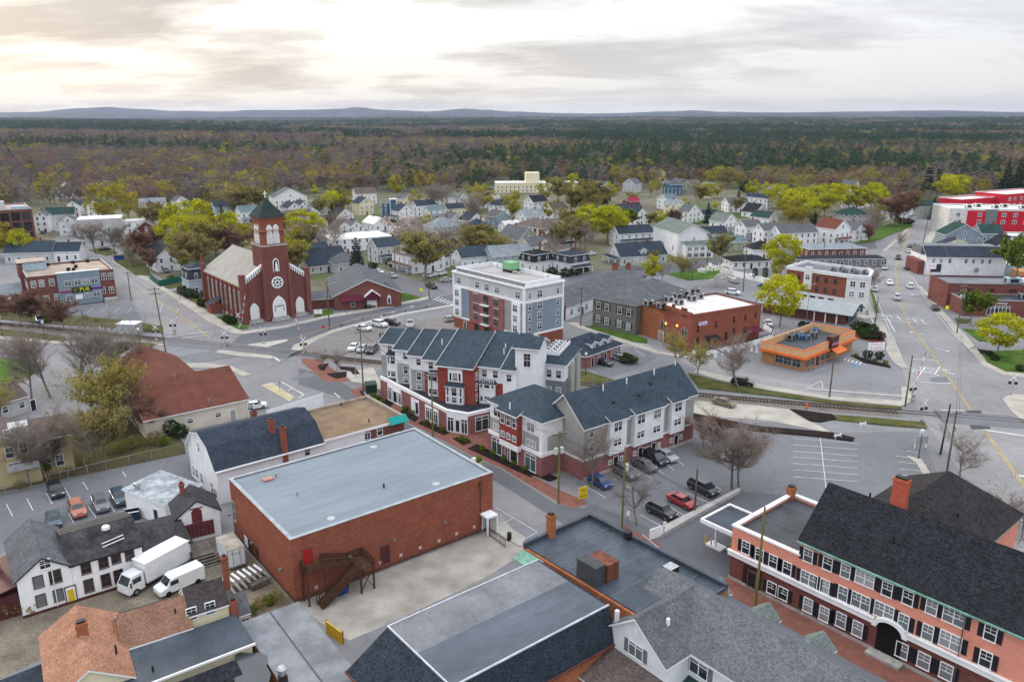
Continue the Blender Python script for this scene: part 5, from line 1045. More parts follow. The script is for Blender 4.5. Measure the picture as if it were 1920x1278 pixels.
 for a,c in((q1,q2),(q3,q4),(q5,q6)):
  r.part('bay',MB().box(a,-.8,3.1,c,-.003,9.0),WSIDE); r.part('bay_roof',MB().slab([(a-.3,-1.3,8.95),(c+.1,-1.3,8.95),(c+.1,.2,9.62),(a-.3,.2,9.62)],.2),[R_BLUE,WHITE])
 for u in((q1*.55+q2*.45),q3*.8+q4*.2,q3*.25+q4*.75,q5*.55+q6*.45):r.win('f',u,7.0,1.6,1.5,-.8,'pair'); r.win('f',u,4.5,1.6,1.1,-.8,'pair')
 r.win('f',1.6,7.0,.9,1.4); r.wins('f',[4.3,(q2+q3)/2+.2,(q4+q5)/2,w-.9],[8.0],.55,.6); r.win('f',1.7,4.6,.9,1.3)
 for px in(1155,1201,1226,1268):
  u = r.on(px,845-(px-1155)*.31,'f',-.1).x; r.door('f',u,.95,2.1,-.1,.15,M('black door',(0.015,0.013,0.015),.5)); r.wins('f',[u-1.3,u+1.3],[1.3],.5,.6,-.1)
 for px,py in((1130,752),(1174,739),(1225,723),(1264,709)):x,y = r.P(px,py,10.5); yy = min(max(y,1.0),4.2); r.vent(x,yy,9+rise*yy/4.4+.2,1.0,.11)
 for px,py in((1150,760),(1197,746),(1218,734)):x,y = r.P(px,py,10.2); yy = min(max(y,.8),4.0); r.part('roof_vent',MB().box(x-.2,yy-.2,9,x+.2,yy+.2,9+rise*yy/4.4+.45),DARKM)
 r.win('l',6.5,4.4,1.0,.9); r.part('foundation',MB().box(0,-.2,0,w,-.1,.5),CONC)
apartments()
def six_storey():
 b = Bld('flats_block','tall white, grey and blue block of flats with brick bays and balconies','apartment block',(850.6,509.4),(982.7,541),(1059,528),14.9,d=13.1,hint='the tall block of flats'); w,d = b.w,b.d; H = 14.9
 b.part('wall',MB().box(0,0,3.2,w,d,11.3),WSIDE); b.part('base_wall',MB().box(-.1,-.1,0,w+.1,d+.1,2.8),BRICK); b.part('wall',MB().box(-.02,-.02,11.3,w+.02,d+.02,H),LIGHTG,label='pale grey top storey')
 b.band(0,0,w,d,2.8,3.3,WHITE,.18); b.band(0,0,w,d,11.1,11.7,WHITE,.16); b.band(0,0,w,d,H-.1,H+.35,WHITE,.4,'cornice')
 m = MB(); PG = M('grey parapet cladding',(0.27,0.265,0.28),.7); m.box(.6,.5,H,w-.4,.7,H+1.2); b.part('parapet',m,PG); m = MB(); m.box(.6,d-.7,H,w-.4,d-.5,H+1.2).box(.4,.5,H,.6,d-.5,H+1.2).box(w-.6,.7,H,w-.4,d-.5,H+1.2); b.part('parapet',m,WHITE); b.part('coping',MB().box(.35,.42,H+1.2,w-.35,.78,H+1.28).box(.35,d-.78,H+1.2,w-.35,d-.42,H+1.28).box(.32,.78,H+1.2,.68,d-.78,H+1.28).box(w-.68,.78,H+1.2,w-.32,d-.78,H+1.28),WHITE)
 b.part('roof',MB().box(.6,.7,H-.1,w-.6,d-.7,H+.25),M('pale roof screed',(0.36,0.34,0.335),.8,.1,.3))
 for x,y in((3,d-1.2),(w-5,d-1.2),(w-1.2,4)):b.part('parapet_column',MB().box(x-.25,y-.25,H+.2,x+.25,y+.25,H+1.25),WHITE)
 x,y = b.P(958,508,H+.4); b.part('lift_housing',MB().box(x-1.7,y-1.4,H+.2,x+1.7,y+1.4,H+1.0,1).box(x-1.75,y-1.45,H+1.0,x+1.75,y+1.45,H+2.9,0),[M('green sheathing',(0.20,0.42,0.21),.6),DARKM]); b.part('material_pile',MB().box(x+2,y-1.2,H+.2,x+4,y,H+.7).box(x+2.4,y-1.6,H+.7,x+3.4,y-.6,H+.95),M('pale boards',(0.42,0.38,0.30),.8))
 U = lambda px,py:b.on(px,py,'f').x
 x1,x2,x3,x4,x5 =[U(*p)for p in((866.5,560),(881.5,565),(946,590),(961,600),(977,605))]
 for a,c in((x1,x2),(x3,x4),(x5,w-.6)):b.part('wall_panel',MB().box(a,-.06,3.35,c,-.003,11.05),GREYS if a!=x1 else BLUEG)
 b.part('brick_bay',MB().box(x2,-.35,2.85,x3,-.003,11.0),BRICKP); b.part('bay',MB().box(.1,-.4,3.35,x1,-.003,11.05),WSIDE); b.part('bay',MB().box(x4,-.4,3.35,x5,-.003,11.05),WSIDE)
 u =[U(860.5,520),U(895,530),U(913,535),U(932,539),U(971,550)]; b.wins('f',u,[12.2],1.6,1.5,-.02,style='pair',near=True)
 ul,um,ur,ue = U(894,568),U(913,575),U(932,580),U(968,590)
 for k in range(3):
  z = 9.0-2.55*k; fr = M('stone coloured sash',(0.25,0.20,0.18),.6); b.win('f',ul,z,1.8,1.5,-.35,'pair',fr); b.win('f',ur,z,1.8,1.5,-.35,'pair',fr); b.win('f',um,z-.4,1.7,2.1,-.35,'pair',BLKFR,GLASSD); b.part('balcony',MB().box(um-1.5,-1.3,z-.75,um+1.5,-.36,z-.5),WHITE)
  rl = MB(); rl.box(um-1.45,-1.28,z+.25,um+1.45,-1.23,z+.3)
  for j in range(9):rl.box(um-1.45+j*.36,-1.28,z-.5,um-1.42+j*.36,-1.25,z+.25)
  b.part('balcony_rail',rl,METAL); b.win('f',x1*.5,z-.2,1.5,1.6,-.4,'pair'); b.win('f',ue,z-.2,1.5,1.6,-.4,'pair')
  b.part('lintel',MB().box(ul-1.1,-.42,z+1.6,ul+1.1,-.36,z+1.9).box(ur-1.1,-.42,z+1.6,ur+1.1,-.36,z+1.9),CONC)
 b.wins('f',[ul,um],[.6],1.7,1.7,-.1,style='pair',fr=BLKFR,gl=GLASSD); b.door('f',U(873,612),.9,2.2,-.1)
 b.part('wall_panel',MB().box(w+.003,.5,3.35,w+.06,d-.5,11.05),BLUEG); V = lambda px,py:b.on(px,py,'r',w+.06).y
 va,vb,vc = V(993,575),V(1012,570),V(1046,562)
 for k in range(4):
  z = 12.2-2.62*k-(0.2 if k else 0); cc = w+(.02 if k==0 else .06); b.win('r',va,z,.8,1.4,cc,near=True); b.win('r',vb,z-.1,1.5,1.7,cc,'pair',near=True); b.win('r',vc,z,.8,1.3,cc,near=True)
 m = MB(); m.box(w-.3,-.25,3.3,w+.2,.35,14.8).box(w-.2,d-.3,3.3,w+.2,d+.15,14.8).box(-.2,-.25,3.3,.25,.3,14.8); b.part('corner_board',m,WHITE)
six_storey()
def church():
 b = Bld('brick_church','red brick church with square bell tower, white louvres and buff slate roof','church',(460,608),None,None,0,ang=38.6,w=18.8,d=31,hint='the brick church'); w,d = b.w,b.d; H = 10.6; rise = 6.3
 b.gable(0,0.3,w,d,H,rise,'x' if False else 'y',BRICK,R_TAN,CONC,ov=.5,og=0.0); b.part('stone_base',MB().box(-.12,-.12,0,w+.12,.296,.9).box(-.12,.3,0,-.003,d,.9),STONE)
 tx0,tx1 = 6.1,12.9; m = MB()
 for sx,(xa,xb)in((1,(0.2,tx0)),(-1,(w-.2,tx1))):
  n = 9; za,zb = H+.6,H+.6+rise*(tx0-.2)/(w/2)
  m.slab([(xa,-.35,za+.9),(xb,-.35,zb+.9),(xb,.25,zb+.9),(xa,.25,za+.9)]if sx>0 else[(xb,-.35,zb+.9),(xa,-.35,za+.9),(xa,.25,za+.9),(xb,.25,zb+.9)],.7)
  for k in range(n):
   t =(k+.5)/n; x = xa+(xb-xa)*t; z = za+(zb-za)*t; m.box(x-.16,-.3,z-.75,x+.16,-.003,z+.25)
 b.part('raking_cornice',m,[WHITE,WHITE]); fw = MB(); v =[(0,0),(w,0),(w,H+.9),(tx1,H+.9+rise*tx0/(w/2)-.5),(tx0,H+.9+rise*tx0/(w/2)-.5),(0,H+.9)]; n = len(v); fw.add([(p[0],-.004,p[1])for p in v]+[(p[0],.31,p[1])for p in v],[tuple(range(n)),tuple(range(n,2*n))[::-1]]+[(i,i+n,(i+1)%n+n,(i+1)%n)for i in range(n)]); b.part('front_wall',fw,BRICKD)
 for x in(-.5,w-.9):b.part('corner_pier',MB().box(x,-.7,0,x+1.4,.9,H+2.6).box(x-.1,-.8,H+2.6,x+1.5,1.0,H+2.9),BRICKD)
 b.part('corner_pier',MB().box(-.8,d-1.2,0,.4,d+.2,H+2.0),BRICKD)
 TH = 28.2; ty0,ty1 = -.9,5.9; lo = 11.0; ins = .45
 b.part('tower_wall',MB().box(tx0-.2,ty0-.2,0,tx1+.2,ty1,20.6),BRICKD); b.part('tower_wall',MB().box(tx0+.25,ty0+.2,20.6,tx1-.25,ty1-.4,TH),BRICK)
 b.part('buttress',MB().box(tx0-.75,ty0-.7,0,tx0+.35,ty0+.6,9.5).frustum([(tx0-.75,ty0-.7),(tx0+.35,ty0-.7),(tx0+.35,ty0+.6),(tx0-.75,ty0+.6)],9.5,[(tx0-.3,ty0-.35),(tx0+.2,ty0-.35),(tx0+.2,ty0+.5),(tx0-.3,ty0+.5)],17),BRICKD); b.part('buttress',MB().box(tx1-.35,ty0-.7,0,tx1+.75,ty0+.6,9.5).frustum([(tx1-.35,ty0-.7),(tx1+.75,ty0-.7),(tx1+.75,ty0+.6),(tx1-.35,ty0+.6)],9.5,[(tx1-.2,ty0-.35),(tx1+.3,ty0-.35),(tx1+.3,ty0+.5),(tx1-.2,ty0+.5)],17),BRICKD)
 b.part('string_course',MB().box(tx0-.3,ty0-.3,20.6,tx1+.3,ty1+.1,20.95),STONE); b.part('tower_cornice',MB().box(tx0+.05,ty0,TH-3.6,tx1-.05,ty1-.2,TH-3.2).box(tx0,ty0-.05,TH-.2,tx1,ty1-.15,TH+.15),BRICKO)
 cb = MB()
 for k in range(11):
  x = tx0+.5+k*(tx1-tx0-1.0)/10
  for zz in(TH-4.3,17.6):cb.box(x-.14,ty0-.22+(.3 if zz>20 else 0),zz,x+.14,ty0+.25,zz+.75)
  y = ty0+.4+k*(ty1-ty0-1.0)/10
  for zz in(TH-4.3,17.6):cb.box(tx0-.22+(.3 if zz>20 else 0),y-.14,zz,tx0+.3,y+.14,zz+.75)
 b.part('corbel_table',cb,BRICKD); b.part('spire',MB().frustum([(tx0-.4,ty0-.45),(tx1+.4,ty0-.45),(tx1+.4,ty1+.25),(tx0-.4,ty1+.25)],TH+.15,[(9.48,2.45),(9.52,2.45),(9.52,2.55),(9.48,2.55)],33.4),Mroof('dark green slate',(0.030,0.043,0.042),fleck=.5)); b.part('cross',MB().box(9.4,2.4,33.2,9.6,2.6,35.2).box(8.9,2.42,34.3,10.1,2.58,34.5),WHITE)
 def lancet(side,u,z,w_,h_,c,mat,name,frame=.16,dp=.1,louv=False):
  def prof(hw,hh,base=0.0):
   p =[(-hw,base),(hw,base)]; s = hh-hw*1.5
   for k in range(5):t = k/4*math.pi/3; p.append((-hw+2*hw*math.cos(t),s+2*hw*math.sin(t)*.87))
   for k in range(3,-1,-1):t = k/4*math.pi/3; p.append((hw-2*hw*math.cos(t),s+2*hw*math.sin(t)*.87))
   return p
  def ext(p,y0,y1):
   n = len(p); return[(q[0],y0,q[1])for q in p]+[(q[0],y1,q[1])for q in p],[tuple(range(n)),tuple(range(n,2*n))[::-1]]+[(i,i+n,(i+1)%n+n,(i+1)%n)for i in range(n)]
  m = MB(); m.add(*ext(prof(w_/2+frame,h_+frame*1.6),-dp,0.01),0); o = b.put(name,m.mesh(name,WHITE),side,u,z,c); g = MB(); g.add(*ext(prof(w_/2,h_,.05),-dp-.04,-dp+.01),0)
  if louv:
   for k in range(12):zz = .3+k*(h_-1.0)/12; g.box(-w_/2+.05,-dp-.14,zz,w_/2-.05,-dp-.03,zz+.12)
  obj('pane' if not louv else 'louvre',g.mesh('pane',mat),o); return o
 LV = M('white louvres',(0.66,0.66,0.65),.6)
 for x in(8.6,10.45):lancet('f',x,21.2,1.35,5.0,ty0+.2,LV,'belfry_opening',.16,.08,True)
 for y in(1.6,3.4):lancet('l',y,21.2,1.2,5.0,tx0+.25,LV,'belfry_opening',.16,.08,True)
 lancet('f',9.5,13.6,1.3,3.4,ty0-.2,M('niche shade',(0.05,0.03,0.03),.8),'statue_niche',.22,.1); b.part('statue',MB().lathe([(.35,0),(.42,.3),(.30,1.0),(.34,1.6),(.22,2.0),(.12,2.1),(.2,2.3),(.17,2.6),(.02,2.7)],(9.5,ty0-.55,13.75),10),WHITE)  # niche has no hollow; its shade is the dark colour of the pane
 rw = MB(); rw.tube((9.5,ty0-.35,10.6),(9.5,ty0-.18,10.6),1.65,1.65,24); o = b.part('rose_window',rw,WHITE); g = MB(); g.tube((9.5,ty0-.39,10.6),(9.5,ty0-.36,10.6),.38,.38,10)
 for k in range(8):t = k*math.pi/4; g.tube((9.5+1.0*math.cos(t),ty0-.39,10.6+1.0*math.sin(t)),(9.5+1.0*math.cos(t),ty0-.36,10.6+1.0*math.sin(t)),.3,.3,8)
 part('pane',g,GLASSD,o)
 DOOR = M('white church door',(0.70,0.70,0.69),.5,.06,2); lancet('f',9.5,1.0,3.2,5.4,ty0-.2,DOOR,'portal',.3,.12); lancet('f',2.9,1.0,2.0,4.1,-.004,DOOR,'portal',.25,.12); lancet('f',16.0,1.0,2.0,4.1,-.004,DOOR,'portal',.25,.12)
 b.part('door_lantern_bar',MB().box(8.1,ty0-.42,3.9,10.9,ty0-.36,4.1).box(8.2,ty0-.42,2.6,8.35,ty0-.36,3.6).box(10.65,ty0-.42,2.6,10.8,ty0-.36,3.6),DARKM)
 for x,hw in((9.5,2.4),(2.9,1.7),(16.0,1.7)):
  y0 = ty0-.2 if x==9.5 else-.0
  for k in range(4):b.part('step',MB().box(x-hw-k*.2,y0-.75-k*.35,.13,x+hw+k*.2,y0-.4-k*.35+(.35 if k==0 else 0),.95-k*.22),STONE)
  for sg in(-1,1):b.part('handrail',MB().path([(x+sg*hw,y0-.3,1.9),(x+sg*hw,y0-1.8,1.1),(x+sg*hw,y0-1.9,.1)],.05),DARKM)
 for k in range(8):lancet('l',2.6+k*3.55,2.4,.95,6.2,-.003,GLASSB,'lancet_window',.14,.06)
 for k in range(9):b.part('pilaster',MB().box(-.35,.7+k*3.55,0,-.004,1.25+k*3.55,H-.3),BRICKD)
 b.part('brick_cornice',MB().box(-.4,.9,H-.7,-.003,d,H-.1),BRICKO)
 b.part('side_porch',MB().box(-3.4,17.2,0,-3.1,20.6,2.6).box(-3.1,17.2,0,-.36,17.5,2.6),BRICK); b.part('porch_roof',MB().slab([(-3.9,17.0,2.7),(0,17.0,4.5),(0,20.8,4.5),(-3.9,20.8,2.7)],.2),[R_NAVY,M('plum awning',(0.25,0.09,0.13),.7)])
 # parish hall
 h = Bld('parish_hall','low red brick parish hall with grey gable roof and plum awning beside the church','hall',(628,582),None,None,0,ang=17,w=19.5,d=27,hint='the parish hall'); h.gable(0,0,h.w,h.d,4.2,4.3,'y',BRICKD,R_GREY,WHITE,ov=.5,og=.4); x = h.on(672,558,'f').x
 h.part('awning',MB().slab([(1.6,-1.5,2.8),(13.0,-1.5,2.8),(13.0,-.01,4.2),(1.6,-.01,4.2)],.12,0,0),M('plum canvas',(0.11,0.025,0.04),.8)); h.gable(8.8,-1.8,12.9,-.1,3.9,1.6,'y',M('plum canvas',(0.11,0.025,0.04),.8),WHITE,WHITE,ov=.3,z0=2.9); h.part('entrance_door',MB().box(9.4,-.08,.1,12.2,-.004,2.6),WHITE); h.win('f',5.2,.9,1.0,1.5); o = h.put('lancet_window',MB().box(-.55,-.06,0,.55,0,2.0).add([(-.55,-.06,2),(.55,-.06,2),(0,-.06,2.9),(-.55,0,2),(.55,0,2),(0,0,2.9)],[(0,1,2),(1,4,5,2),(3,0,2,5)]).mesh('lancet_window',WHITE),'f',15.9,.9); obj('pane',MB().box(-.3,-.09,.15,.3,-.05,1.9).mesh('pane',GLASSD),o)
 h.part('link_wall',MB().box(-9,3.5,0,-.01,9,2.9),BRICKD); h.part('link_roof',MB().slab([(-9,3.1,2.95),(0,3.1,2.95),(0,9.2,4.2),(-9,9.2,4.2)],.18),[R_GREY,WHITE])
church()
def pub():
 b = Bld('brick_pub','two storey dark brick pub with blue grey front panel and yellow lettered sign','pub',(50,520),(212,504),(23,487),9.7,d=24,hint='the brick pub'); w = b.w; z = b.on(57,580,'f').z
 b.flat(0,0,w,22,9.7,.5,BRICKD,TANR,CONC,.35); u0,u1 = b.on(110,545,'f').x,b.on(189,535,'f').x
 b.part('front_panel',MB().box(u0,-.7,0.2,u1,-.003,10.0),BLUEG); b.part('panel_trim',MB().box(u0-.1,-.8,10.0,u1+.1,.5,10.15),WHITE)
 for pts,kw in(([(127,531),(145.5,528.5),(161.5,527),(177,525)],{}),([(131,558),(165,552.5),(181.5,550)],{}),):b.pw('f',pts,1.7,1.3,-.7,style='pair')
 q = b.on(148.5,556,'f',-.7); b.put('notice_board',MB().box(-.95,-.08,-.7,.95,0,.7).mesh('notice_board',WHITE),'f',q.x,q.z,-.7)
 b.pw('f',[(63,533),(78,531),(97,529)],1.2,1.8,gl=GLASSB); b.pw('f',[(68.5,561),(87,559),(107,556)],1.3,1.5,style='pair'); b.pw('f',[(194.5,518),(207.5,517)],1.2,1.8,style='pair'); b.pw('f',[(193,544),(209,543)],1.2,1.8,style='pair')
 for k in range(4):b.win('l',2+k*2.2,6.0,1.0,1.7); b.win('l',2+k*2.2,1.9,1.2,1.5)
 q = b.on(153,542,'f',-.7); sg = b.part('sign_board',MB().box(q.x-2.6,-.95,q.z-.75,q.x+2.6,-.703,q.z+.75),M('black sign',(0.02,0.03,0.015),.5)); YL = M('sign yellow',(0.85,0.72,0.02),.5); text('PUB',1.5,YL,'lettering',b.e,(q.x+.75,-.97,q.z),(R(90),0,0),.02); text('MAIN ST',.34,YL,'lettering',b.e,(q.x-1.7,-.97,q.z+.2),(R(90),0,0),.02); text('GRILL',.34,YL,'lettering',b.e,(q.x-1.7,-.97,q.z-.25),(R(90),0,0),.02)
 b.part('ribbon_sign',MB().box(u0+.2,-.8,q.z-.55,q.x-2.65,-.703,q.z-.1),M('crimson banner',(0.25,0.01,0.06),.6)); b.part('ribbon_sign',MB().box(q.x+2.65,-.8,q.z-.4,u1+.3,-.703,q.z+.2),M('violet banner',(0.10,0.02,0.22),.6)); b.part('stone_porch',MB().box(u1+.2,-3,0,w-.2,-.01,1.2),STONE)
 b.part('penthouse',MB().box(-1.0,14,7.0,4.2,21,11.8),BRICKD); b.part('penthouse_cladding',MB().box(.2,13.5,9.3,6.5,13.99,11.6).box(4.21,14,9.3,6.4,20,11.5),SKYB); b.part('penthouse_roof',MB().box(-1.2,13.3,11.8,6.6,21.2,11.95),TANR); b.chimney(-.7,8,0,11.6,.9,.9,BRICKD)
 for px,py in((128,505),(138,505),(142,500),(160,486),(125,480),(80,485)):x,y = b.P(px,py,9.6); b.hvac(min(max(x,2),w-2),min(max(y,2),20),9.22,1.0,1.0,.8,DARKM)
 b.part('wall',MB().box(-14,2,0,-.02,9,3.4),BRICKD); b.part('side_roof',MB().box(-14.2,1.8,3.4,-.02,9.2,3.55),MEMG); b.gable(-16,9.5,-1.2,20,3.6,2.2,'x',LIGHTG,R_LIGHT,WHITE)
 f = Bld('brick_mill','tall dark red brick mill with rows of wide arched windows and a tan flat roof','mill',(-60,470),None,None,0,ang=b.ang*57.3,w=26,d=30,hint='the brick mill'); p = G(69,458); l = f.tol(p); f.w = max(l.x,15); w = f.w; dy = l.y
 f.flat(0,dy,w,dy+30,15.5,.4,BRICKD,TANR,STONE,.4); n = 6
 for k in range(n):
  for r_ in range(3):f.win('f',w-2.2-k*4.0,2.2+r_*4.4,2.9,3.2,dy,'pair',BLKFR,GLASSD)
 for k in range(n+1):f.part('pier',MB().box(w-k*4.0-.35,dy-.25,0,w-k*4.0+.25,dy-.003,15.3),BRICKD)
 f.part('lift_house',MB().box(w-13.5,dy+8,15,w-9,dy+12,18.5),LIGHTG); f.part('roof_box',MB().box(w-7,dy+4,15.1,w-1,dy+9,16.4),SKYB)
pub()
def right_side():
# grey office and brick restaurant
 b = Bld('grey_office','two storey grey clapboard office with shuttered windows and grey hip roof','office',(1112,559),(1193,574),(1112,555),7.8,d=27,hint='the grey office'); w = b.w
 b.hip(0,0,w,25,7.8,3.6,M('taupe wall',(0.165,0.155,0.135),.8,.08,.8),R_GREY,STEEL,ov=.4)
 SHG = M('dark green shutter',(0.02,0.045,0.045),.5); b.pw('f',[(1122,572),(1138,576),(1162,582),(1179,586)],1.2,1.6,shut=SHG); b.pw('f',[(1121.5,597),(1137.5,602),(1161,607),(1178,612)],1.2,1.6,shut=SHG,gl=GLASSB)
 r = Bld('brick_restaurant','two storey red brick restaurant with pale flat roof and white fenced terrace','restaurant',(1297,592),(1428,571),(1193,575),8.9,d=16,hint='the brick restaurant'); w,d = r.w,r.d
 r.flat(0,0,w,d,8.9,.35,BRICK,MEMW,M('dark coping',(0.07,0.05,0.05),.6),.35); r.part('brick_parapet',MB().box(-.15,-.15,8.6,.3,d*.6,9.6).box(.3,-.15,8.6,w,.2,9.2),BRICK)
 for px,py,ww in((1244,574,2.0),(1263,578,1.1),(1283,585,2.0)):r.pw('l',[(px,py)],ww,1.9,fr=BRICKO,gl=GLASSD,style='pair')
 for px,py,ww in((1244,610,2.0),(1283,624,2.0)):r.pw('l',[(px,py)],ww,2.2,fr=STONE,gl=GLASSD,style='shop')
 q = r.on(1263,622,'l'); r.door('l',q.y,1.3,2.6,z=.15,glazed=True,col=DARKM,fr=BRICKD)
 LMP = Memit('lit wall lantern',(1.0,0.36,0.08),2.2)
 for px,py in((1250,608),(1271,612)):q = r.on(px,py,'l'); r.put('lantern',MB().lathe([(.12,0),(.26,.15),(.2,.5),(.05,.6)],(0,-.3,0),8).box(-.05,-.3,.2,.05,0,.3).mesh('lantern',LMP),'l',q.y,q.z)
 r.pw('f',[(1308.5,617),(1342.5,607),(1376,599),(1397.5,593.5),(1416.5,589)],.75,1.7,fr=BRICKO,gl=GLASSD); r.pw('f',[(1307.5,640),(1323,638),(1361,629),(1375.5,622),(1396,618)],.8,1.9,fr=BRICKD,gl=GLASSD)
 q = r.on(1308,604,'f'); r.part('hanging_sign',MB().box(q.x-.9,-1.6,q.z-.4,q.x+1.6,-1.4,q.z+.4),M('lilac sign',(0.60,0.50,0.72),.5)); text('The Tap',.55,M('violet letters',(0.2,0.08,0.35),.5),'lettering',r.e,(q.x+.35,-1.61,q.z),(R(90),0,0),.01)
 q = r.on(1335,632,'f'); r.part('awning',MB().slab([(q.x-2,-2.2,2.4),(q.x+1.5,-2.2,2.4),(q.x+1.5,-.01,3.2),(q.x-2,-.01,3.2)],.1,0,0),DARKM); q = r.on(1410,612,'f'); r.part('awning',MB().slab([(q.x-2.5,-2,2.6),(q.x+2.2,-2,2.6),(q.x+2.2,-.01,3.6),(q.x-2.5,-.01,3.6)],.1,0,0),M('plum canvas',(0.11,0.025,0.04),.8))
 for px,py in((1216,571),(1240,576),(1254,564),(1273,569),(1270,558),(1283,553),(1297,562),(1310,558),(1304,549)):x,y = r.P(px,py,8.8); r.hvac(x,y,8.52,1.9,1.7,1.5)
 x,y = r.P(1428,566,8.8); r.part('flue',MB().tube((w+.5,y,0),(w+.5,y,10.5),.3,.3,8),METAL); r.part('wall',MB().box(-.02,d*.62,0,3.5,d+3,8.0),BRICKO); r.door('l',d*.66,1.8,2.4,-.02,.15,CONCD)
 # terrace fence
 pts =[(1298,665),(1318,668),(1400,651),(1446,636),(1449,626),(1432,615)]; f = empty('terrace_fence','white terrace wall with dark double rail round the brick restaurant','fence',(0,0,0)); P_ =[G(*p)for p in pts]
 m = MB(); rl = MB()
 for a,c in zip(P_,P_[1:]):
  dn =(c-a).xy.normalized(); nn = Vector((-dn.y,dn.x))*.12; m.prism([(a.x+nn.x,a.y+nn.y),(c.x+nn.x,c.y+nn.y),(c.x-nn.x,c.y-nn.y),(a.x-nn.x,a.y-nn.y)],0,1.2)
  for z in(1.45,1.8):rl.tube((a.x,a.y,z),(c.x,c.y,z),.06,.06,4)
  n = int((c-a).length/2.2)+1
  for k in range(n+1):p = a.lerp(c,k/n); part('post',MB().box(p.x-.07,p.y-.07,0,p.x+.07,p.y+.07,1.95),DARKM,f)
 part('low_wall',m,WHITE,f); part('rail',rl,DARKM,f)
 # doughnut shop
 s = Bld('doughnut_shop','cream and orange doughnut shop with sunken flat roof full of equipment','shop',(1509,656),(1601,620),(1446,633),5.0,hint='the doughnut shop'); w,d = s.w,s.d
 TAN_ = M('tan stucco',(0.36,0.185,0.09),.8,.08,.8); PEACH = M('peach stucco',(0.60,0.36,0.19),.7,.06,.8); ORA = M('orange fascia',(0.62,0.13,0.02),.5,.06)
 s.part('wall',MB().box(0,0,0,w,d,2.9),TAN_); m = MB(); t = .3; m.box(-.3,-.3,3.25,w+.3,0,4.9).box(-.3,d,3.25,w+.3,d+.3,4.9).box(-.3,0,3.25,0,d,4.9).box(w,0,3.25,w+.3,d,4.9); s.part('parapet',m,PEACH); s.part('roof',MB().box(0,0,2.9,w,d,3.3),MEMD); m = MB(); o = .75; m.box(-o,-o,2.75,w+o,-.303,3.25).box(-o,-.303,2.75,-.303,d+.3,3.25).box(w+.303,-.303,2.75,w+o,d+.3,3.25).box(-.36,-.36,4.9,w+.36,.02,5.02).box(-.36,.02,4.9,.02,d+.36,5.02).box(w-.02,.02,4.9,w+.36,d+.36,5.02); s.part('orange_fascia',m,ORA)
 s.wins('f',[2.0,4.2,9.0,11.2],[.8],1.8,1.8,style='pair',fr=STEEL,gl=GLASSD); s.door('f',6.4,1.6,2.3,z=.15,glazed=True,col=DARKM); s.wins('l',[1.6,3.8,5.8],[.8],1.8,1.8,style='pair',fr=STEEL,gl=GLASSD); x = w*.52; s.part('sign_tower',MB().box(x-1.6,-1.0,2.6,x+1.8,.4,6.0),M('brown sign tower',(0.06,0.025,0.02),.5)); sg = M('pink sign',(0.75,0.30,0.48),.5); text('DONUTS',.95,sg,'lettering',s.e,(x+.1,-1.02,4.2),(R(90),0,0),.03,sx=.8); s.part('awning',MB().slab([(x-1.6,-2.6,2.5),(x+3.2,-2.6,2.5),(x+3.2,-.9,3.3),(x-1.6,-.9,3.3)],.12,0,0),ORA)
 for px,py,k in((1483,630,0),(1497,633,1),(1510,635,1),(1475,635,0),(1525,632,0),(1529,622,1)):xx,yy = s.P(px,py,3.4); s.hvac(min(max(xx,1.2),w-1.2),min(max(yy,1.2),d-1.2),3.3,1.5,1.4,1.0 if k else 1.5,M('blue unit',(0.12,0.25,0.42),.5)if k else METAL)
 for u in(.8,3.1,5.2,7.6,10.2):s.part('canopy_post',MB().tube((u,-1.0,0),(u,-1.0,2.8),.06,.06,5),M('rust post',(0.30,0.10,0.06),.6))
 # drive-in bank
 k = Bld('bank','low brick bank with wide pale gable roof and green glazed end','bank',(1592,610),None,None,0,ang=52,w=9.5,d=24,hint='the drive-in bank'); GF = M('dark green frame',(0.012,0.06,0.055),.5); k.part('wall',MB().box(0,1,0,9,24,2.8),BRICKD); k.gable(-1.5,-.8,10.5,25,2.9,2.1,'y',BRICKD,Mroof('silver shingles',(0.30,0.32,0.335),var=.1,fleck=.1),GF,ov=.2,walls=False); k.part('glazed_gable',MB().add([(-.6,.1,2.85),(9.6,.1,2.85),(4.5,.1,4.7),(-.6,.5,2.85),(9.6,.5,2.85),(4.5,.5,4.7)],[(0,1,2),(3,5,4),(0,3,4,1)]),GF)
 for i in range(5):k.win('f',1.0+i*1.75,.9,1.4,1.9,.5,'plain',GF,GLASST)
 for i in range(3):k.part('porch_column',MB().box(-1.2,3+i*3,0,-.9,3.3+i*3,2.8),WHITE)
 # corner bank building: brick and white
 c = Bld('corner_block','three storey corner block in red brick and white with curved end and white parapet','building',(1476,499.5),(1589.5,515.3),(1632,508),10.8,w=None,d=10.5,hint='the three storey corner block'); w = c.w
 ex = c.P(1632,524,9)[0]; WH = M('white render',(0.66,0.66,0.66),.7,.05,.5); c.part('wall',MB().box(0,0,4.0,w,13,10.0),BRICK); c.part('ground_wall',MB().box(-.06,-.06,0,w,13,4.0),WH); e1 =[(w,-.25),(w+5.4,1.7),(w+2.6,11),(w+1,13),(w,13)]; c.part('white_end_wall',MB().prism(e1,0,10.0),WH)
 rim =[(-.2,-.2),(w,-.5),(w+5.7,1.5),(w+2.9,11.3),(w+1,13.2),(-.2,13.2)]; inn_ =[(.3,.3),(w,.1),(w+5.0,2.0),(w+2.2,10.8),(w+.6,12.7),(.3,12.7)]; m = MB(); n = 6
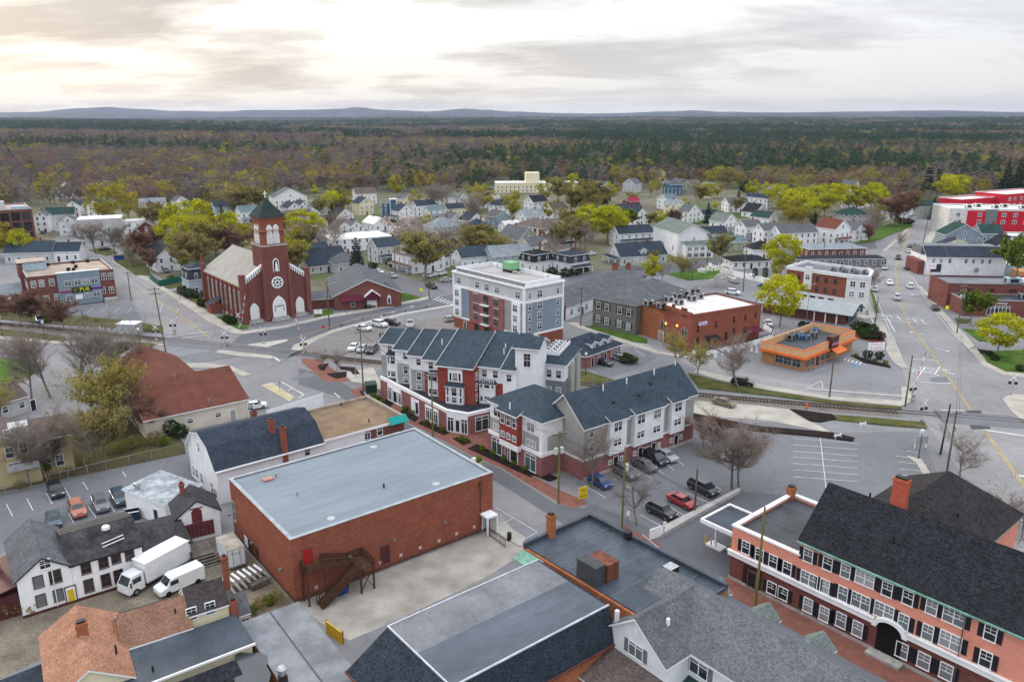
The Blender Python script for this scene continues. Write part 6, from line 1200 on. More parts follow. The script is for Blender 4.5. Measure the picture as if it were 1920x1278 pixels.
 for i in range(n):
  j =(i+1)%n; a,b_,c_,d_ = rim[i],rim[j],inn_[j],inn_[i]
  m.add([(*a,10.0),(*b_,10.0),(*c_,10.0),(*d_,10.0),(*a,11.0),(*b_,11.0),(*c_,11.0),(*d_,11.0)],[(0,1,5,4),(2,3,7,6),(4,5,6,7),(3,2,1,0)])
 c.part('parapet',m,WH); c.part('roof',MB().prism([(.3,.3),(w,.1),(w+5.0,2.0),(w+2.2,10.8),(w+.6,12.7),(.3,12.7)],10.0,10.2),MEMG)
 c.part('white_bay',MB().box(w*.31,-.5,5.0,w*.44,-.003,11.0).box(w*.32,-.5,11.0,w*.43,.2,11.6),WH); c.wins('f',[w*t for t in(.10,.22,.53,.67,.82)],[4.7,7.6],1.0,1.5,style='sash',fr=BRICKP,gl=GLASSD); c.wins('f',[w*.375],[5.3,7.9],1.2,1.4,-.5,style='pair'); c.wins('f',[w*t for t in(.06,.2,.34,.48,.62,.78)],[1.2],1.4,1.9,-.06,style='pair',fr=M('dark frames',(0.06,0.05,0.06),.5),gl=GLASSD)
 a = math.atan2(1.95,5.4)
 for t in(.3,.75):
  for z in(4.7,7.6):fm,_ = win_mesh(1.3,1.5,'pair',WHITE,GLASS,False); obj('window',fm,c.e,(w+5.4*t,-.27+1.95*t,z),(0,0,a))
  fm,_ = win_mesh(1.7,2.2,'shop',WHITE,GLASST,False); obj('window',fm,c.e,(w+5.4*t,-.27+1.95*t,.5),(0,0,a))
 a = math.atan2(9.3,-2.8)
 for z in(4.7,7.6):fm,_ = win_mesh(1.3,1.5,'pair',WHITE,GLASS,False); obj('window',fm,c.e,(w+4.02,6.35,z),(0,0,a))
 fm,_ = win_mesh(2.2,2.2,'shop',WHITE,GLASST,False); obj('window',fm,c.e,(w+4.02,6.35,.5),(0,0,a))
 for i in range(6):c.hvac(w*.62+i*1.7,6.5+(i%2)*2,10.2,1.3,1.3,1.0)
 # dormered brick house by the rails
 g = Bld('dormer_cottage','low plum brick office with navy roof, three white dormers and white eaves','office',(1108,665),(1163,646),(1040,640),2.9,w=None,d=10,hint='the dormer cottage'); w = max(g.w,11)
 g.hip(-2,0,w,10,2.9,3.0,BRICKP,R_NAVY,WHITE,ov=.7);
 for i in range(3):x = 2.0+i*3.0; g.gable(x-.7,.8,x+.7,4,4.9,.6,'y',WSIDE,R_NAVY,WHITE,ov=.25,og=.3,z0=3.0); g.win('f',x,3.6,.8,1.1,.8)
 g.door('f',.6,.9); g.door('f',5.4,.9); g.wins('f',[3.0,8.2,10.0],[.9],.9,1.3)
 # long grey roofed range
 l = Bld('long_grey_range','long low white range in three steps with grey roof and twin brick chimneys','shops',(1061,575),(1210,523),(1057,530),3.9,d=13,hint='the long grey roofed range'); w = l.w
 for i in range(3):l.gable(w*i/3,i*.02,w*(i+1)/3-.02,13,3.9+i*.12,3.0,'x',WSIDE if i!=1 else LIGHTG,R_GREY,STEEL,ov=.4,og=.05)
 l.part('brick_end',MB().box(w,0,0,w+.5,13,5).box(-.5,0,0,0,13,4.2),BRICKD); l.chimney(w*.86,7.5,6,9.2,2.2,.9); l.chimney(w*.97,5.5,5,8.6,1.8,.9); l.wins('f',[3,7,11,17,22,w-6],[1.1],1.3,1.5,style='pair'); l.door('f',9,1.0,2.1); q = l.on(1142,541,'f'); l.part('shop_sign',MB().box(q.x-1.8,-.2,3.1,q.x+1.8,-.004,3.9),M('red shop sign',(0.55,0.05,0.06),.5))
 # white hall
 h = Bld('white_hall','big plain white hall with grey green gable roof and shop front extension','hall',(1269,482),None,None,0,ang=14,w=14.5,d=24,hint='the big white hall'); hz = height_at(1271,439,G(1269,482)); hz = min(hz,10)
 h.ang; h.gable(0,0,13.5,24,hz,3.6,'y',WSIDE,R_SAGE,WHITE,ov=.3,og=.5); h.win('f',7,hz*.62,1.1,1.9,gl=M('amber pane',(0.5,0.32,0.05),.4)); h.wins('l',[4,13],[2.2],1.0,1.9); h.part('extension',MB().box(1.5,-4.5,0,13.4,-.01,5.2),WSIDE); h.part('extension_roof',MB().slab([(1.2,-4.8,5.2),(13.7,-4.8,5.2),(13.7,-.01,6.3),(1.2,-.01,6.3)],.15),[R_SAGE,WHITE]); h.wins('f',[3.2,6,8.7,11.5],[3.3],1.5,1.2,-4.5,style='pair'); h.wins('f',[3.2,6,8.7,11.5],[.6],1.8,1.6,-4.5,style='shop',gl=GLASSD)
 # brick plaza at the right
 p = Bld('brick_plaza','long red brick plaza in two steps with dark flat roofs and a shop window','shops',(1803,592),None,None,0,ang=-6,w=50,d=16,hint='the brick plaza'); hz = height_at(1809,567,G(1803,592)); p.flat(0,0,50,9,4.6,.4,BRICKD,MEMD,STEEL,.35); p.flat(-1,9.02,50,22,7.4,.4,BRICKD,MEMG,DARKM,.35); p.wins('f',[7.5,9.6,11.6],[.6],1.9,2.4,style='shop',gl=GLASSD); p.wins('f',[19,22,25],[.4],2.6,2.7,style='shop',gl=GLASSD); text('Pharmacy',1.1,WHITE,'lettering',p.e,(9.5,-.03,3.9),(R(90),0,0),.02); p.wins('f',[5,11,17],[5.3],2.0,.8,9.02,fr=BRICKD,gl=GLASSD); p.hvac(18,5,4.2,2,1.8,1.6); p.hvac(19,14,7.0,4,2.5,1.6,SKYB); p.hvac(24,15,7.0,5,2.2,1.2,WHITE)
 # dark roofed white building with sign
 q = Bld('dark_roofed_white_block','white painted brick block with steep dark roof front and a pylon sign','shop',(1733,515),None,None,0,ang=-5,w=27,d=12,hint='the dark roofed white block'); q.part('wall',MB().box(0,0,0,27,14,6.4),WSIDE); q.part('roof_slope',MB().slab([(-.2,-.4,6.4),(27.2,-.4,6.4),(26.6,5.5,9.6),(.4,5.5,9.6)],.25),[R_NAVY,WHITE]); q.part('roof',MB().box(.2,5.5,6.4,27,14,9.3),MEMG); q.wins('f',[2.5,5,8,13.5,16,19,21.5],[4.4],.9,1.4); q.part('brick_end',MB().box(-2.2,1,0,-.01,12,4.8),BRICKD); q.win('f',3.6,1.2,3.4,2.6,style='pair',fr=DARKM); q.part('round_emblem',MB().tube((17.5,-.12,1.9),(17.5,-.01,1.9),.9,.9,16),STEEL); q.part('annex',MB().box(27.02,2,0,36,10,3.6),SKYB); q.part('annex_roof',MB().box(27.02,1.8,3.6,36.2,10.2,3.75),MEMW); q.part('orange_shed',MB().box(28,-9,0,33,-2,3.2),M('orange stucco',(0.52,0.26,0.13),.8)); q.part('tan_shed',MB().box(33.1,-8,0,41,-1,2.8),CONC)
 # red apartment building
 r2 = Bld('red_apartment_building','long white apartment building with bright red panels and white flat roof','apartment building',(1774,440),None,None,0,ang=-8,w=40,d=22,hint='the red panelled building'); hz = height_at(1772,391,G(1774,440)); hz = min(max(hz,11),14); LW = M('ivory cladding',(0.60,0.58,0.55),.7); REDC = M('signal red cladding',(0.50,0.012,0.03),.6,.06,.5); r2.flat(0,0,44,22,hz,.6,LW,MEMW,WHITE,.4); r2.part('red_cladding',MB().box(8,-.12,0,16,-.003,hz-.8).box(21,-.12,0,43,-.003,hz-.8),REDC); r2.part('grey_stair_panel',MB().box(16.02,-.3,0,20.98,-.003,hz-.2),GREYD)
 for z in(hz-3.4,hz-6.6):r2.wins('f',[4,13.5,24,29,34],[z],1.6,1.5,-.12,style='pair',near=False); r2.win('f',39.5,z,3.2,1.5,-.12,'four'); r2.wins('r',[3,7,12,17],[z],1.6,1.5,44,style='pair')
 for i in range(5):r2.hvac(12+i*6,10+(i%2)*5,hz-.6,3,2.2,1.6,WHITE)
 r3 = Bld('red_wing','far red clad wing with white roof behind the red panelled building','apartment building',(1880,405),None,None,0,ang=28,w=46,d=18,hint='the far red wing'); hz = 12; r3.flat(0,0,46,18,hz,.5,REDC,MEMW,WHITE,.4); r3.wins('f',[4,9,15,21,27,33],[hz-3.5,hz-7],2,1.5,style='pair'); r3.flat(-30,6,-.1,20,10,.5,REDC,MEMW,WHITE,.4)
 r4 = Bld('low_garages','low dark fronted garage block with white flat roof below the red panelled building','garage',(1873,465),None,None,0,ang=-4,w=40,d=12,hint='the low garages'); r4.flat(0,0,40,12,5.2,.3,GREYD,MEMW,WHITE,.35); r4.wins('f',[5,13,22],[.2],5,3.2,style='plain',fr=DARKM,gl=GLASSD)
right_side()
# ------------------------------------------------ the residential streets
O1 = 'first second third fourth fifth sixth seventh eighth ninth tenth eleventh twelfth thirteenth fourteenth fifteenth sixteenth seventeenth eighteenth nineteenth twentieth'.split()
ORD = O1+['twenty-'+o for o in O1[:9]]+['thirtieth']+['thirty-'+o for o in O1[:9]]+['fortieth']+['forty-'+o for o in O1[:9]]
LANDM =[(f[0],f[1],f[5])for f in FOOT if f[5].startswith('the ')]
PEND =[]
def settle():
 """rank of each thing among its kind, counted outwards from the landmark it stands closest to"""
 grp ={}
 for o,pre,kind,x,y in PEND:
  d,nm = min((math.hypot(x-a,y-b),n)for a,b,n in LANDM); grp.setdefault((kind,nm),[]).append((d,o,pre))
 for(kind,nm),l in grp.items():
  for k,(d,o,pre)in enumerate(sorted(l,key=lambda t:t[0])):o['label'] = '%s, %s from %s'%(pre,ORD[k],nm)if len(l)>1 else '%s near %s'%(pre,nm)
 PEND.clear()
WN ={'w':(WSIDE,'white'),'c':(CREAM,'cream'),'p':(PINKS,'pale pink'),'g':(LIGHTG,'pale grey'),'s':(SAGE,'sage green'),'d':(GREYD,'dark grey'),'b':(BLUEG,'blue grey'),'n':(NAVYS,'deep blue'),'k':(SKYB,'pale blue'),'r':(BRICKD,'red brick'),'y':(Mwall('pale yellow clapboard',(0.66,0.60,0.38)),'pale yellow'),'m':(Mwall('maroon clapboard',(0.13,0.04,0.045)),'maroon')}
RN ={'n':(R_NAVY,'navy'),'k':(R_BLACK,'black'),'g':(R_GREY,'grey'),'l':(R_LIGHT,'pale grey'),'b':(R_BROWN,'brown'),'u':(R_BLUE,'blue slate'),'s':(R_SAGE,'grey green'),'t':(R_TEAL,'teal grey'),'v':(R_GREEN,'dark green'),'r':(R_RUST,'rust red'),'c':(R_RED,'crimson'),'w':(MEMW,'white')}
TRIMS = WHITE
def house(px,py,w,d,h,ax,wl,rf,rise=None,ang=38.0,kind='gable',porch=None,dorm=0,chim=True,grp='houses in the streets behind the church',lab=None,cat='house',name='house',short=None):
 wm,wn = WN[wl]; rm,rn = RN[rf]
 pre = lab or '%s %s house with %s%s roof'%(wn,'tall' if h>4.6 else 'low',rn,{'gable':'','hip':' hip','flat':' flat','mans':' mansard'}[kind])
 b = Bld(name,pre,cat,(px,py),ang=ang,w=w,d=d,group=grp,hint=pre); near = b.o.y<300
 cx,cy = b.tow(w/2,d/2)
 if lab:LANDM.append((cx,cy,'the '+(short or ' '.join(lab.split()[:4]))))
 else:PEND.append((b.e,pre,'house',cx,cy))
 span = w if ax=='y' else d; rise = rise or span*0.36
 if kind=='gable':b.gable(0,0,w,d,h,rise,ax,wm,rm,TRIMS,ov=.35,og=.3)
 elif kind=='hip':b.hip(0,0,w,d,h,rise,wm,rm,TRIMS,ov=.45)
 elif kind=='flat':b.flat(0,0,w,d,h,.0,wm,rm,TRIMS)
 else:
  b.part('wall',MB().box(0,0,0,w,d,h*.62),wm); b.part('mansard',MB().frustum([(-.35,-.35),(w+.35,-.35),(w+.35,d+.35),(-.35,d+.35)],h*.62,[(.4,.4),(w-.4,.4),(w-.4,d-.4),(.4,d-.4)],h),rm); b.hip(.1,.1,w-.1,d-.1,h,1.2,rm=rm,walls=False,ov=.1); b.band(0,0,w,d,h*.62-.25,h*.62,WHITE,.3,'eave')
  for x in(w*.28,w*.72):b.win('f',x,h*.68,.9,1.4,-.15);
  for y in(d*.28,d*.72):b.win('l',y,h*.68,.9,1.4,-.15)
 fl =[.9]if h<4.2 else([.9,3.4]if h<7.2 else[.9,3.5,6.1])
 if kind=='mans':fl =[1.2]
 nf = max(2,int(w/3.0)); nl = max(2,int(d/3.2)); gl = GLASS if rnd.random()<.75 else GLASSB
 for z in fl:
  for k in range(nf):
   if z<1 and k==nf//2:continue
   b.win('f',w*(k+.5)/nf,z,.85,1.45,near=False,gl=gl)
  for k in range(nl):b.win('l',d*(k+.5)/nl,z,.85,1.45,near=False,gl=gl)
 b.door('f',w*(nf//2+.5)/nf,.95,2.1,col=STEEL if rnd.random()<.5 else MAROON)
 if kind=='gable' and h>3:b.win('f' if ax=='y' else 'l',(w if ax=='y' else d)/2,h+.3,.8,1.2,near=False)
 if porch:
  pd = 2.2
  if porch=='f':b.part('porch_roof',MB().slab([(.2,-pd,2.6),(w-.2,-pd,2.6),(w-.2,-.01,3.15),(.2,-.01,3.15)],.15),[rm,WHITE]); [b.part('porch_post',MB().box(x-.09,-pd+.1,0,x+.09,-pd+.28,2.5),WHITE)for x in(.4,w*.5,w-.4)]; b.part('porch_floor',MB().box(.2,-pd,.0,w-.2,-.01,.45),GREYD)
  else:b.part('porch_roof',MB().slab([(-pd,d-.2,2.6),(-pd,.2,2.6),(-.01,.2,3.15),(-.01,d-.2,3.15)],.15),[rm,WHITE]); [b.part('porch_post',MB().box(-pd+.1,y-.09,0,-pd+.28,y+.09,2.5),WHITE)for y in(.4,d*.5,d-.4)]; b.part('porch_floor',MB().box(-pd,.2,0,-.01,d-.2,.45),GREYD)
 if dorm and kind=='gable':
  if ax=='x':b.gable(w/2-1.3,.5,w/2+1.3,d/2,h+rise*.45,1.0,'y',wm,rm,WHITE,ov=.25,og=.2,z0=h); b.win('f',w/2,h+.35,.9,1.0,.5,near=False)
  else:b.part('dormer',MB().box(.6,d/2-1.6,h,w/2,d/2+1.6,h+rise*.72),wm); b.part('dormer_roof',MB().slab([(.2,d/2+1.9,h+rise*.72+.15),(.2,d/2-1.9,h+rise*.72+.15),(w/2,d/2-1.9,h+rise+.1),(w/2,d/2+1.9,h+rise+.1)],.12),[rm,WHITE]); b.win('l',d/2,h+rise*.3,1.6,.9,.6,'pair',near=False)
 if chim and kind!='flat':b.chimney(w*(.5 if ax=='y' else .7),d*(.6 if ax=='y' else .5),h,h+rise+1.0,.6,.6)
 return b
H_ = house
def residential():
# around and behind the bell tower
 H_(453,420,10,8,6,'x','w','t',porch='f',lab='white house with teal roof behind the bell tower',short='teal roofed house'); H_(536,390,14,8,4,'x','w','n'); H_(541,404,8,11,4,'y','w','n'); H_(562,402,7,10,4.8,'y','w','n'); H_(598,404,8,12,5,'y','w','n')
 H_(540,428,14,9,5,'x','r','b'); H_(562,450,9,9,6.5,'y','y','g',porch='f'); H_(590,442,7,8,6,'y','y','g'); H_(634,424,9,9,5.2,'y','w','k',porch='f'); H_(630,451,9,9,4.6,'y','w','g'); H_(655,447,8,9,4.6,'y','w','g')
 H_(626,474,26,18,5.0,'y','w','w',kind='flat',ang=30,lab='long white flat roofed garage building',short='white garage building',cat='garage',name='garage'); H_(585,500,14,8,3.2,'x','w','n'); H_(578,482,9,6,2.8,'x','k','u',lab='low shed under a bright blue roof',short='blue roofed shed',name='shed',cat='shed'); H_(632,514,10,9,3.4,'x','g','g',kind='hip'); H_(580,515,12,9,2.8,'x','g','n')
 H_(709,494,13,8,6,'x','g','u',porch='f',lab='pale grey house with bay windows and slate blue roof',short='bay windowed house'); H_(703,490,4,3,5.6,'x','g','u',kind='hip',chim=False,lab='bay windowed corner tower of the slate blue roofed house',short='bay tower',name='bay_tower',cat='bay window')
 H_(773,514,14,14,6,'y','w','b',rise=4.2,dorm=1,porch='l',lab='big white inn with brown roof and rows of windows',short='big white inn'); H_(806,506,9,8,4,'x','w','n',lab='white annex with dark roof beside the bare tree',short='white annex'); H_(832,480,9,14,4,'y','r','b'); H_(878,479,6,9,4,'y','g','k'); H_(866,504,15,9,4,'x','w','u',ang=30); H_(925,504,16,9,4.5,'x','k','l',ang=25,lab='long pale blue house with pale grey roof behind the flats',short='long pale blue house')
 H_(675,404,9,9,6.5,'y','c','n'); b = H_(718,409,11,9,8,'x','n','g',kind='flat',ang=14,chim=False,lab='deep blue flat roofed house with a white trimmed stair tower',short='deep blue house'); b.part('stair_tower',MB().box(4,-2,0,7.5,1.2,10.2),NAVYS); b.part('tower_trim',MB().box(3.9,-2.1,0,4.2,-1.8,10.2).box(7.3,-2.1,0,7.6,-1.8,10.2).box(3.8,-2.2,10.2,7.7,1.3,10.5),WHITE)
 H_(757,394,7,10,6.5,'y','c','g'); H_(749,416,9,8,5.5,'y','w','n',porch='l'); H_(782,407,13,7,6,'x','w','n'); H_(804,413,11,6,5,'x','w','t',porch='f'); H_(816,389,7,8,5.5,'y','w','g'); H_(860,388,8,11,5,'y','w','s'); H_(840,406,12,7,4,'x','c','n'); H_(846,434,7.5,9,6,'y','p','g',lab='pale pink house with grey gable roof',short='pink house'); H_(880,438,9,9,6,'y','w','n',porch='f'); H_(818,442,14,11,3.6,'x','g','l',kind='hip'); H_(702,434,8,12,3.5,'y','w','w'); H_(735,442,5,5,2.4,'x','w','w',chim=False,name='garage',cat='garage',lab='small white garage beside the pink blossom tree',short='small white garage')
 H_(900,391,8,10,6,'y','w','g'); H_(920,386,7,9,6,'y','w','g'); H_(934,403,10,9,5,'x','w','n',kind='hip'); H_(931,428,8,9,5.5,'y','b','g',lab='pale yellow house with blue grey gable and a porch',short='yellow porch house',porch='f'); H_(888,450,11,10,5,'x','d','n',kind='hip',lab='dark grey house with navy hip roof',short='dark hip roofed house'); H_(950,437,9,7,2.8,'x','w','w'); H_(985,427,13,8,5.5,'x','w','l',dorm=1); H_(1000,397,11,9,5.5,'x','w','k'); H_(1036,410,11,9,5,'x','w','b')
 b = H_(1014,454,13,19,5.8,'y','r','b',kind='hip',rise=3.2,chim=False,lab='brown roofed red brick school block with white pilasters',short='brick school',name='school',cat='school'); [b.part('pilaster',MB().box(-.2,2+k*3.4,0,-.003,2.7+k*3.4,5.6),WHITE)for k in range(5)]
 H_(1040,470,11,8,6,'x','w','n',porch='f'); H_(972,476,11,14,5.5,'y','s','g',rise=4.8,lab='sage green house with tall wide gable',short='sage green house'); H_(995,488,15,9,5,'x','c','g',dorm=1); H_(1000,513,9,8,6.5,'x','w','k',kind='mans'); H_(1068,515,9.5,9,6.5,'x','w','n',kind='mans',porch='f'); H_(1040,500,7,7,6,'x','w','b',kind='hip')
 # behind the long range and round the white hall
 H_(1160,463,17,8,5.5,'x','w','n',ang=22,porch='f'); b = H_(1163,499,20,11,3.4,'x','g','n',ang=20,dorm=1,rise=4.2,porch='l',lab='grey bungalow with a wide navy roof, dormer and glazed porch',short='navy roofed bungalow')
 H_(1190,424,10,10,5,'y','w','n'); H_(1160,410,15,9,4,'x','w','n',ang=20); H_(1180,391,9,6,4,'x','r','c',lab='low brick house with crimson metal roof',short='crimson roofed house'); H_(1250,393,9,8,6,'x','w','t',porch='f'); H_(1267,413,7,9,8,'y','c','l',lab='tall narrow cream house with pale roof',short='tall cream house'); H_(1290,419,9.5,7,6,'y','w','g'); H_(1318,414,9,6,3.2,'x','w','n',ang=15); H_(1357,440,9.5,9,6,'y','w','s',porch='f',lab='white porched house with grey green gable roof',short='grey green gabled house'); H_(1365,399,13,8,5.4,'x','w','g',ang=15); H_(1438,391,6,16,6,'y','w','n',lab='long narrow white house with navy roof on the rise',short='long narrow white house'); H_(1415,409,12,9,3,'y','w','k'); H_(1440,424,8,11,4,'y','w','v')
 H_(1397,451,10,7,6,'x','w','g',ang=28,porch='f'); H_(1430,458,12,7,6,'x','w','g',ang=25); H_(1462,462,19,8,5.5,'x','w','g',ang=18); H_(1315,452,13,8,3,'x','w','n',ang=15,chim=False)
 H_(1318,473,20,8,3.6,'x','s','t',ang=14,chim=False,rise=2.2,lab='teal roofed filling station with white gabled canopy',short='filling station',name='filling_station',cat='filling station'); H_(1372,505,15,10,2.7,'x','w','k',ang=8,kind='hip',chim=False,rise=1.6); H_(1412,488,9,8,4,'x','w','k',ang=10,kind='hip')
 H_(1563,460,10,11,7,'y','w','r',porch='f',ang=30,lab='big white house with rust red gable roof',short='rust red gabled house'); H_(1602,453,9,9,5,'y','w','g',ang=30); H_(1585,421,14,11,4.2,'x','g','v',kind='hip',ang=15); H_(1700,416,7,14,4.5,'y','w','g',ang=40,porch='f'); H_(1714,411,19,9,6.5,'x','s','v',kind='hip',ang=10,dorm=0,lab='large sage green house with dark green hip roof',short='large sage house')
 H_(1516,484,24,12,3.4,'x','r','l',kind='hip',ang=8,chim=False,rise=1.2,lab='low brick plaza with pale flat hip roof and white porch columns',short='low brick plaza',name='shops',cat='shops'); H_(1494,502,34,8,3.0,'x','d','k',kind='flat',ang=3,chim=False,lab='long low dark flat roofed range behind the corner block',short='long dark range',name='shops',cat='shops')
 b = H_(1770,468,15,10,6.2,'y','b','v',ang=-4,rise=4.4,lab='blue house with wide front gable and dark green roof',short='blue gabled house',porch='f'); H_(1764,476,12,6,3.6,'y','y','n',ang=-4,rise=2.4); H_(1836,466,9,9,6.5,'x','b','v',ang=-4); H_(1862,494,11,9,6.4,'y','w','k',ang=-4,rise=3.8)
 # left of the church
 H_(68,437,5.5,10,8,'y','w','g',ang=20); H_(88,426,13,9,6,'x','g','v',ang=20); H_(126,407,7,12,6,'y','w','v',ang=20); H_(113,442,8,12,6,'y','w','g',ang=28); H_(165,406,7,14,6,'y','w','v',ang=20)
 b = H_(151,463,17,13,11.5,'x','g','w',kind='flat',ang=22,chim=False,lab='four storey cream and grey flat roofed tenement',short='tenement',name='tenement',cat='tenement')
 H_(222,440,14,9,6,'x','w','w',kind='flat',ang=20); H_(252,452,11,9,4.6,'y','m','b',ang=20,porch='f',lab='maroon house with brown roof and porch',short='maroon house'); H_(296,511,10,15,5.5,'y','w','k'); H_(358,556,8,8,8.5,'x','k','n',kind='mans',ang=38,lab='pale blue mansard house with bay windows beside the church',short='pale blue mansard'); H_(72,492,15,8,4,'x','w','n',ang=10); H_(10,494,17,10,4,'x','g','u',ang=8); H_(268,425,10,8,5,'y','w','n',ang=30); H_(330,398,8,9,6,'y','w','g'); H_(405,410,9,8,6,'x','k','n')
 # the white parish building with a cross far behind the tower
 b = H_(515,393,20,12,7,'y','w','g',ang=30,rise=5,chim=False,lab='large white gabled meeting house with grey roof',short='meeting house',name='meeting_house',cat='meeting house')
 b = H_(930,362,60,18,7,'x','c','w',kind='flat',ang=4,chim=False,lab='long cream flat roofed school building among the trees',short='long cream school',name='school',cat='school'); b.part('lift_tower',MB().box(22,4,7,32,14,14),CREAM)
 # scattered further out, among the trees
 FAR =[(980,306,'w'),(1040,292,'w'),(1065,294,'k'),(1098,300,'b'),(1108,296,'w'),(1020,330,'w'),(1033,332,'w'),(1085,334,'w'),(1238,344,'w'),(1256,366,'n'),(1270,362,'r'),(1296,364,'s'),(1388,326,'w'),(1385,296,'w'),(1175,284,'w'),(1204,270,'w'),(1130,366,'g'),(1190,362,'g'),(1515,250,'w'),(1538,254,'w'),(1558,250,'w'),(1632,254,'c'),(1655,246,'w'),(1535,272,'g'),(1585,268,'g'),(1655,308,'p'),(1668,306,'w'),(1650,338,'w'),(1632,332,'k'),(1810,298,'w'),(1850,286,'w'),(1740,300,'w'),(1605,392,'w'),(1625,388,'c'),(1600,372,'w'),(1850,312,'w'),(1800,334,'b'),(100,358,'g'),(108,374,'w'),(265,408,'w'),(620,262,'w'),(650,262,'w'),(884,270,'g'),(668,384,'w'),(1330,372,'c'),(1480,372,'w'),(1505,388,'w'),(1456,378,'w'),(1130,322,'w'),(1895,330,'w')]
 for i,(x,y,c)in enumerate(FAR):
  rf = 'gnbtkgls'[(i*5+3)%8]; H_(x,y,9+i%4*1.5,8+i%3,5.5+(i%5)*.4,'yx'[i%2],c if c!='s' else 's',rf,ang=25+(i*7)%30,chim=i%2==0,grp='houses far out among the trees')
residential(); settle()
# ------------------------------------------------ trees, shrubs, woodland
BARK = M('grey bark',(0.17,0.152,0.135),.95,.25,3); BARKP = M('pale bark',(0.30,0.275,0.25),.9,.25,3)
LF ={'lime':Mleaf('lime spring leaves',(0.30,0.31,0.012),(0.50,0.48,0.018),None,.35),'gold':Mleaf('golden young leaves',(0.24,0.205,0.022),(0.40,0.32,0.038),(0.30,0.29,0.03),.35),'bud':Mleaf('budding leaves',(0.165,0.135,0.05),(0.29,0.235,0.088),(0.23,0.215,0.055),.3),'twig':Mleaf('bare twigs',(0.20,0.172,0.146),(0.27,0.232,0.198),(0.24,0.19,0.155),.2),'rust':Mleaf('reddish budding twigs',(0.16,0.090,0.066),(0.25,0.14,0.10),None,.25),'pine':Mleaf('pine needles',(0.028,0.055,0.028),(0.060,0.100,0.048),(0.035,0.068,0.045),.15,rand=.25),'spruce':Mleaf('spruce needles',(0.010,0.024,0.016),(0.022,0.042,0.026),None,.1),'hedge':Mleaf('clipped evergreen',(0.018,0.034,0.010),(0.045,0.070,0.018),None,.15),'blos':Mleaf('white blossom',(0.55,0.54,0.48),(0.72,0.71,0.68),None,.35),'pinkb':Mleaf('pink blossom',(0.45,0.34,0.33),(0.58,0.47,0.45),None,.3),'plum':Mleaf('plum foliage',(0.05,0.018,0.03),(0.10,0.04,0.06),None,.2),'haze':Mleaf('bare wood canopy',(0.115,0.098,0.100),(0.200,0.170,0.165),(0.185,0.140,0.132),.25,rand=.28),'budw':Mleaf('budding wood canopy',(0.16,0.132,0.058),(0.27,0.225,0.095),(0.19,0.155,0.10),.3,rand=.25),'olive':Mleaf('olive budding leaves',(0.20,0.17,0.045),(0.33,0.28,0.075),None,.3),'green':Mleaf('fresh green leaves',(0.085,0.125,0.015),(0.17,0.21,0.025),None,.35)}
def leaf_quads(mb,rng,c,n,r,size,flat=1.0,mi=0,up=0.3,cen=None):
 for _ in range(n):
  while True:
   p = Vector((rng.uniform(-1,1),rng.uniform(-1,1),rng.uniform(-1,1)))
   if p.length<1:break
  p = Vector((p.x*r,p.y*r,p.z*r*flat))+c; s = size*rng.uniform(.6,1.3)
  g_ = .55 if cen is not None else 1.0; nrm = Vector((rng.gauss(0,g_),rng.gauss(0,g_),rng.gauss(0,g_)+up))
  if cen is not None:nrm+=(p-c).normalized()*.7+(p-cen).normalized()*.9
  nrm.normalize(); a = nrm.orthogonal().normalized(); t = rng.uniform(0,6.28); b = nrm.cross(a); a2 = a*math.cos(t)+b*math.sin(t); b2 = nrm.cross(a2)
  mb.add([p-a2*s,p-b2*s*.75,p+a2*s,p+b2*s*.75],[(0,1,2,3)],mi)
def skeleton(rng,H,spread,levels=3,fork=.35,r0=None,up=.55,nl=(5,5,4)):
 """trunk and limbs; returns (segments, tips)"""
 r0 = r0 or H*.015; segs =[]; tips =[]
 def grow(p,d,L,r,lv):
  n = 3; q = p
  for k in range(n):
   d =(d+Vector((rng.gauss(0,.10),rng.gauss(0,.10),rng.gauss(0.03,.06)))).normalized(); q2 = q+d*(L/n); ra = r*(1-.45*k/n); rb = r*(1-.45*(k+1)/n); segs.append((q,q2,ra,rb,lv))
   if lv<levels and(k>0 or lv>0):
    m = nl[min(lv,len(nl)-1)]; m = max(1,int(m/(2 if lv==0 else 3)+rng.random()))
    for _ in range(m):
     t = rng.uniform(0,6.283); o = Vector((math.cos(t),math.sin(t),0)); e =(d*up+o*spread+Vector((0,0,.18))).normalized(); grow(q.lerp(q2,rng.random()),e,L*rng.uniform(.5,.75),rb*.55,lv+1)
   q = q2
  tips.append((q,lv))
 grow(Vector((0,0,-.1)),Vector((0,0,1)),H*(1-fork)*.8 if False else H*.62,r0,0); return segs,tips
def trunk_mesh(name,segs,mat,minlv=9,n0=7):
 m = MB()
 for(a,b,ra,rb,lv)in segs:
  if lv<=minlv:m.tube(a,b,ra,rb,n0 if lv==0 else(5 if lv==1 else 3),0,False)
 return m.mesh(name,mat)
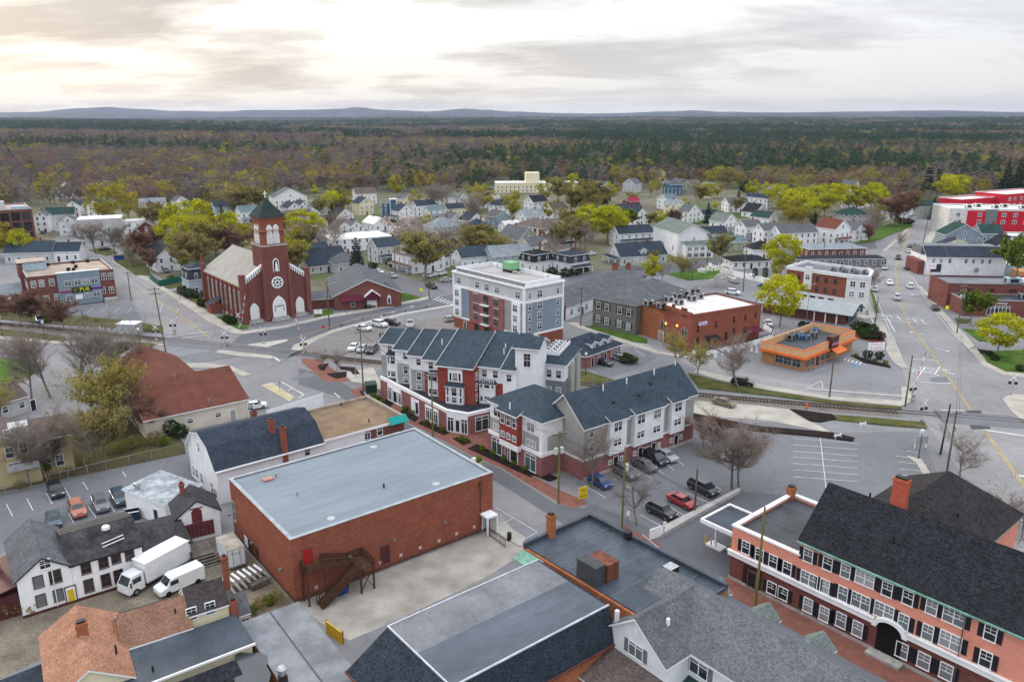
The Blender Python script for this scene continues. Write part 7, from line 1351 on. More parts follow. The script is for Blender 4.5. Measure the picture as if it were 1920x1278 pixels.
def make_tree(kind,seed,H,Wd,leaf,dens=1.0,lsize=.3,bark=None,levels=3):
 rng = random.Random(seed); bark = bark or BARK; cm = MB()
 if kind=='round':
  segs,tips = skeleton(rng,H*.8,.75,2); tr = trunk_mesh('trunk',segs,bark); cz = H*.6; n = int(46*dens)
  for k in range(n):
   while True:
    p = Vector((rng.uniform(-1,1),rng.uniform(-1,1),rng.uniform(-1,1)))
    if .25<p.length<1:break
   if p.length<.6:p*=1.5
   w = 1-.18*(p.z<-.3); c = Vector((p.x*Wd/2*w,p.y*Wd/2*w,cz+p.z*H*.37)); leaf_quads(cm,rng,c,int(56*dens),Wd*rng.uniform(.09,.15),lsize,.8,cen=Vector((0,0,cz-H*.12)))
 elif kind=='airy':
  segs,tips = skeleton(rng,H,.8,3); tr = trunk_mesh('trunk',segs,bark)
  for(a,b,ra,rb,lv)in segs:
   if lv>=2:leaf_quads(cm,rng,b,int(7*dens),H*.05,lsize,cen=Vector((0,0,H*.4)))
 elif kind=='bare':
  segs,tips = skeleton(rng,H,.8,3,nl=(7,5,5),up=.62); tr = trunk_mesh('trunk',segs,bark)
  for(a,b,ra,rb,lv)in segs:
   if lv>=1:
    for _ in range(int((4.5 if lv>1 else 1.5)*dens)):
     d =((b-a).normalized()+Vector((rng.gauss(0,.6),rng.gauss(0,.6),rng.gauss(.15,.5)))).normalized(); p = a.lerp(b,rng.random()); L = H*rng.uniform(.06,.15); s = d.orthogonal().normalized()*lsize; cm.add([p-s,p+s,p+d*L],[(0,1,2)])
 elif kind=='cone':
  tr = MB().tube((0,0,-.1),(0,0,H*.95),H*.017,.03,6,0,False).mesh('trunk',bark); nt = 18
  for k in range(nt):
   t = k/(nt-1); z = H*(.08+.9*t); r = Wd/2*(1-t)**.85+.1; m = max(5,int(16*(1-t)+5))
   for j in range(m):
    a = 6.283*(j+rng.random())/m
    for s_ in range(4):q = r*(.35+.2*s_)*rng.uniform(.85,1.1); leaf_quads(cm,rng,Vector((q*math.cos(a),q*math.sin(a),z-q*.28)),int(3*dens),H*.022,lsize,.5)
 elif kind=='pine':
  tr = MB().tube((0,0,-.1),(0,0,H*.95),H*.018,.04,6,0,False).mesh('trunk',bark)
  for k in range(int(34*dens)):
   t = rng.random()**.8; z = H*(.28+.7*t); r = Wd/2*(1-t*.8)*rng.uniform(.3,1.0); a = rng.uniform(0,6.283); leaf_quads(cm,rng,Vector((r*math.cos(a),r*math.sin(a),z)),int(34),H*.065,lsize,.45)
 elif kind=='bush':
  tr = MB().tube((0,0,-.05),(0,0,H*.5),.05,.03,5,0,False).mesh('stem',bark)
  for k in range(int(260*dens)):
   while True:
    p = Vector((rng.uniform(-1,1),rng.uniform(-1,1),rng.uniform(-.9,1)))
    if .5<p.length<1:break
   leaf_quads(cm,rng,Vector((p.x*Wd/2*.9,p.y*Wd/2*.9,H*.5+p.z*H*.46)),3,.14,lsize,1.0)
 return tr,cm.mesh('crown',LF[leaf])
PROTO ={}
def proto(key):
 if key in PROTO:return PROTO[key]
 d ={'lime':('round',13,11,'lime',1.0,.33),'lime2':('round',12,9,'lime',.9,.33),'gold':('round',14,11,'gold',.8,.34),'gold2':('round',15,9,'gold',.7,.34),'bud':('airy',13,10,'bud',1.5,.30),'budg':('airy',12,9,'olive',1.0,.22),'green':('airy',9,7,'green',1.6,.28),'budy':('airy',11,8,'olive',.7,.18),'bare':('bare',12,9,'twig',1.5,.02),'bare2':('bare',13,9,'twig',1.6,.02),'bare3':('bare',9,7,'twig',1.2,.017),'rust':('bare',8,7,'rust',2.6,.04),'pale':('bare',13,9,'twig',.5,.03),'pine':('pine',19,9,'pine',1,.42),'spruce':('cone',14,7,'spruce',1.2,.28),'hedge':('bush',1.9,2.2,'hedge',1,.11),'bush':('bush',1.6,1.9,'green',.8,.10),'scrub':('bush',2.4,3.4,'bud',.7,.14),'blos':('round',6.5,7,'blos',.6,.26),'pinkb':('round',7,9,'pinkb',.6,.28),'plum':('bush',3.2,3.6,'plum',1,.16),'yew':('bush',3.6,1.5,'hedge',.9,.12)}[key]
 bark = BARKP if key=='pale' else BARK; seed = sum(ord(c)*7 for c in key)
 PROTO[key] =(*make_tree(d[0],seed,d[1],d[2],d[3],d[4],d[5],bark),d[1]); return PROTO[key]
TN ={'lime':('maple_tree','bright lime green spring maple','tree'),'lime2':('maple_tree','bright lime green spring maple','tree'),'gold':('maple_tree','golden green spring maple','tree'),'gold2':('maple_tree','tall golden green spring maple','tree'),'bud':('budding_tree','brownish budding tree','tree'),'budg':('budding_tree','yellowish budding tree','tree'),'budy':('budding_tree','thin yellow budding street tree','tree'),'green':('young_tree','fresh green young tree','tree'),'bare':('bare_tree','bare grey tree','tree'),'bare2':('bare_tree','bare grey tree','tree'),'bare3':('bare_tree','small bare tree','tree'),'rust':('bare_tree','rust red twiggy tree','tree'),'pale':('sycamore_tree','pale barked bare tree','tree'),'pine':('pine_tree','dark green pine','tree'),'spruce':('spruce_tree','dark conical spruce','tree'),'hedge':('evergreen_shrub','clipped dark green shrub','shrub'),'bush':('shrub','fresh green shrub','shrub'),'scrub':('shrub','brown budding thicket shrub','shrub'),'blos':('blossom_tree','white blossom tree','tree'),'pinkb':('blossom_tree','pale pink blossom tree','tree'),'plum':('shrub','purple leaved shrub','shrub'),'yew':('evergreen_shrub','narrow upright evergreen','shrub')}
NT =[0]
def tree(key,px,py,H,wk=1.0,world=None):
 tr,cr,H0 = proto(key); nm,lab,cat = TN[key]; p = G(px,py)if world is None else Vector(world); p.z = elev(p.x,p.y); NT[0]+=1
 s = H/H0; e = obj(nm,None,None,p,(0,0,rnd.uniform(0,6.28)),(s*wk,s*wk,s)); e['category'] = cat; e['group'] = 'town trees and shrubs'
 obj('stem' if cat=='shrub' else 'trunk',tr,e); obj('crown',cr,e); PEND.append((e,lab,lab,p.x,p.y)); return e
def town_trees():
 T = tree
 # lot corner lower left
 for a in(('bare2',95,745,16),('bare2',148,752,17),('bare',60,752,13),('bare2',235,722,12),('bare',270,712,11),('budg',192,785,13,.9),('budg',205,812,13,.9),('budy',180,800,12),('budy',230,815,11,1.1),('bud',200,868,10,.9),('budy',180,872,11),('rust',285,815,6,1.2),('bare3',262,806,8,1.2),('bare',165,885,11),('bare',58,910,11),('bare3',115,892,10),('green',82,895,2.5),('budy',3,800,10),('bare',28,908,9),('bare3',90,900,9),('scrub',255,838,2.4),('scrub',235,845,2.2),('hedge',322,815,3),('hedge',340,820,2.6),('scrub',290,832,2.4),('bush',310,836,1.8),('blos',182,806,3),('hedge',335,778,1.6),('scrub',130,890,1.4),('scrub',40,915,1.4),('scrub',215,850,2),('scrub',160,872,1.6)):T(*a)
 for a in(('rust',40,612,9,1.3),('rust',60,608,8,1.2),('rust',120,620,8.5,1.2),('rust',8,590,6),('bush',95,602,3,1.4),('green',90,606,4),('hedge',232,657,2.2,1.6),('hedge',222,662,2.0,1.6),('hedge',210,668,2.0,1.5),('scrub',180,605,1.6),('scrub',160,600,1.6),('scrub',260,618,1.5,1.4),('scrub',280,622,1.5,1.4)):T(*a)
 # around the pub and church
 for a in(('bare2',180,475,15,1.2),('bare2',216,480,15,1.1),('bare',235,478,11),('bare3',250,500,9),('rust',268,495,12,1.1),('rust',285,512,9),('rust',290,470,10,1.1),('rust',248,490,8),('bare',300,470,12),('gold2',15,488,16,1.2),('lime',40,488,13),('gold',-10,486,15),('gold',200,425,24,1.1),('gold2',242,420,22,.9),('budg',225,436,12),('budg',262,424,13),('bud',290,436,14),('bud',310,440,13),('rust',300,425,12),('lime',360,466,22,1.1),('lime',338,480,17,1.1),('gold',375,486,19,1.1),('gold',405,490,18,1.2),('lime2',425,476,18,1.2),('bud',395,500,16,1.2),('bud',372,512,15,1.2),('rust',440,492,14,1.4),('bud',352,520,12),('gold',440,472,16,1.2),('gold2',460,480,15),('spruce',398,425,12),('spruce',418,425,11),('bud',440,415,18,1.2),('budg',425,400,18,1.2),('bud',465,405,17,1.2),('bud',480,400,14,1.2),('gold',545,500,16),('gold',556,515,15),('bud',568,500,14),('bud',545,522,12),('lime',578,462,17,1.1),('lime',624,404,15),('bud',640,406,11),('rust',583,466,10),('pale',620,476,17,1.3),('pale',607,470,12),('spruce',671,528,15,1.1),('hedge',569,502,4),('yew',724,571,7,1.5),('hedge',434,608,2.6,1.3),('hedge',426,604,2.2,1.2),('hedge',344,552,3,1.2),('hedge',356,558,3.2,1.2),('hedge',368,560,2.4),('hedge',378,575,2.6),('hedge',384,556,2.4),('hedge',700,576,1.2,2),('hedge',690,578,1.2,2),('hedge',712,574,1.2,2),('bush',744,556,1.4),('scrub',752,558,1.4),('bush',321,528,2.5)):T(*a)
 for a in(('bare2',796,530,21,1.35),('bud',800,525,17,1.3),('pinkb',752,448,11,1.3),('bare2',903,430,19,1.1),('bud',905,486,14,1.3),('bud',880,484,12,1.2),('budg',930,482,12,1.2),('hedge',885,492,3,1.6),('gold2',963,412,17,1.0),('gold',960,412,15),('spruce',650,350,1),('bud',1048,480,13),('bare',1036,506,13),('rust',1040,478,9),('hedge',1062,518,3,1.6),('hedge',1080,515,2.6,1.8),('hedge',1095,511,2.4,1.6),('hedge',1035,516,3,1.4),('lime',1112,452,17,1.1),('lime',1138,456,18,1.25),('lime2',1155,448,14,1.1),('bud',1088,470,13,1.2),('bud',1078,450,14,1.2),('bare',1098,472,12,1.1),('green',1176,432,10,1.1),('lime',1240,428,9,1.5),('lime2',1252,425,8,1.2),('hedge',720,418,2.4,2),('hedge',735,420,2.6,2),('hedge',668,442,2.6),('hedge',735,500,3,1.6),('hedge',700,503,2.4,1.6),('hedge',945,412,3,2.2),('hedge',975,414,3,2),('hedge',870,440,2,2.4)):T(*a)
 for a in(('lime2',1222,530,10,.9),('bare3',1240,526,8),('budg',1275,520,9),('bare3',1298,522,9,1.1),('bud',1352,500,12,1.1),('blos',1342,537,8.5,1.2),('blos',1200,505,4.5,1.2),('bud',1228,500,6),('lime',1462,518,16,1.0),('lime',1462,612,15.5,1.0),('budy',1268,700,11,.9),('budy',1306,715,10,1.0),('bare3',1385,728,12,1.2),('bare3',1640,545,8),('green',1820,610,9,1.1),('lime',1868,668,11.5,1.15),('hedge',1855,668,1.5,1.3),('hedge',1865,676,1.5,1.4),('hedge',1912,696,1.6,1.3),('hedge',1622,625,3,2.0),('hedge',1630,634,2.6,2.2),('hedge',1612,620,2.6,2),('plum',1650,638,2.6),('hedge',1626,672,2.3),('hedge',1648,674,2.1),('bush',1660,684,1.2),('plum',1768,558,4.2),('scrub',1778,568,4,.9),('blos',1714,505,5),('green',1905,530,15,1.0),('hedge',1178,680,2.0,2.2),('hedge',1170,676,1.9,2.0),('rust',1628,455,8),('lime',1455,520,6),('yew',1415,526,5),('yew',1434,525,5),('bare3',1690,465,7)):T(*a)
 # right hand avenue and the park trees
 for a in(('gold',1468,408,17,1.1),('lime',1490,412,18,1.2),('lime',1505,418,17,1.2),('gold',1480,425,16,1.1),('lime',1545,408,20,1.2),('gold',1525,405,18),('lime',1462,392,16,1.2),('lime2',1440,378,13,1.2),('gold',1500,392,16),('lime',1585,396,17,1.2),('lime',1632,396,18,1.0),('lime2',1612,398,15),('lime',1645,398,15),('rust',1677,425,17,1.2),('rust',1668,422,15),('bud',1700,410,15),('bare',1640,448,15),('bare',1632,450,11),('lime',1782,378,19,1.35),('gold',1800,376,17,1.1),('gold2',1845,372,14),('spruce',1748,412,12,.9),('spruce',1790,388,9),('spruce',1597,340,16),('pine',1640,338,24,.8),('spruce',1546,338,16),('spruce',1882,370,26),('pine',1850,345,20),('spruce',1905,368,26),('pine',1755,372,20,.8),('pine',1735,376,22),('bud',1520,428,9),('hedge',1700,420,3,2.5),('rust',1690,425,5,2),('lime2',1410,372,13),('lime',1325,375,12,1.2),('bud',1310,386,13),('gold',1345,372,12),('lime',1075,352,12),('bare2',1380,400,10),('lime2',1340,394,6),('gold',905,398,18,1.1),('gold2',1022,382,17),('bud',1045,386,18,1.3),('gold',1090,402,20,1.2),('bud',1120,404,20,1.3),('bud',1070,410,18,1.2),('budg',1110,415,15,1.1),('bare2',800,400,18,1.3),('bare2',830,392,15,1.2),('gold',745,372,17),('bud',630,385,15)):T(*a)
 # bare trees of the car park and kerb
 for a in(('bare2',1372,916,13,1.15),('bare',1385,912,11,1.1),('bare',1108,915,9.5,1.1),('bare3',1195,985,9,1.0),('bare',1800,905,8.5,1.1),('bare3',1890,990,6,1.5),('bare3',1915,1010,5,1.5),('rust',1318,838,6,1.3),('rust',1335,845,5.5,1.2),('bare3',1345,842,5),('bare3',630,696,5),('bare3',606,690,4.5)):T(*a)
 for px,py in((700,744),(708,750),(718,756),(760,772),(772,778),(800,795),(815,803),(830,810),(760,770),(865,826),(875,830),(905,845),(925,853),(945,863),(965,873),(985,884),(1015,886),(690,735),(1605,670),(1640,680)):T('bush',px,py,1.1)
 for px,py,h in((55,1148,2.0),(20,1150,2.4),(490,1140,1.6),(520,1128,1.6),(505,1135,1.4),(475,1150,1.2),(1880,500+480,2.2),(1860,960,2.5)):T('scrub' if h>1.5 else 'bush',px,py,h)
town_trees()
def infill():
 rg = random.Random(21); foot =[(f[0],f[1],max(f[3],f[4])*.62+2.5)for f in FOOT]; n = 0
 while n<62:
  px,py = rg.uniform(420,1660),362+120*rg.random()**1.5; p = G(px,py)
  if any((p.x-a)**2+(p.y-b)**2<r*r for a,b,r in foot)or(px>1250 and py>450)or(px>1000 and py>470):continue
  tree(rg.choice(('bud','bare','gold2','budg','bud','bare3','lime2','rust','gold','hedge','spruce')),px,py,rg.uniform(8,14)if rg.random()<.8 else 3); n+=1
infill(); settle()
# the woods beyond the streets: each kind one mass
def woods():
 kinds ={'bare_woodland':('haze','airy'),'budding_woodland':('budw','airy'),'golden_woodland':('gold','round'),'pine_woodland':('pine','pine'),'red_woodland':('rust','airy')}
 def crown(leaf,kind,seed,n=1,sc=1.0):
  rng = random.Random(seed); m = MB()
  for i in range(n):
   o = Vector((0,0,0))if n==1 else Vector((rng.uniform(-16,16),rng.uniform(-16,16),0)); H = rng.uniform(13,19)if kind!='pine' else rng.uniform(17,25); Wd = H*rng.uniform(.62,.85)if kind!='pine' else H*.52
   if n==1 or i%3==0:m.tube(o,o+Vector((0,0,H*.6)),.22,.1,4,1,False)
   q = 26 if n==1 else 11
   for k in range(q):
    if kind=='pine':t = rng.random()**.9; r = Wd/2*(1-t**1.6*.8)*rng.random()**.5; a = rng.uniform(0,6.28); c = Vector((r*math.cos(a),r*math.sin(a),H*(.2+.74*t))); rr = H*.095
    else:
     while True:
      p = Vector((rng.uniform(-1,1),rng.uniform(-1,1),rng.uniform(-1,1)))
      if .3<p.length<1:break
     c = Vector((p.x*Wd/2,p.y*Wd/2,H*.62+p.z*H*.36)); rr = Wd*.15
    leaf_quads(m,rng,c+o,(15 if n==1 else 8),rr,(.50 if n==1 else .95),.75,cen=o+Vector((0,0,H*.45)))
  return obj_only(m.mesh(leaf,[LF[leaf],BARK]))
 def obj_only(me):return bpy.data.objects.new('tree_source',me)
 rng = random.Random(5); foot =[(f[0],f[1],max(f[3],f[4])*.62+4)for f in FOOT]
 grid ={}
 for x,y,r in foot:grid.setdefault((int(x//60),int(y//60)),[]).append((x,y,r))
 def clear(x,y):
  for i in(-1,0,1):
   for j in(-1,0,1):
    for a,b,r in grid.get((int(x//60)+i,int(y//60)+j),()):
     if(x-a)**2+(y-b)**2<r*r:return False
  return True
 def edge(px):
  T_ =[(-400,398),(0,398),(150,388),(300,398),(420,398),(520,372),(640,368),(760,366),(880,362),(930,352),(1000,350),(1150,362),(1250,356),(1350,356),(1450,362),(1600,366),(1700,378),(1850,372),(2400,378)]
  for(a,b),(c,d)in zip(T_,T_[1:]):
   if px<=c:return b+(d-b)*(px-a)/(c-a)
  return 366
 pts ={k:([],[])for k in kinds}
 def fbm(x,y,s,o=0):return sum(math.sin(x/(s/f)+o+f*1.7+1.3*math.sin(y/(s/f)*.8+f))*math.cos(y/(s/f)*1.1+o*2+f)/f for f in(1,2,3.1))/1.8
 def place(x,y,far):
  d = math.hypot(x,y); a = 1.35*fbm(x,y,170 if not far else 300); b = fbm(x,y,60 if not far else 120,3.0); west = x<-30
  pp = .22+.75*a+(.10 if d>1500 else 0)-(.14 if d<700 else 0); r = rng.random()
  if r<pp:k = 'pine_woodland'
  else:
   g = .12+.34*max(0,b)+(.14 if(not west and d<1300)else 0)+(.08 if d<800 else-.03)-(.06 if d>1800 else 0); r2 = rng.random()
   k = 'golden_woodland' if r2<g*.55 else('budding_woodland' if r2<g+.22 else('red_woodland' if r2>.90 else 'bare_woodland'))
  pts[k][1 if far else 0].append((x,y,elev(x,y)-.4))
 half = R(37.5)
 r = 470.0
 while r<1500:
  step = 7.8+(r-470)/230; n = int(2*half*r/step)
  for k in range(n):
   a = -half+2*half*(k+rng.random())/n; q = r+rng.uniform(-.5,.5)*step; x,y = q*math.sin(a),q*math.cos(a); dz = CAMZ-elev(x,y); zc = y*CT+dz*ST; yc = y*ST-dz*CT; px,py = 960+FPX*x/zc,639-FPX*yc/zc
   if py>edge(px)-3 or not clear(x,y):continue
   if py>330 and rng.random()<.25:continue
   place(x,y,False)
  r+=step
 while r<8500:
  step = r/62; n = int(2*half*r/step)
  for k in range(n):
   a = -half+2*half*(k+rng.random())/n; q = r+rng.uniform(-.5,.5)*step; place(q*math.sin(a),q*math.cos(a),True)
  r+=step*.9
 for kn,(leaf,kd)in kinds.items():
  for far in(0,1):
   P_ = pts[kn][far]
   if not P_:continue
   src =[crown(leaf,kd,31+i*7+far*100,12 if far else 1)for i in range(3)]
   me = bpy.data.meshes.new(kn); me.from_pydata(P_,[],[]); o = obj(kn,me); o['kind'] = 'stuff'
   gv =[]
   for p in P_:
    if far:h_ = max(1.0,math.hypot(p[0],p[1])/62/30); gv+=[h_,h_,rng.uniform(.75,1.1)]
    else:h_ = rng.uniform(.72,1.18); gv+=[h_,h_,h_*rng.uniform(.9,1.1)]
   me.attributes.new('grow','FLOAT_VECTOR','POINT').data.foreach_set('vector',gv)
   me.attributes.new('turn','FLOAT','POINT').data.foreach_set('value',[rng.uniform(0,6.28)for _ in P_]); me.attributes.new('which','INT','POINT').data.foreach_set('value',[rng.randrange(3)for _ in P_])
   ng = bpy.data.node_groups.new('scatter '+kn,'GeometryNodeTree'); ng.interface.new_socket('Geometry',in_out='INPUT',socket_type='NodeSocketGeometry'); ng.interface.new_socket('Geometry',in_out='OUTPUT',socket_type='NodeSocketGeometry')
   N,L = ng.nodes.new,ng.links.new; gi,go = N('NodeGroupInput'),N('NodeGroupOutput'); jn = N('GeometryNodeGeometryToInstance')
   for s_ in src:
    oi = N('GeometryNodeObjectInfo'); oi.inputs[0].default_value = s_; oi.inputs['As Instance'].default_value = True; L(oi.outputs['Geometry'],jn.inputs[0])
   def attr(nm,t):a = N('GeometryNodeInputNamedAttribute'); a.data_type = t; a.inputs[0].default_value = nm; return next(q for q in a.outputs if q.enabled)
   ip = N('GeometryNodeInstanceOnPoints'); L(gi.outputs[0],ip.inputs['Points'])
   jg = N('GeometryNodeJoinGeometry')
   for l in list(jn.inputs[0].links):L(l.from_socket,jg.inputs[0])
   ng.nodes.remove(jn); L(jg.outputs[0],ip.inputs['Instance']); ip.inputs['Pick Instance'].default_value = True; L(attr('which','INT'),ip.inputs['Instance Index'])
   cx = N('ShaderNodeCombineXYZ'); L(attr('turn','FLOAT'),cx.inputs[2]); L(cx.outputs[0],ip.inputs['Rotation']); L(attr('grow','FLOAT_VECTOR'),ip.inputs['Scale']); L(ip.outputs[0],go.inputs[0])
   md = o.modifiers.new('scatter','NODES'); md.node_group = ng
 return{k:(len(a),len(b))for k,(a,b)in pts.items()}
WOODN = woods()
# far hills
def hills():
 def ridge(name,dist,prof,mat,depth=2500):
  m = MB(); v =[]
  for px,py in prof:
   d = ray(px,py); t = dist/d.y; top = CAMZ+d.z*t; x = d.x*t; v.append((x,dist,max(top,5)))
  n = len(v); vs =[(x,dist-depth*.5,-30)for x,_,_ in v]+[(x,dist-depth*.2,z*.62)for x,_,z in v]+v+[(x,dist+depth,-30)for x,_,_ in v]
  fs =[]
  for r_ in range(3):
   for i in range(n-1):fs.append((r_*n+i,r_*n+i+1,(r_+1)*n+i+1,(r_+1)*n+i))
  m.add(vs,fs); o = part(name,m,mat); o['kind'] = 'structure'
  for p in o.data.polygons:p.use_smooth = True
 HM = M('wooded far hill',(0.055,0.055,0.052),1,.3,.004,.3,.03)
 def fill(pr,k=6,amp=.8):
  out =[]; rg = random.Random(3)
  for(a,b),(c,d)in zip(pr,pr[1:]):
   for i in range(k):t = i/k; s = t*t*(3-2*t); out.append((a+(c-a)*t,b+(d-b)*s+rg.uniform(-amp,amp)*.5))
  return out+[pr[-1]]
 ridge('hills',10800,fill([(-500,214),(-100,212),(60,210),(150,203),(200,201),(260,204),(330,208),(420,209),(480,206),(560,206),(640,204),(668,201),(720,206),(800,209),(870,204),(905,206),(960,209),(1040,212),(1120,213),(1260,209),(1300,207),(1360,210),(1480,211),(1620,209),(1760,207),(1900,210),(2400,211)]),HM,1400)
 ridge('hills',8300,fill([(-500,222),(0,221),(70,217),(140,211),(190,212),(260,216),(340,219),(450,219),(600,220),(700,217),(740,213),(800,213),(850,217),(950,219),(1150,217),(1300,214),(1500,212),(1700,211),(1900,211),(2400,212)],6,1.0),HM,900)
hills()
def haze():
 m = bpy.data.materials.new('haze air'); m.use_nodes = True; nt = m.node_tree; nt.nodes.clear()
 v = nt.nodes.new('ShaderNodeVolumePrincipled'); v.inputs['Color'].default_value =(0.60,0.72,0.98,1); v.inputs['Density'].default_value = HAZE; v.inputs['Anisotropy'].default_value = 0.25
 o = nt.nodes.new('ShaderNodeOutputMaterial'); nt.links.new(v.outputs[0],o.inputs['Volume'])
 h = part('haze',MB().box(-13200,-13200,-60,13200,13200,190),m); h['kind'] = 'stuff'
HAZE = 0.000042
haze()
# ------------------------------------------------ vehicles
RUB = M('tyre rubber',(0.015,0.015,0.016),.9); RIM = M('alloy rim',(0.35,0.35,0.36),.35,metal=.8); HEADL = M('headlight lens',(0.62,0.64,0.66),.15); TAILL = M('tail light red',(0.25,0.01,0.01),.3); CARG = Mglass('car glass',(0.012,0.016,0.02),(0.03,0.04,0.05),.5)
def paint(nm,c):
 m = M('car paint '+nm,c,.28,.03,.5,.03,3,spec=.5); m.node_tree.nodes['Principled BSDF'].inputs['Coat Weight'].default_value = .6; return m
PAINT ={k:paint(k,c)for k,c in dict(white=(.72,.73,.74),silver=(.36,.37,.385),grey=(.11,.115,.125),black=(.012,.013,.016),red=(.30,.012,.018),blue=(.012,.045,.15),teal=(.02,.055,.075),rust=(.36,.10,.05),gold=(.16,.12,.07),maroon=(.10,.012,.015)).items()}
CARK ={'sedan':dict(L=4.6,W=1.8,hood=.92,belt=.98,roof=1.45,c=(1.05,1.75,3.2,4.1),boot=1.02),'hatch':dict(L=4.2,W=1.78,hood=.95,belt=1.0,roof=1.5,c=(1.0,1.7,3.6,4.1),boot=1.0),'suv':dict(L=4.7,W=1.88,hood=1.08,belt=1.15,roof=1.75,c=(1.15,1.75,4.0,4.6),boot=1.15),'van':dict(L=5.1,W=1.95,hood=1.05,belt=1.15,roof=1.8,c=(.85,1.75,4.5,5.0),boot=1.15),'pickup':dict(L=5.5,W=1.95,hood=1.15,belt=1.2,roof=1.85,c=(1.45,2.05,3.3,3.6),boot=1.15)}
CARM ={}
def car_meshes(kind):
 if kind in CARM:return CARM[kind]
 k = CARK[kind]; L,Wd = k['L'],k['W']; hw = Wd/2; c0,c1,c2,c3 = k['c']; bt,rf = k['belt'],k['roof']; b = MB()
 prof =[(0,.38),(0.02,.72),(.12,k['hood']-.1),(.35,k['hood']-.03),(c0,bt),(c3,bt+.02),(L-.08,k['boot']),(L,k['boot']-.25),(L-.02,.4),(L-.35,.28),(.35,.26)]
 n = len(prof); lays =[(-hw,.94),(-hw+.07,1),(hw-.07,1),(hw,.94)]; vs =[]
 for y,s in lays:
  for x,z in prof:vs.append(((x-L/2)*(s*.5+.5),y,.62+(z-.62)*s))
 fs =[tuple(range(n)),tuple(3*n+i for i in range(n-1,-1,-1))]
 for r in range(3):fs+=[(r*n+i,(r+1)*n+i,(r+1)*n+(i+1)%n,r*n+(i+1)%n)for i in range(n)]
 b.add(vs,fs); hb,ht = hw-.08,hw-.26; X = lambda x:x-L/2
 if kind=='pickup':b.box(X(c3+.1),-hw+.1,.95,X(L-.1),hw-.1,1.0)
 b.frustum([(X(c0),-hb),(X(c3),-hb),(X(c3),hb),(X(c0),hb)],bt-.02,[(X(c1),-ht),(X(c2),-ht),(X(c2),ht),(X(c1),ht)],rf)
 def lerp(p,q,t):return tuple(a+(e-a)*t for a,e in zip(p,q))
 def pane(p00,p10,p11,p01,off):
  g = MB(); f = lambda u,v:Vector(lerp(lerp(p00,p10,u),lerp(p01,p11,u),v)); o = Vector(off)*.02; q =[f(.06,.1)+o,f(.94,.1)+o,f(.94,.9)+o,f(.06,.9)+o]; g.add(q+[t-o*1.5 for t in q],[(0,1,2,3),(0,4,5,1),(1,5,6,2),(2,6,7,3),(3,7,4,0)]); return g
 A =(X(c0),-hb,bt); B =(X(c3),-hb,bt); C =(X(c2),-ht,rf); D =(X(c1),-ht,rf); mr = lambda p:(p[0],-p[1],p[2])
 gl =[]; gl.append(('windscreen',pane(mr(A),A,D,mr(D),(-.7,0,.7)))); gl.append(('rear_window',pane(B,mr(B),mr(C),C,(.7,0,.7))))
 cuts =[.0,.5,1.0]if kind in('sedan','hatch','pickup')else[0,.36,.68,1.0]
 for u,v in zip(cuts,cuts[1:]):
  q =(lerp(A,B,u),lerp(A,B,v),lerp(D,C,v),lerp(D,C,u)); gl.append(('side_window',pane(*q,(0,-1,.3)))); q =[mr(t)for t in q]; gl.append(('side_window',pane(q[1],q[0],q[3],q[2],(0,1,.3))))
 wr = .33 if kind in('sedan','hatch')else .37; wh = MB().tube((0,-.11,0),(0,.11,0),wr,wr,14); rm = MB().tube((0,-.12,0),(0,.12,0),wr*.62,wr*.62,10); hl = MB().box(-.05,-.22,-.08,.14,.22,.08); tl = MB().box(-.1,-.2,-.1,.05,.2,.1)
 CARM[kind] = dict(body=b.mesh('body',[PAINT['white']]),glass=[(nm,g.mesh(nm,CARG))for nm,g in gl],wheel=wh.mesh('wheel',RUB),rim=rm.mesh('rim',RIM),hl=hl.mesh('headlight',HEADL),tl=tl.mesh('tail_light',TAILL),wr=wr); return CARM[kind]
BODY ={}
def car(kind,col,px,py,px2,py2,label,group='cars parked and driving in the town'):
 """stands with its middle at the first pixel, nose towards the second"""
 m = car_meshes(kind); k = CARK[kind]; p,q = G(px,py),G(px2,py2); a = math.atan2(q.y-p.y,q.x-p.x)+math.pi; lab = '%s %s %s'%(col,{'sedan':'saloon car','hatch':'hatchback','suv':'sport utility car','van':'minivan','pickup':'pickup truck'}[kind],label)
 e = empty('car' if kind!='pickup' else 'pickup_truck',lab,'car' if kind!='pickup' else 'pickup truck',(p.x,p.y,.08),a,group)
 if(kind,col)not in BODY:me = m['body'].copy(); me.materials[0] = PAINT[col]; BODY[(kind,col)] = me
 obj('body',BODY[(kind,col)],e); L,hw = k['L'],k['W']/2
 for nm,g in m['glass']:obj(nm,g,e)
 for x in(-L/2+.85,L/2-.9):
  for y in(-hw+.1,hw-.1):w = obj('wheel',m['wheel'],e,(x,y,m['wr'])); obj('rim',m['rim'],w)
 for y in(-hw+.3,hw-.3):obj('headlight',m['hl'],e,(-L/2+.08,y,k['hood']-.22)); obj('tail_light',m['tl'],e,(L/2-.05,y,k['boot']-.18))
 return e
C_ = car
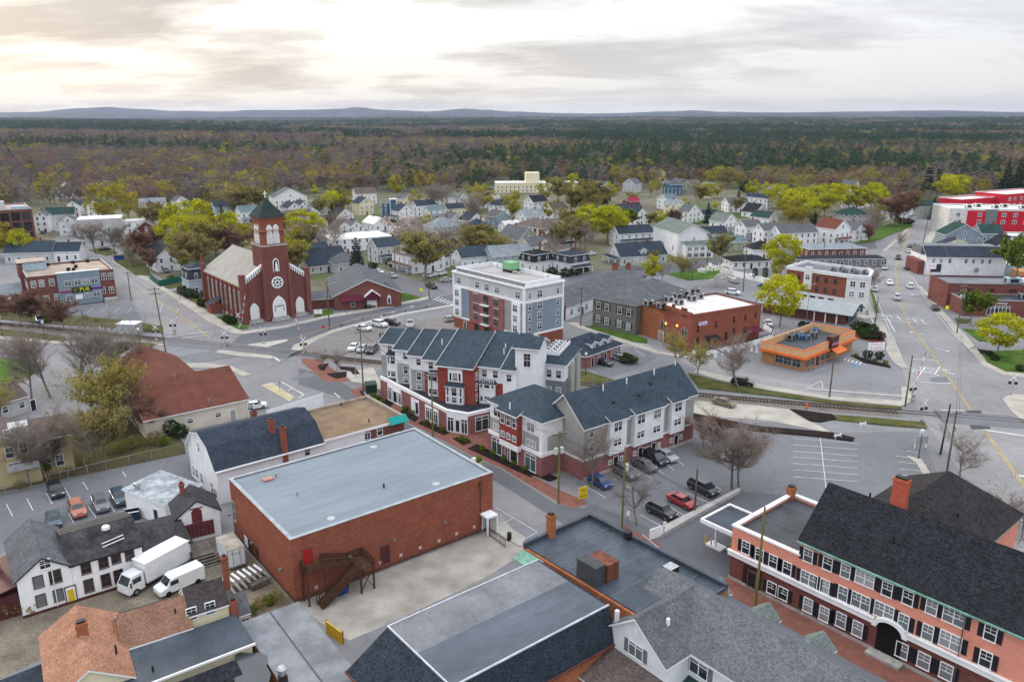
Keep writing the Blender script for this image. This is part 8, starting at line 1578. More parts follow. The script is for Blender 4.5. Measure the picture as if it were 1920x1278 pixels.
for a in(('hatch','blue',1125,910,1150,924,'parked under the bare tree by the yellow sign'),('suv','grey',1173,892,1200,908,'parked between the blue hatchback and the wooden pole'),('sedan','grey',1208,878,1235,892,'parked outside the row houses beside the black minivan'),('van','black',1226,866,1252,880,'parked between two saloons outside the row houses'),('sedan','silver',1248,860,1275,874,'parked at the end of the row outside the row houses'),('van','black',1318,922,1346,936,'parked beside the big bare tree against the low wall'),('sedan','red',1278,946,1306,960,'parked against the low white wall by a wooden post'),('suv','black',1240,966,1268,980,'parked against the low wall beside the red saloon'),('sedan','grey',1360,858,1330,852,'half hidden behind the big bare tree'),('sedan','silver',1378,866,1408,874,'parked behind the trunk of the big bare tree'),('suv','black',1392,722,1420,726,'parked at the kerb under the small bare tree'),('sedan','gold',1357,760,1380,766,'parked on the concrete apron by the railway'),('sedan','black',1132,684,1152,690,'parked outside the dormered brick office'),('sedan','silver',1163,676,1184,682,'parked beside the round clipped hedge'),('sedan','white',682,619,700,622,'parked alone by the curved guard wall'),('suv','white',712,612,728,615,'parked beside the black estate on the old lot'),('suv','black',735,609,750,611,'parked next to the white sport utility car'),('pickup','silver',769,612,769,625,'standing nose out on the old lot'),('sedan','white',664,655,655,662,'first of three parked by the railway track'),('sedan','silver',680,658,671,666,'middle one of three parked by the railway track'),('van','black',698,660,689,668,'third of three parked by the railway track'),('hatch','silver',845,602,862,598,'parked in the shade of the block of flats'),('suv','black',106,926,112,938,'parked in the back lot away from the others'),('suv','rust',146,962,153,976,'parked in the back lot with a tan roof'),('suv','grey',190,952,196,966,'parked in the back lot between rust and teal cars'),('suv','teal',225,940,232,953,'parked in the back lot nearest the small shed'),('hatch','teal',102,982,106,996,'parked half behind the workshop roof'),('sedan','silver',1659,505,1655,515,'driving down the main road behind the pickup'),('pickup','black',1684,486,1684,496,'driving towards the rails on the main road'),('sedan','white',1668,533,1670,545,'driving down the middle lane of the main road'),('suv','silver',1682,562,1684,578,'nearest driving car in the middle of the main road'),('suv','white',1706,540,1700,530,'driving away uphill on the main road'),('sedan','black',1753,581,1744,570,'at the kerb beside the yellow crossing sign'),('sedan','white',1639,545,1636,535,'parked beside the white corner block'),('sedan','maroon',1707,507,1715,508,'parked at the kerb by the white painted block'),('sedan','white',1703,473,1700,462,'parked uphill near the yellow flag'),('sedan','grey',1706,464,1704,455,'parked uphill behind a white saloon'),('sedan','blue',1434,540,1455,543,'parked in the lot behind the lime maple'),('suv','white',1374,552,1398,555,'standing at the pale roof behind the restaurant'),('sedan','white',1370,522,1360,518,'parked behind the blossom tree'),('sedan','silver',1376,530,1364,526,'parked beyond the blossom tree next to a white saloon'),('suv','white',1408,523,1394,521,'parked by the tall utility pole and white shed'),('suv','black',1514,615,1525,617,'waiting in the drive-in lane of the bank'),('sedan','white',1440,610,1445,620,'parked beneath the lime maple by the restaurant'),('sedan','white',711,512,722,516,'parked on the side street by the lawn'),('sedan','silver',736,520,748,524,'parked on the side street under the bare tree'),('sedan','silver',708,528,716,533,'driving down the side street by the spruce'),('suv','white',806,520,818,518,'first in the inn yard beside the bare trunk'),('suv','white',826,516,838,514,'second in the inn yard behind the flats'),('sedan','silver',836,528,846,527,'parked in the inn yard below the lawn strip'),('pickup','black',809,540,820,544,'parked at the kerb under the great bare tree'),('sedan','black',196,470,210,468,'parked between the two street trees'),('sedan','grey',312,510,318,514,'parked behind the white two storey house'),('suv','maroon',310,446,320,444,'parked by the maroon house'),('suv','blue',76,604,79,614,'parked in front of the pub'),('sedan','grey',80,438,76,430,'parked on the street beside the mill'),('sedan','white',478,766,492,764,'parked behind the boarded screen fence'),('hatch','white',1110,478,1118,476,'parked among the houses by the lime trees'),('sedan','blue',1850,512,1862,512,'parked beside the white gabled house'),('suv','grey',1880,528,1892,528,'parked behind the brick plaza'),('suv','silver',1893,435,1904,437,'parked below the red wing'),('sedan','white',1325,462,1336,461,'parked beside the filling station'),('suv','white',1404,476,1414,475,'parked by the dark hip roofed cottage'),('van','white',640,482,658,481,'parked outside the white garage building')):C_(*a)
def trucks():
 e = empty('box_truck','white box truck parked in the dirt yard beside the workshop','truck',G(283,1086),0); p,q = G(246,1112),G(335,1062); e.rotation_euler[2] = a = math.atan2(q.y-p.y,q.x-p.x); L = 6.0
 e.location =((p.x+q.x)/2,(p.y+q.y)/2,.05); BOXW = M('white box panel',(0.70,0.71,0.72),.4,.04,.8); part('cargo_box',MB().box(-1.9,-1.2,.95,4.3,1.2,3.45),BOXW,e); part('box_roof',MB().box(-1.95,-1.25,3.45,4.35,1.25,3.52),WHITE,e); part('box_rail',MB().box(-1.93,-1.23,.85,4.33,1.23,1.0),STEEL,e)
 part('chassis',MB().box(-4.0,-.9,.45,4.2,.9,.85),DARKM,e); c = MB(); c.frustum([(-4.3,-1.05),(-2.1,-1.05),(-2.1,1.05),(-4.3,1.05)],.5,[(-4.25,-1.05),(-2.1,-1.05),(-2.1,1.05),(-4.25,1.05)],1.5); c.frustum([(-4.25,-1.05),(-2.1,-1.05),(-2.1,1.05),(-4.25,1.05)],1.5,[(-3.6,-.95),(-2.1,-.95),(-2.1,.95),(-3.6,.95)],2.55); part('cab',c,BOXW,e)
 part('windscreen',MB().add([(-4.23,-.9,1.58),(-4.23,.9,1.58),(-3.7,.82,2.42),(-3.7,-.82,2.42)],[(3,2,1,0)]),CARG,e)
 for s in(-1,1):part('side_window',MB().box(-3.6,s*1.045-.02,1.6,-2.5,s*1.045+.02,2.25),CARG,e); part('mirror',MB().box(-4.1,s*1.35-.1,1.5,-4.0,s*1.35+.1,2.1).tube((-4.0,s*1.0,1.9),(-4.0,s*1.35,1.9),.03,.03,4),DARKM,e); part('headlight',MB().box(-4.36,s*.8-.2,.65,-4.28,s*.8+.2,.9),HEADL,e)
 for x in(-3.3,2.8):
  for s in(-1,1):w = part('wheel',MB().tube((x,s*.95-.15,.45),(x,s*.95+.15,.45),.45,.45,14),RUB,e); part('rim',MB().tube((x,s*.95-.16,.45),(x,s*.95+.16,.45),.25,.25,10),RIM,w)
 v = empty('cargo_van','white cargo van with a ribbed roof parked between truck and cream house','van',(0,0,0)); p,q = G(303,1116),G(372,1086); v.rotation_euler[2] = math.atan2(q.y-p.y,q.x-p.x); v.location =((p.x+q.x)/2,(p.y+q.y)/2,.05); m = MB(); pr =[(-2.8,.4),(-2.8,1.0),(-1.9,1.25),(-1.3,2.05),(-1.0,2.2),(2.7,2.2),(2.85,2.0),(2.85,.4)]; n = len(pr)
 lays =[(-1.0,.88),(-.85,1),(.85,1),(1.0,.88)]; vs =[(x*(.5+s/2),y,.4+(z-.4)*(1 if z<1.3 else s*.3+.7))for y,s in lays for x,z in pr]; fs =[tuple(range(n))[::-1],tuple(range(3*n,4*n))]
 for r in range(3):fs+=[(r*n+i,r*n+(i+1)%n,(r+1)*n+(i+1)%n,(r+1)*n+i)for i in range(n)]
 part('body',m.add(vs,fs),BOXW,v); part('windscreen',MB().add([(-1.88,-.8,1.3),(-1.88,.8,1.3),(-1.36,.78,2.0),(-1.36,-.78,2.0)],[(3,2,1,0)]),CARG,v)
 for s in(-1,1):
  part('side_window',MB().box(-1.5,s*1.0-.02,1.3,-.5,s*1.0+.02,1.85),CARG,v)
  for x in(-1.8,1.8):part('wheel',MB().tube((x,s*.9-.12,.36),(x,s*.9+.12,.36),.36,.36,12),RUB,v)
 for k in range(6):part('roof_rib',MB().box(-.8+k*.6,-.75,2.2,-.7+k*.6,.75,2.23),BOXW,v)
 # plastic wrapped mattresses leaning in a row
 p,q = G(434,1108),G(500,1078); a = math.atan2(q.y-p.y,q.x-p.x); MT = M('wrapped mattress',(0.60,0.60,0.58),.35,.12,1.5); T0 =['nearest the truck yard','second from the truck yard end','third from the truck yard end','in the middle of the row','third from the brick wall end','second from the brick wall end','nearest the brick wall']
 for k in range(7):
  c = p.lerp(q,k/6); m = MB().box(-.13,-.95,0,.13,.95,1.85,0); m.box(-.14,-.96,.02,-.10,.96,.1,1).box(.10,-.96,1.75,.14,.96,1.83,1); o = part('mattress',m,[MT,M('grey piping',(0.25,0.27,0.3),.6)],None,(c.x,c.y,.12),(0,R(-24-2*k),a)); tag(o,'plastic wrapped pale mattress leaning in a row, '+T0[k],'mattress','wrapped mattresses leaning in the yard')
 pl = empty('pallet_crate','weathered timber crate beside the leaning mattresses','crate',G(487,1097),a)
 for k in range(6):part('slat',MB().box(-1.2+k*.4,-.5,.1,-.85+k*.4,.5,.7),WOODG,pl)
 part('base',MB().box(-1.25,-.55,0,1.2,.55,.09),WOODD,pl)
trucks()
# ------------------------------------------------ poles, lamps, crossing gear, signs
def utility(px,py,H,label,mat=None,arms=1,trans=0,lamp=False,rz=.4,lean=(0,0)):
 p = G(px,py); e = empty('utility_pole',label,'utility pole',p,rz,'wooden utility poles'); part('pole',MB().tube((0,0,0),(lean[0],lean[1],H),.17,.11,8),mat or POLEW,e)
 for k in range(arms):
  z = H-.5-k*1.1; part('crossarm',MB().box(-1.25+lean[0],-.06+lean[1],z-.07,1.25+lean[0],.06+lean[1],z+.07),POLEW,e)
  for x in(-1.1,-.5,.5,1.1):part('insulator',MB().lathe([(.05,0),(.09,.08),(.05,.2)],(x+lean[0],lean[1],z+.07),6),CONC,e)
 for k in range(trans):s = .45*(-1 if k else 1); part('transformer',MB().lathe([(.05,0),(.26,.03),(.26,.95),(.1,1.05)],(s+lean[0]*.8,.15,H-3.6),10),M('grey transformer',(0.48,0.49,0.50),.5),e)
 if lamp:part('lamp_arm',MB().tube((lean[0]*.85,0,H-1.6),(1.9,-.2,H-1.0),.04,.04,5).box(1.7,-.35,H-1.1,2.5,-.05,H-.92),METAL,e)
 return p
PL =[utility(*a[:4],**a[4])for a in((812,818,11.5,'wooden pole by the kerb in front of the stepped apartment wing',dict(mat=POLEG)),(682,742,15,'tall dark pole beside the green utility cabinet',dict(arms=2,trans=0,lamp=True,rz=.2)),(1047,944,11.5,'mossy pole on the brick pavement by the corner apartment house',dict(mat=POLEG,trans=2)),(1166,992,12.3,'mossy pole carrying a single transformer beside the parking lot',dict(mat=POLEG,trans=1,arms=0)),(1416,1140,13.0,'mossy pole close to the pink inn pavement',dict(mat=POLEG,arms=0)),(1302,962,7,'short brown wooden post between parked cars',dict(arms=0)),(1697,762,10.5,'tan pole beside the level crossing gate',dict(arms=0)),(1555,745,9.5,'slim grey pole at the edge of the doughnut shop lot',dict(arms=0)),(1763,852,9.0,'black pole near the bare kerb tree',dict(mat=DARKM,arms=0,lean=(.5,0))),(1775,885,10.5,'pole with transformer beside the bare kerb tree',dict(trans=1,arms=1)),(311,660,16,'tall leaning pole beside the rust roofed hall',dict(lean=(-.8,0),arms=2)),(246,563,9,'pole at the street corner by the pub',dict(arms=1)),(618,617,13.5,'pole with lit street lamp facing the church',dict(arms=0,lamp=True)),(1393,546,16,'tall pole with two transformers behind the restaurant',dict(arms=2,trans=2)),(1794,625,13,'tall pole with twin transformers by the brick plaza',dict(arms=2,trans=2)),(1089,612,11,'pole between the long range and grey office',dict(arms=2)),(1281,645,9,'pole at the front of the brick restaurant',dict(arms=0)),(805,560,9,'pole on the corner by the crosswalk',dict(arms=0)),(1326,498,12,'pole in front of the big white hall',dict(arms=2)),(1640,610,8,'dark pole by the bank corner',dict(arms=0)),(1690,435,13,'pole on the lawn side of the uphill road',dict(arms=1)),(1731,455,16,'leaning pole on the uphill road',dict(lean=(1.6,0),arms=1)),(741,512,10,'pole before the white inn',dict(arms=1)),(697,515,10,'pole beside the spruce',dict(arms=1)),(1753,418,13,'pole at the top of the uphill road',dict(arms=1)),(160,630,7,'pale short pole beside the railway',dict(arms=0)),(1912,690,12,'mossy pole on the park lawn',dict(mat=POLEG,arms=0,lean=(.8,0))),(1430,500,8,'pole beside the lime maple',dict(arms=0)),(1543,486,8,'pole behind the corner block',dict(arms=0)))]
def wire(i,j,za,zb,nm,off=0.0,sag=.9,r=.028):
 a,b = PL[i],PL[j]; pts =[Vector((a.x+(b.x-a.x)*t+off,a.y+(b.y-a.y)*t,za+(zb-za)*t-4*sag*t*(1-t)))for t in[k/10 for k in range(11)]]; o = part('overhead_cable',MB().path(pts,r,3),DARKM); tag(o,nm,'cable','overhead cables between the poles')
for k,(i,j,za,zb,a,b)in enumerate(((1,0,13.5,10.9,'dark pole by the cabinet','apartment pole'),(0,2,10.9,10.9,'apartment pole','corner mossy pole'),(2,3,10.9,11.8,'corner mossy pole','parking lot pole'),(3,4,11.6,11.5,'parking lot pole','inn pole'),(12,1,12.5,14.0,'church lamp pole','dark pole by the cabinet'),(10,12,15,12.8,'leaning hall pole','church lamp pole'),(11,10,8.5,14.5,'pub corner pole','leaning hall pole'),(9,14,10,12.4,'kerb tree pole','plaza pole'),(14,19,12,7.6,'plaza pole','bank corner pole'),(14,21,12.3,15.2,'plaza pole','uphill leaning pole'),(13,18,15.3,11.4,'restaurant pole','white hall pole'),(15,16,10.3,8.6,'office pole','restaurant front pole'))):
 wire(i,j,za,zb,'overhead cable sagging from the %s to the %s'%(a,b)); wire(i,j,za-.5,zb-.5,'lower overhead cable from the %s to the %s'%(a,b),.5)
def lamp(px,py,H,label,style=0,e_=None):
 p = G(px,py); e = empty('street_lamp',label,'street lamp',p,rnd.uniform(0,6),'street lamps'); mt = DARKM if style==0 else METAL
 part('pole',MB().tube((0,0,0),(0,0,H),.08,.055,7).lathe([(.16,0),(.12,.5),(.08,.6)],(0,0,0),8),mt,e)
 if style==0:part('lantern',MB().lathe([(.10,0),(.24,.1),(.28,.55),(.34,.6),(.05,.85)],(0,0,H),8),M('frosted lantern',(0.62,0.63,0.64),.3),e)
 else:part('lamp_head',MB().tube((0,0,H-.1),(1.4,0,H+.25),.04,.04,5).box(1.2,-.14,H+.16,1.9,.14,H+.3),METAL,e)
for a in((5,630,4.6,'black lantern lamp on the grass verge nearest the mill',0),(85,640,4.6,'black lantern lamp on the verge by the rust red trees',0),(192,652,4.6,'black lantern lamp by the rail path',0),(264,655,4.6,'black lantern lamp behind the rust roofed hall',0),(33,755,5,'lantern lamp beside the bare trees',0),(1210,1045-197,9,'tall grey lamp in front of the row houses',1),(1515,690,10,'tall grey lamp outside the doughnut shop',1),(1098,703,4.4,'black lantern lamp on the lawn by the dormered office',0),(208,618,6,'grey lamp by the signal cabin',1),(274,617,5,'grey lamp at the crossing by the pub lot',1),(1850-128,880-20,4.5,'black lantern lamp behind the pink inn',0),(1510,618,12,'tall lamp behind the doughnut shop roof',1),(1720,512,6,'grey lamp by the painted block',1),(667,708,6,'grey lamp by the planting beds',1)):lamp(*a)
RW_,WW_ = M('signal red',(0.5,0.03,0.03),.5),WHITE
def crossing(px,py,label,rz=0.0,gate=True,up=True,gdir=1,glen=9):
 p = G(px,py); e = empty('crossing_signal',label,'crossing signal',p,rz,'level crossing signals'); part('mast',MB().tube((0,0,0),(0,0,4.3),.08,.08,8).lathe([(.3,0),(.3,.6),(.1,.7)],(0,0,0),8),METAL,e)
 for s in(-1,1):part('crossbuck',MB().add([(-.65,-.13-.02*s,3.75-.65*s-.1),(.65,-.13-.02*s,3.75+.65*s-.1),(.65,-.13-.02*s,3.75+.65*s+.12),(-.65,-.13-.02*s,3.75-.65*s+.12),(-.65,-.11-.02*s,3.75-.65*s-.1),(.65,-.11-.02*s,3.75+.65*s-.1),(.65,-.11-.02*s,3.75+.65*s+.12),(-.65,-.11-.02*s,3.75-.65*s+.12)],[(0,1,2,3),(7,6,5,4),(0,4,5,1),(3,2,6,7),(1,5,6,2),(0,3,7,4)]),WHITE,e); part('signal_light',MB().tube((s*.55,-.1,2.6),(s*.55,-.02,2.6),.34,.34,12).tube((s*.55,-.35,2.6),(s*.55,-.1,2.6),.16,.16,10),DARKM,e)
 part('light_bar',MB().tube((-.6,0,2.6),(.6,0,2.6),.05,.05,5),METAL,e)
 if gate:
  b = part('gate_motor',MB().box(.2,-.3,.6,.7,.3,1.5),METAL,e); n = 9
  for k in range(n):
   t0,t1 = k/n,(k+1)/n; f = lambda t:Vector((.5+gdir*glen*t*(.22 if up else 1),.4,1.2+(glen*t*.97 if up else glen*t*.05))); part('gate_arm',MB().tube(f(t0),f(t1),.075,.075,5),RW_ if k%2==0 else WW_,e)
for a in((1708,752,'crossing signal with raised striped gate beside the tan pole',.35,True,True,1),(1728,790,'crossing signal with crossbuck on the near side of the road',.35,False),(1895,740,'crossing signal far across the main road',-.3,False),(326,628,'crossing signal with raised gate by the pub street',.3,True,True,1),(294,640,'crossbuck signal in the grass by the signal cabin',.3,False),(449,616,'raised striped gate post at the church corner',-.2,True,True,1),(423,652,'crossing signal with green cabinet on the island',0,True,True,1,5),(495,645,'crossbuck signal in front of the church steps',.1,False),(570,665,'crossing signal with raised gate by the curved guard wall',.4,True,True,-1)):crossing(*a)
def small():
 def sign(name,px,py,lab,cat,w,h,z,mat,rz=0.0,txt=None,tm=None,ts=.3,posts=1,post=METAL,grp=None):
  e = empty(name,lab,cat,G(px,py),rz,grp); part('panel',MB().box(-w/2,-.06,z,w/2,.06,z+h),mat,e)
  for k in range(posts):x = 0 if posts==1 else(-w/2+.1+(w-.2)*k); part('post',MB().box(x-.06,.062,0,x+.06,.16,z+h*.8),post,e)
  if txt:
   for i,t in enumerate(txt):text(t,ts,tm or DARKM,'lettering',e,(0,-.065,z+h-h*(i+.5)/len(txt)),(R(90),0,0),.006)
  return e
 sign('parking_sign',1093,940,'yellow parking sign board under the bare tree','sign',1.5,1.9,.5,YELP,.5,['PUBLIC','PARKING'],DARKM,.3); sign('shop_sign',1640,676,'red lettered white doughnut sign above clipped shrubs','sign',4.0,1.8,2.6,WHITE,.1,['DONUTS','& COFFEE'],M('sign pink',(0.6,0.06,0.15),.5),.7,2); s = sign('pylon_sign',1742,534,'tall pylon sign with white panel on red post','sign',3,2,5.4,WHITE,0,['LIQUOR'],RW_,.6,1,RW_); sign('crossing_sign',1774,590,'fluorescent yellow pedestrian crossing sign by the kerb','sign',.95,.95,1.7,M('fluorescent yellow',(0.75,0.80,0.02),.5)); sign('crossing_sign',790,556,'fluorescent yellow crossing sign at the lawn corner','sign',.95,.95,1.7,M('fluorescent yellow',(0.75,0.80,0.02),.5)); sign('notice_board',597,594,'white notice board on the lawn before the parish hall','sign',2.2,1.2,.9,WHITE,.3,['PARISH','HALL'],DARKM,.35,2); sign('site_sign',1726,840,'grey site board between white posts','sign',2.4,1.5,.8,STEEL,.2,None,None,.3,2,WHITE); sign('wall_board',578+650,1015,'white board at the end of the low wall','sign',2.0,1.5,.6,WHITE,.55); sign('traffic_sign',607,628,'no entry sign on the curved guard wall','sign',.8,.8,1.8,RW_,.2); sign('street_sign',1245,655+350,'small white parking notice by the low wall','sign',.4,.6,1.6,WHITE,.5); sign('street_sign',1177,985,'small white notice by the mossy pole','sign',.4,.6,1.6,WHITE,.5); sign('street_sign',525,735,'small sign on the faded yellow island','sign',.5,.7,1.8,STEEL,.2)
 # green cabinet, signal cabin, planters, bin, rail, bollards
 e = empty('utility_cabinet','dark green utility cabinet on a concrete plinth','cabinet',G(696,738),.35); GC = M('cabinet green',(0.012,0.04,0.03),.5); part('plinth',MB().box(-1.4,-1.2,0,1.4,1.2,.3),CONC,e); part('body',MB().box(-1.1,-.9,.3,1.1,.9,2.2),GC,e); part('lid',MB().slab([(-1.15,-.95,2.22),(1.15,-.95,2.22),(1.15,.95,2.5),(-1.15,.95,2.5)],.08,0,0),GC,e)
 e = empty('signal_cabin','pale grey railway equipment cabin with white roof beside the track','cabin',G(244,626),-.1); part('body',MB().box(-2.6,-1.6,.3,2.6,1.6,2.9),M('cabin grey',(0.36,0.39,0.43),.5),e); part('roof',MB().box(-2.75,-1.75,2.9,2.75,1.75,3.1),WHITE,e); part('base',MB().box(-2.4,-1.4,0,2.4,1.4,.3),STEEL,e); part('door',MB().box(2.602,-.6,.4,2.66,.4,2.4),SAGE,e)
 e = empty('planter_stand','red and cream pavement stand with leafy planter behind the warehouse','stand',G(893,884),.6); part('red_box',MB().box(-.9,-.5,0,0,.5,1.9),RW_,e); part('cream_box',MB().box(.02,-.5,0,.9,.5,1.7),M('cream panel',(0.62,0.50,0.34),.6),e); part('plant',MB().lathe([(.2,0),(.6,.2),(.5,.7),(.1,.95)],(.45,0,1.7),9),LF['green'],e); part('sign_panel',MB().box(-.8,-.2,1.9,-.1,.2,2.5),WHITE,e)
 e = empty('litter_bin','slim black litter bin on the pavement by the warehouse','bin',G(955,1012),.6); part('body',MB().lathe([(.3,0),(.32,1.0),(.26,1.15),(.1,1.2)],(0,0,0),10),DARKM,e); part('base',MB().lathe([(.36,0),(.36,.08)],(0,0,0),10),DARKM,e)
 e = empty('iron_railing','black iron railing at the end of the gravel lot','railing',(0,0,0)); a,b = G(911,1000),G(948,1026); n = 16; part('rail',MB().tube((a.x,a.y,1.1),(b.x,b.y,1.1),.04,.04,4).tube((a.x,a.y,.2),(b.x,b.y,.2),.04,.04,4),DARKM,e)
 for k in range(n+1):p = a.lerp(b,k/n); part('baluster',MB().box(p.x-.025,p.y-.025,0,p.x+.025,p.y+.025,1.2),DARKM,e)
 e = empty('yellow_hoarding','yellow site hoarding panel at the corner of the gravel lot','hoarding',G(627,1196),-.75); part('panel',MB().box(-1.5,-.05,0,1.5,.05,1.5),YELP,e); part('post',MB().box(-1.55,.06,0,-1.43,.16,1.6).box(1.43,.06,0,1.55,.16,1.6),RW_,e)
 e = empty('dumpster','blue waste container on the gravel below the fire escape','container',G(640,1112),.66); part('body',MB().frustum([(-.7,-.45),(.7,-.45),(.7,.45),(-.7,.45)],.1,[(-.8,-.55),(.8,-.55),(.8,.55),(-.8,.55)],1.0),M('bin blue',(0.02,0.06,0.25),.5),e); part('lid',MB().slab([(-.84,-.6,1.05),(.84,-.6,1.05),(.84,.6,1.2),(-.84,.6,1.2)],.06,0,0),DARKM,e)
 for i,(px,py)in enumerate(((1322,1018),(1333,1024),(1369,1034))):tag(part('bollard',MB().tube((0,0,0),(0,0,1.1),.11,.11,8).lathe([(.11,0),(.08,.08),(.01,.1)],(0,0,1.1),8),YELP,None,G(px,py)),'yellow bollard '+('by the canopy column, first of a pair','by the canopy column, second of a pair','standing alone against the pink inn')[i],'bollard','yellow bollards')
 for i,(px,py)in enumerate(((1341,668),(1354,664),(1366,661),(1379,654),(1388,652),(1397,654),(1409,658),(1419,660),(1417,648))):tag(part('barrier_cone',MB().lathe([(.34,0),(.34,.08),(.24,.1),(.17,1.0),(.1,1.05)],(0,0,0),8),WHITE,None,G(px,py)),'white terrace marker, %s along the fence from the street'%O1[i],'marker','white markers beside the terrace fence')
 for i,(px,py)in enumerate(((1617,800),(1570,822))):e = empty('barricade',('folding white barricade on the asphalt by the grass verge','folding white barricade at the tip of the mulch strip')[i],'barricade',G(px,py),.3,'white barricades'); part('panel',MB().box(-.7,-.1,.5,.7,-.06,.8).box(-.7,.06,.5,.7,.1,.8),WHITE,e); [part('leg',MB().tube((x,s*.3,0),(x,0,1.1),.04,.04,4),WHITE,e)for x in(-.6,.6)for s in(-1,1)]
 e = empty('guard_rail','timber guard rail along the curved retaining wall of the old lot','guard rail',(0,0,0)); L_ =[G(*p)for p in((640,612),(680,600),(720,592),(760,585),(800,577),(812,575))]
 for a,b in zip(L_,L_[1:]):part('beam',MB().tube((a.x,a.y,.9),(b.x,b.y,.9),.13,.13,4),STEEL,e); part('post',MB().box(a.x-.1,a.y-.1,0,a.x+.1,a.y+.1,1.0),WOODD,e)
 f = empty('chain_link_fence','rusty chain link fence between the trees and the back parking lot','fence',(0,0,0)); L_ =[G(*p)for p in((-40,938),(60,918),(130,900),(200,882),(285,862),(345,848))]; mm = MB()
 for a,b in zip(L_,L_[1:]):
  n = max(2,int((b-a).length/3)); part('rail',MB().tube((a.x,a.y,1.7),(b.x,b.y,1.7),.04,.04,4),METAL,f)
  for k in range(n):p = a.lerp(b,k/n); part('post',MB().tube((p.x,p.y,0),(p.x,p.y,1.8),.05,.05,5),METAL,f)
  k = 0; d =(b-a); ln = d.length
  while k*.35<ln:p = a+d*(k*.35/ln); q = a+d*(min(ln,k*.35+1.7)/ln); mm.tube((p.x,p.y,.05),(q.x,q.y,1.7),.012,.012,3,0,False); mm.tube((q.x,q.y,.05),(p.x,p.y,1.7),.012,.012,3,0,False); k+=1
 part('mesh',mm,M('rusty wire',(0.16,0.12,0.09),.7),f,kind='stuff')
 g = empty('green_fence','green screened fence round the lawn by the pub street','fence',(0,0,0)); L_ =[G(*p)for p in((282,524),(300,538),(345,528),(345,516))]
 for a,b in zip(L_,L_[1:]):d =(b-a).xy.normalized(); nn = Vector((-d.y,d.x))*.05; part('panel',MB().prism([(a.x+nn.x,a.y+nn.y),(b.x+nn.x,b.y+nn.y),(b.x-nn.x,b.y-nn.y),(a.x-nn.x,a.y-nn.y)],.05,2.2),M('green screen',(0.01,0.085,0.06),.6),g); part('post',MB().box(a.x-.08,a.y-.08,0,a.x+.08,a.y+.08,2.4),DARKM,g)
 w = empty('white_screen_fence','long white fence behind the blossom tree car park','fence',(0,0,0)); a,b = G(1352,512),G(1472,540); n = 24
 for k in range(n):p,q = a.lerp(b,k/n),a.lerp(b,(k+.92)/n); part('panel',MB().add([(p.x,p.y,0),(q.x,q.y,0),(q.x,q.y,2.0),(p.x,p.y,2.0),(p.x,p.y+.08,0),(q.x,q.y+.08,0),(q.x,q.y+.08,2.0),(p.x,p.y+.08,2.0)],[(0,1,2,3),(7,6,5,4),(3,2,6,7),(1,5,6,2),(0,3,7,4)]),WHITE,w)
 e = empty('waste_skip','blue waste skip at the edge of the street lawn','skip',G(224,487),.1); part('body',MB().frustum([(-1.6,-.9),(1.6,-.9),(1.6,.9),(-1.6,.9)],0,[(-1.8,-1),(1.8,-1),(1.8,1),(-1.8,1)],1.6),M('bin blue',(0.02,0.06,0.25),.5),e); part('rim',MB().box(-1.85,-1.05,1.5,1.85,1.05,1.6),DARKM,e)
 e = empty('orange_cone','orange traffic barrel on the track side mulch','barrel',G(1512,766)); part('body',MB().lathe([(.32,0),(.28,.5),(.22,1.1),(.1,1.15)],(0,0,0),10),M('cone orange',(0.7,0.12,0.02),.5),e); part('base',MB().lathe([(.42,0),(.42,.08)],(0,0,0),8),DARKM,e)
 e = empty('garden_statue','small white garden statue on the church lawn','statue',G(737,557)); part('figure',MB().lathe([(.35,0),(.3,.5),(.22,1.2),(.26,1.5),(.12,1.8),(.16,2.0),(.02,2.2)],(0,0,.4),10),WHITE,e); part('base',MB().box(-.4,-.4,0,.4,.4,.4),STONE,e)
 e = empty('open_dumpster','dark open waste container behind the workshop','container',G(249,972),.4); part('body',MB().box(-.9,-.7,.1,.9,-.62,1.3).box(-.9,.62,.1,.9,.7,1.3).box(-.9,-.62,.1,-.82,.62,1.3).box(.82,-.62,.1,.9,.62,1.3).box(-.9,-.7,.05,.9,.7,.12),M('container navy',(0.015,0.03,0.05),.6),e); part('rim',MB().box(-.95,-.75,1.3,.95,-.6,1.38).box(-.95,.6,1.3,.95,.75,1.38),WHITE,e)
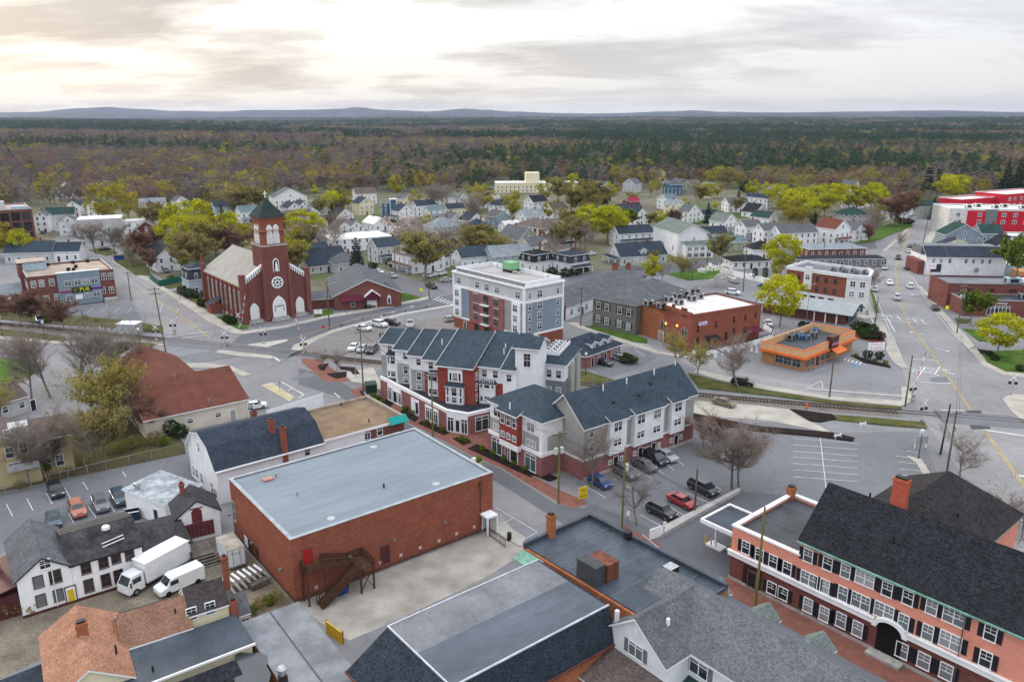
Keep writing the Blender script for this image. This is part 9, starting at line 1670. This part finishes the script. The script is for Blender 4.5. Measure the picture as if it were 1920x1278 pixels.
 # people beside the old lot
 def person(px,py,rz,lab,shirt,pants):
  e = empty('person',lab,'person',G(px,py),rz,None); me = bpy.data.meshes.new('body'); V =[(0,0,.95),(0,0,1.2),(0,.02,1.42),(0,.02,1.52),(0,0,1.66),(-.19,.02,1.42),(-.25,-.02,1.14),(-.23,-.12,.90),(.19,.02,1.42),(.25,-.02,1.14),(.24,-.10,.90),(-.1,0,.9),(-.11,-.03,.5),(-.11,.03,.07),(-.11,-.14,.04),(.1,0,.9),(.12,.05,.5),(.12,.08,.07),(.12,-.1,.04)]; Ed =[(0,1),(1,2),(2,3),(3,4),(2,5),(5,6),(6,7),(2,8),(8,9),(9,10),(0,11),(11,12),(12,13),(13,14),(0,15),(15,16),(16,17),(17,18)]; rad =[.15,.15,.14,.06,.105,.075,.05,.035,.075,.05,.035,.10,.065,.045,.04,.10,.065,.045,.04]
  me.from_pydata(V,Ed,[]); o = obj('body',me,e); sk = o.modifiers.new('skin','SKIN')
  for i,r in enumerate(rad):d = me.skin_vertices[0].data[i]; d.radius =(r,r*.8); d.use_root = i==0
  o.modifiers.new('sub','SUBSURF').levels = 1; dg = bpy.context.evaluated_depsgraph_get(); dg.update(); m2 = bpy.data.meshes.new_from_object(o.evaluated_get(dg)); o.modifiers.clear(); o.data = m2; SK = M('skin',(0.42,0.25,0.18),.6); m2.materials.clear(); [m2.materials.append(t)for t in(shirt,pants,SK,M('dark hair',(0.03,0.02,0.015),.8))]
  for p in m2.polygons:c = p.center; p.use_smooth = True; p.material_index = 3 if c.z>1.68 or(c.z>1.6 and c.y>.03)else(2 if c.z>1.49 or(abs(c.x)>.19 and c.z<.96)else(0 if c.z>.95 else 1))
 person(713,635,.6,'person in dark clothes standing on the old lot, arms down',M('navy shirt',(0.02,0.025,0.05),.8),M('dark trousers',(0.02,0.02,0.03),.8)); person(718,633,-.4,'person in a grey top beside another on the old lot',M('grey top',(0.15,0.13,0.13),.8),M('dark trousers',(0.02,0.02,0.03),.8))
small()
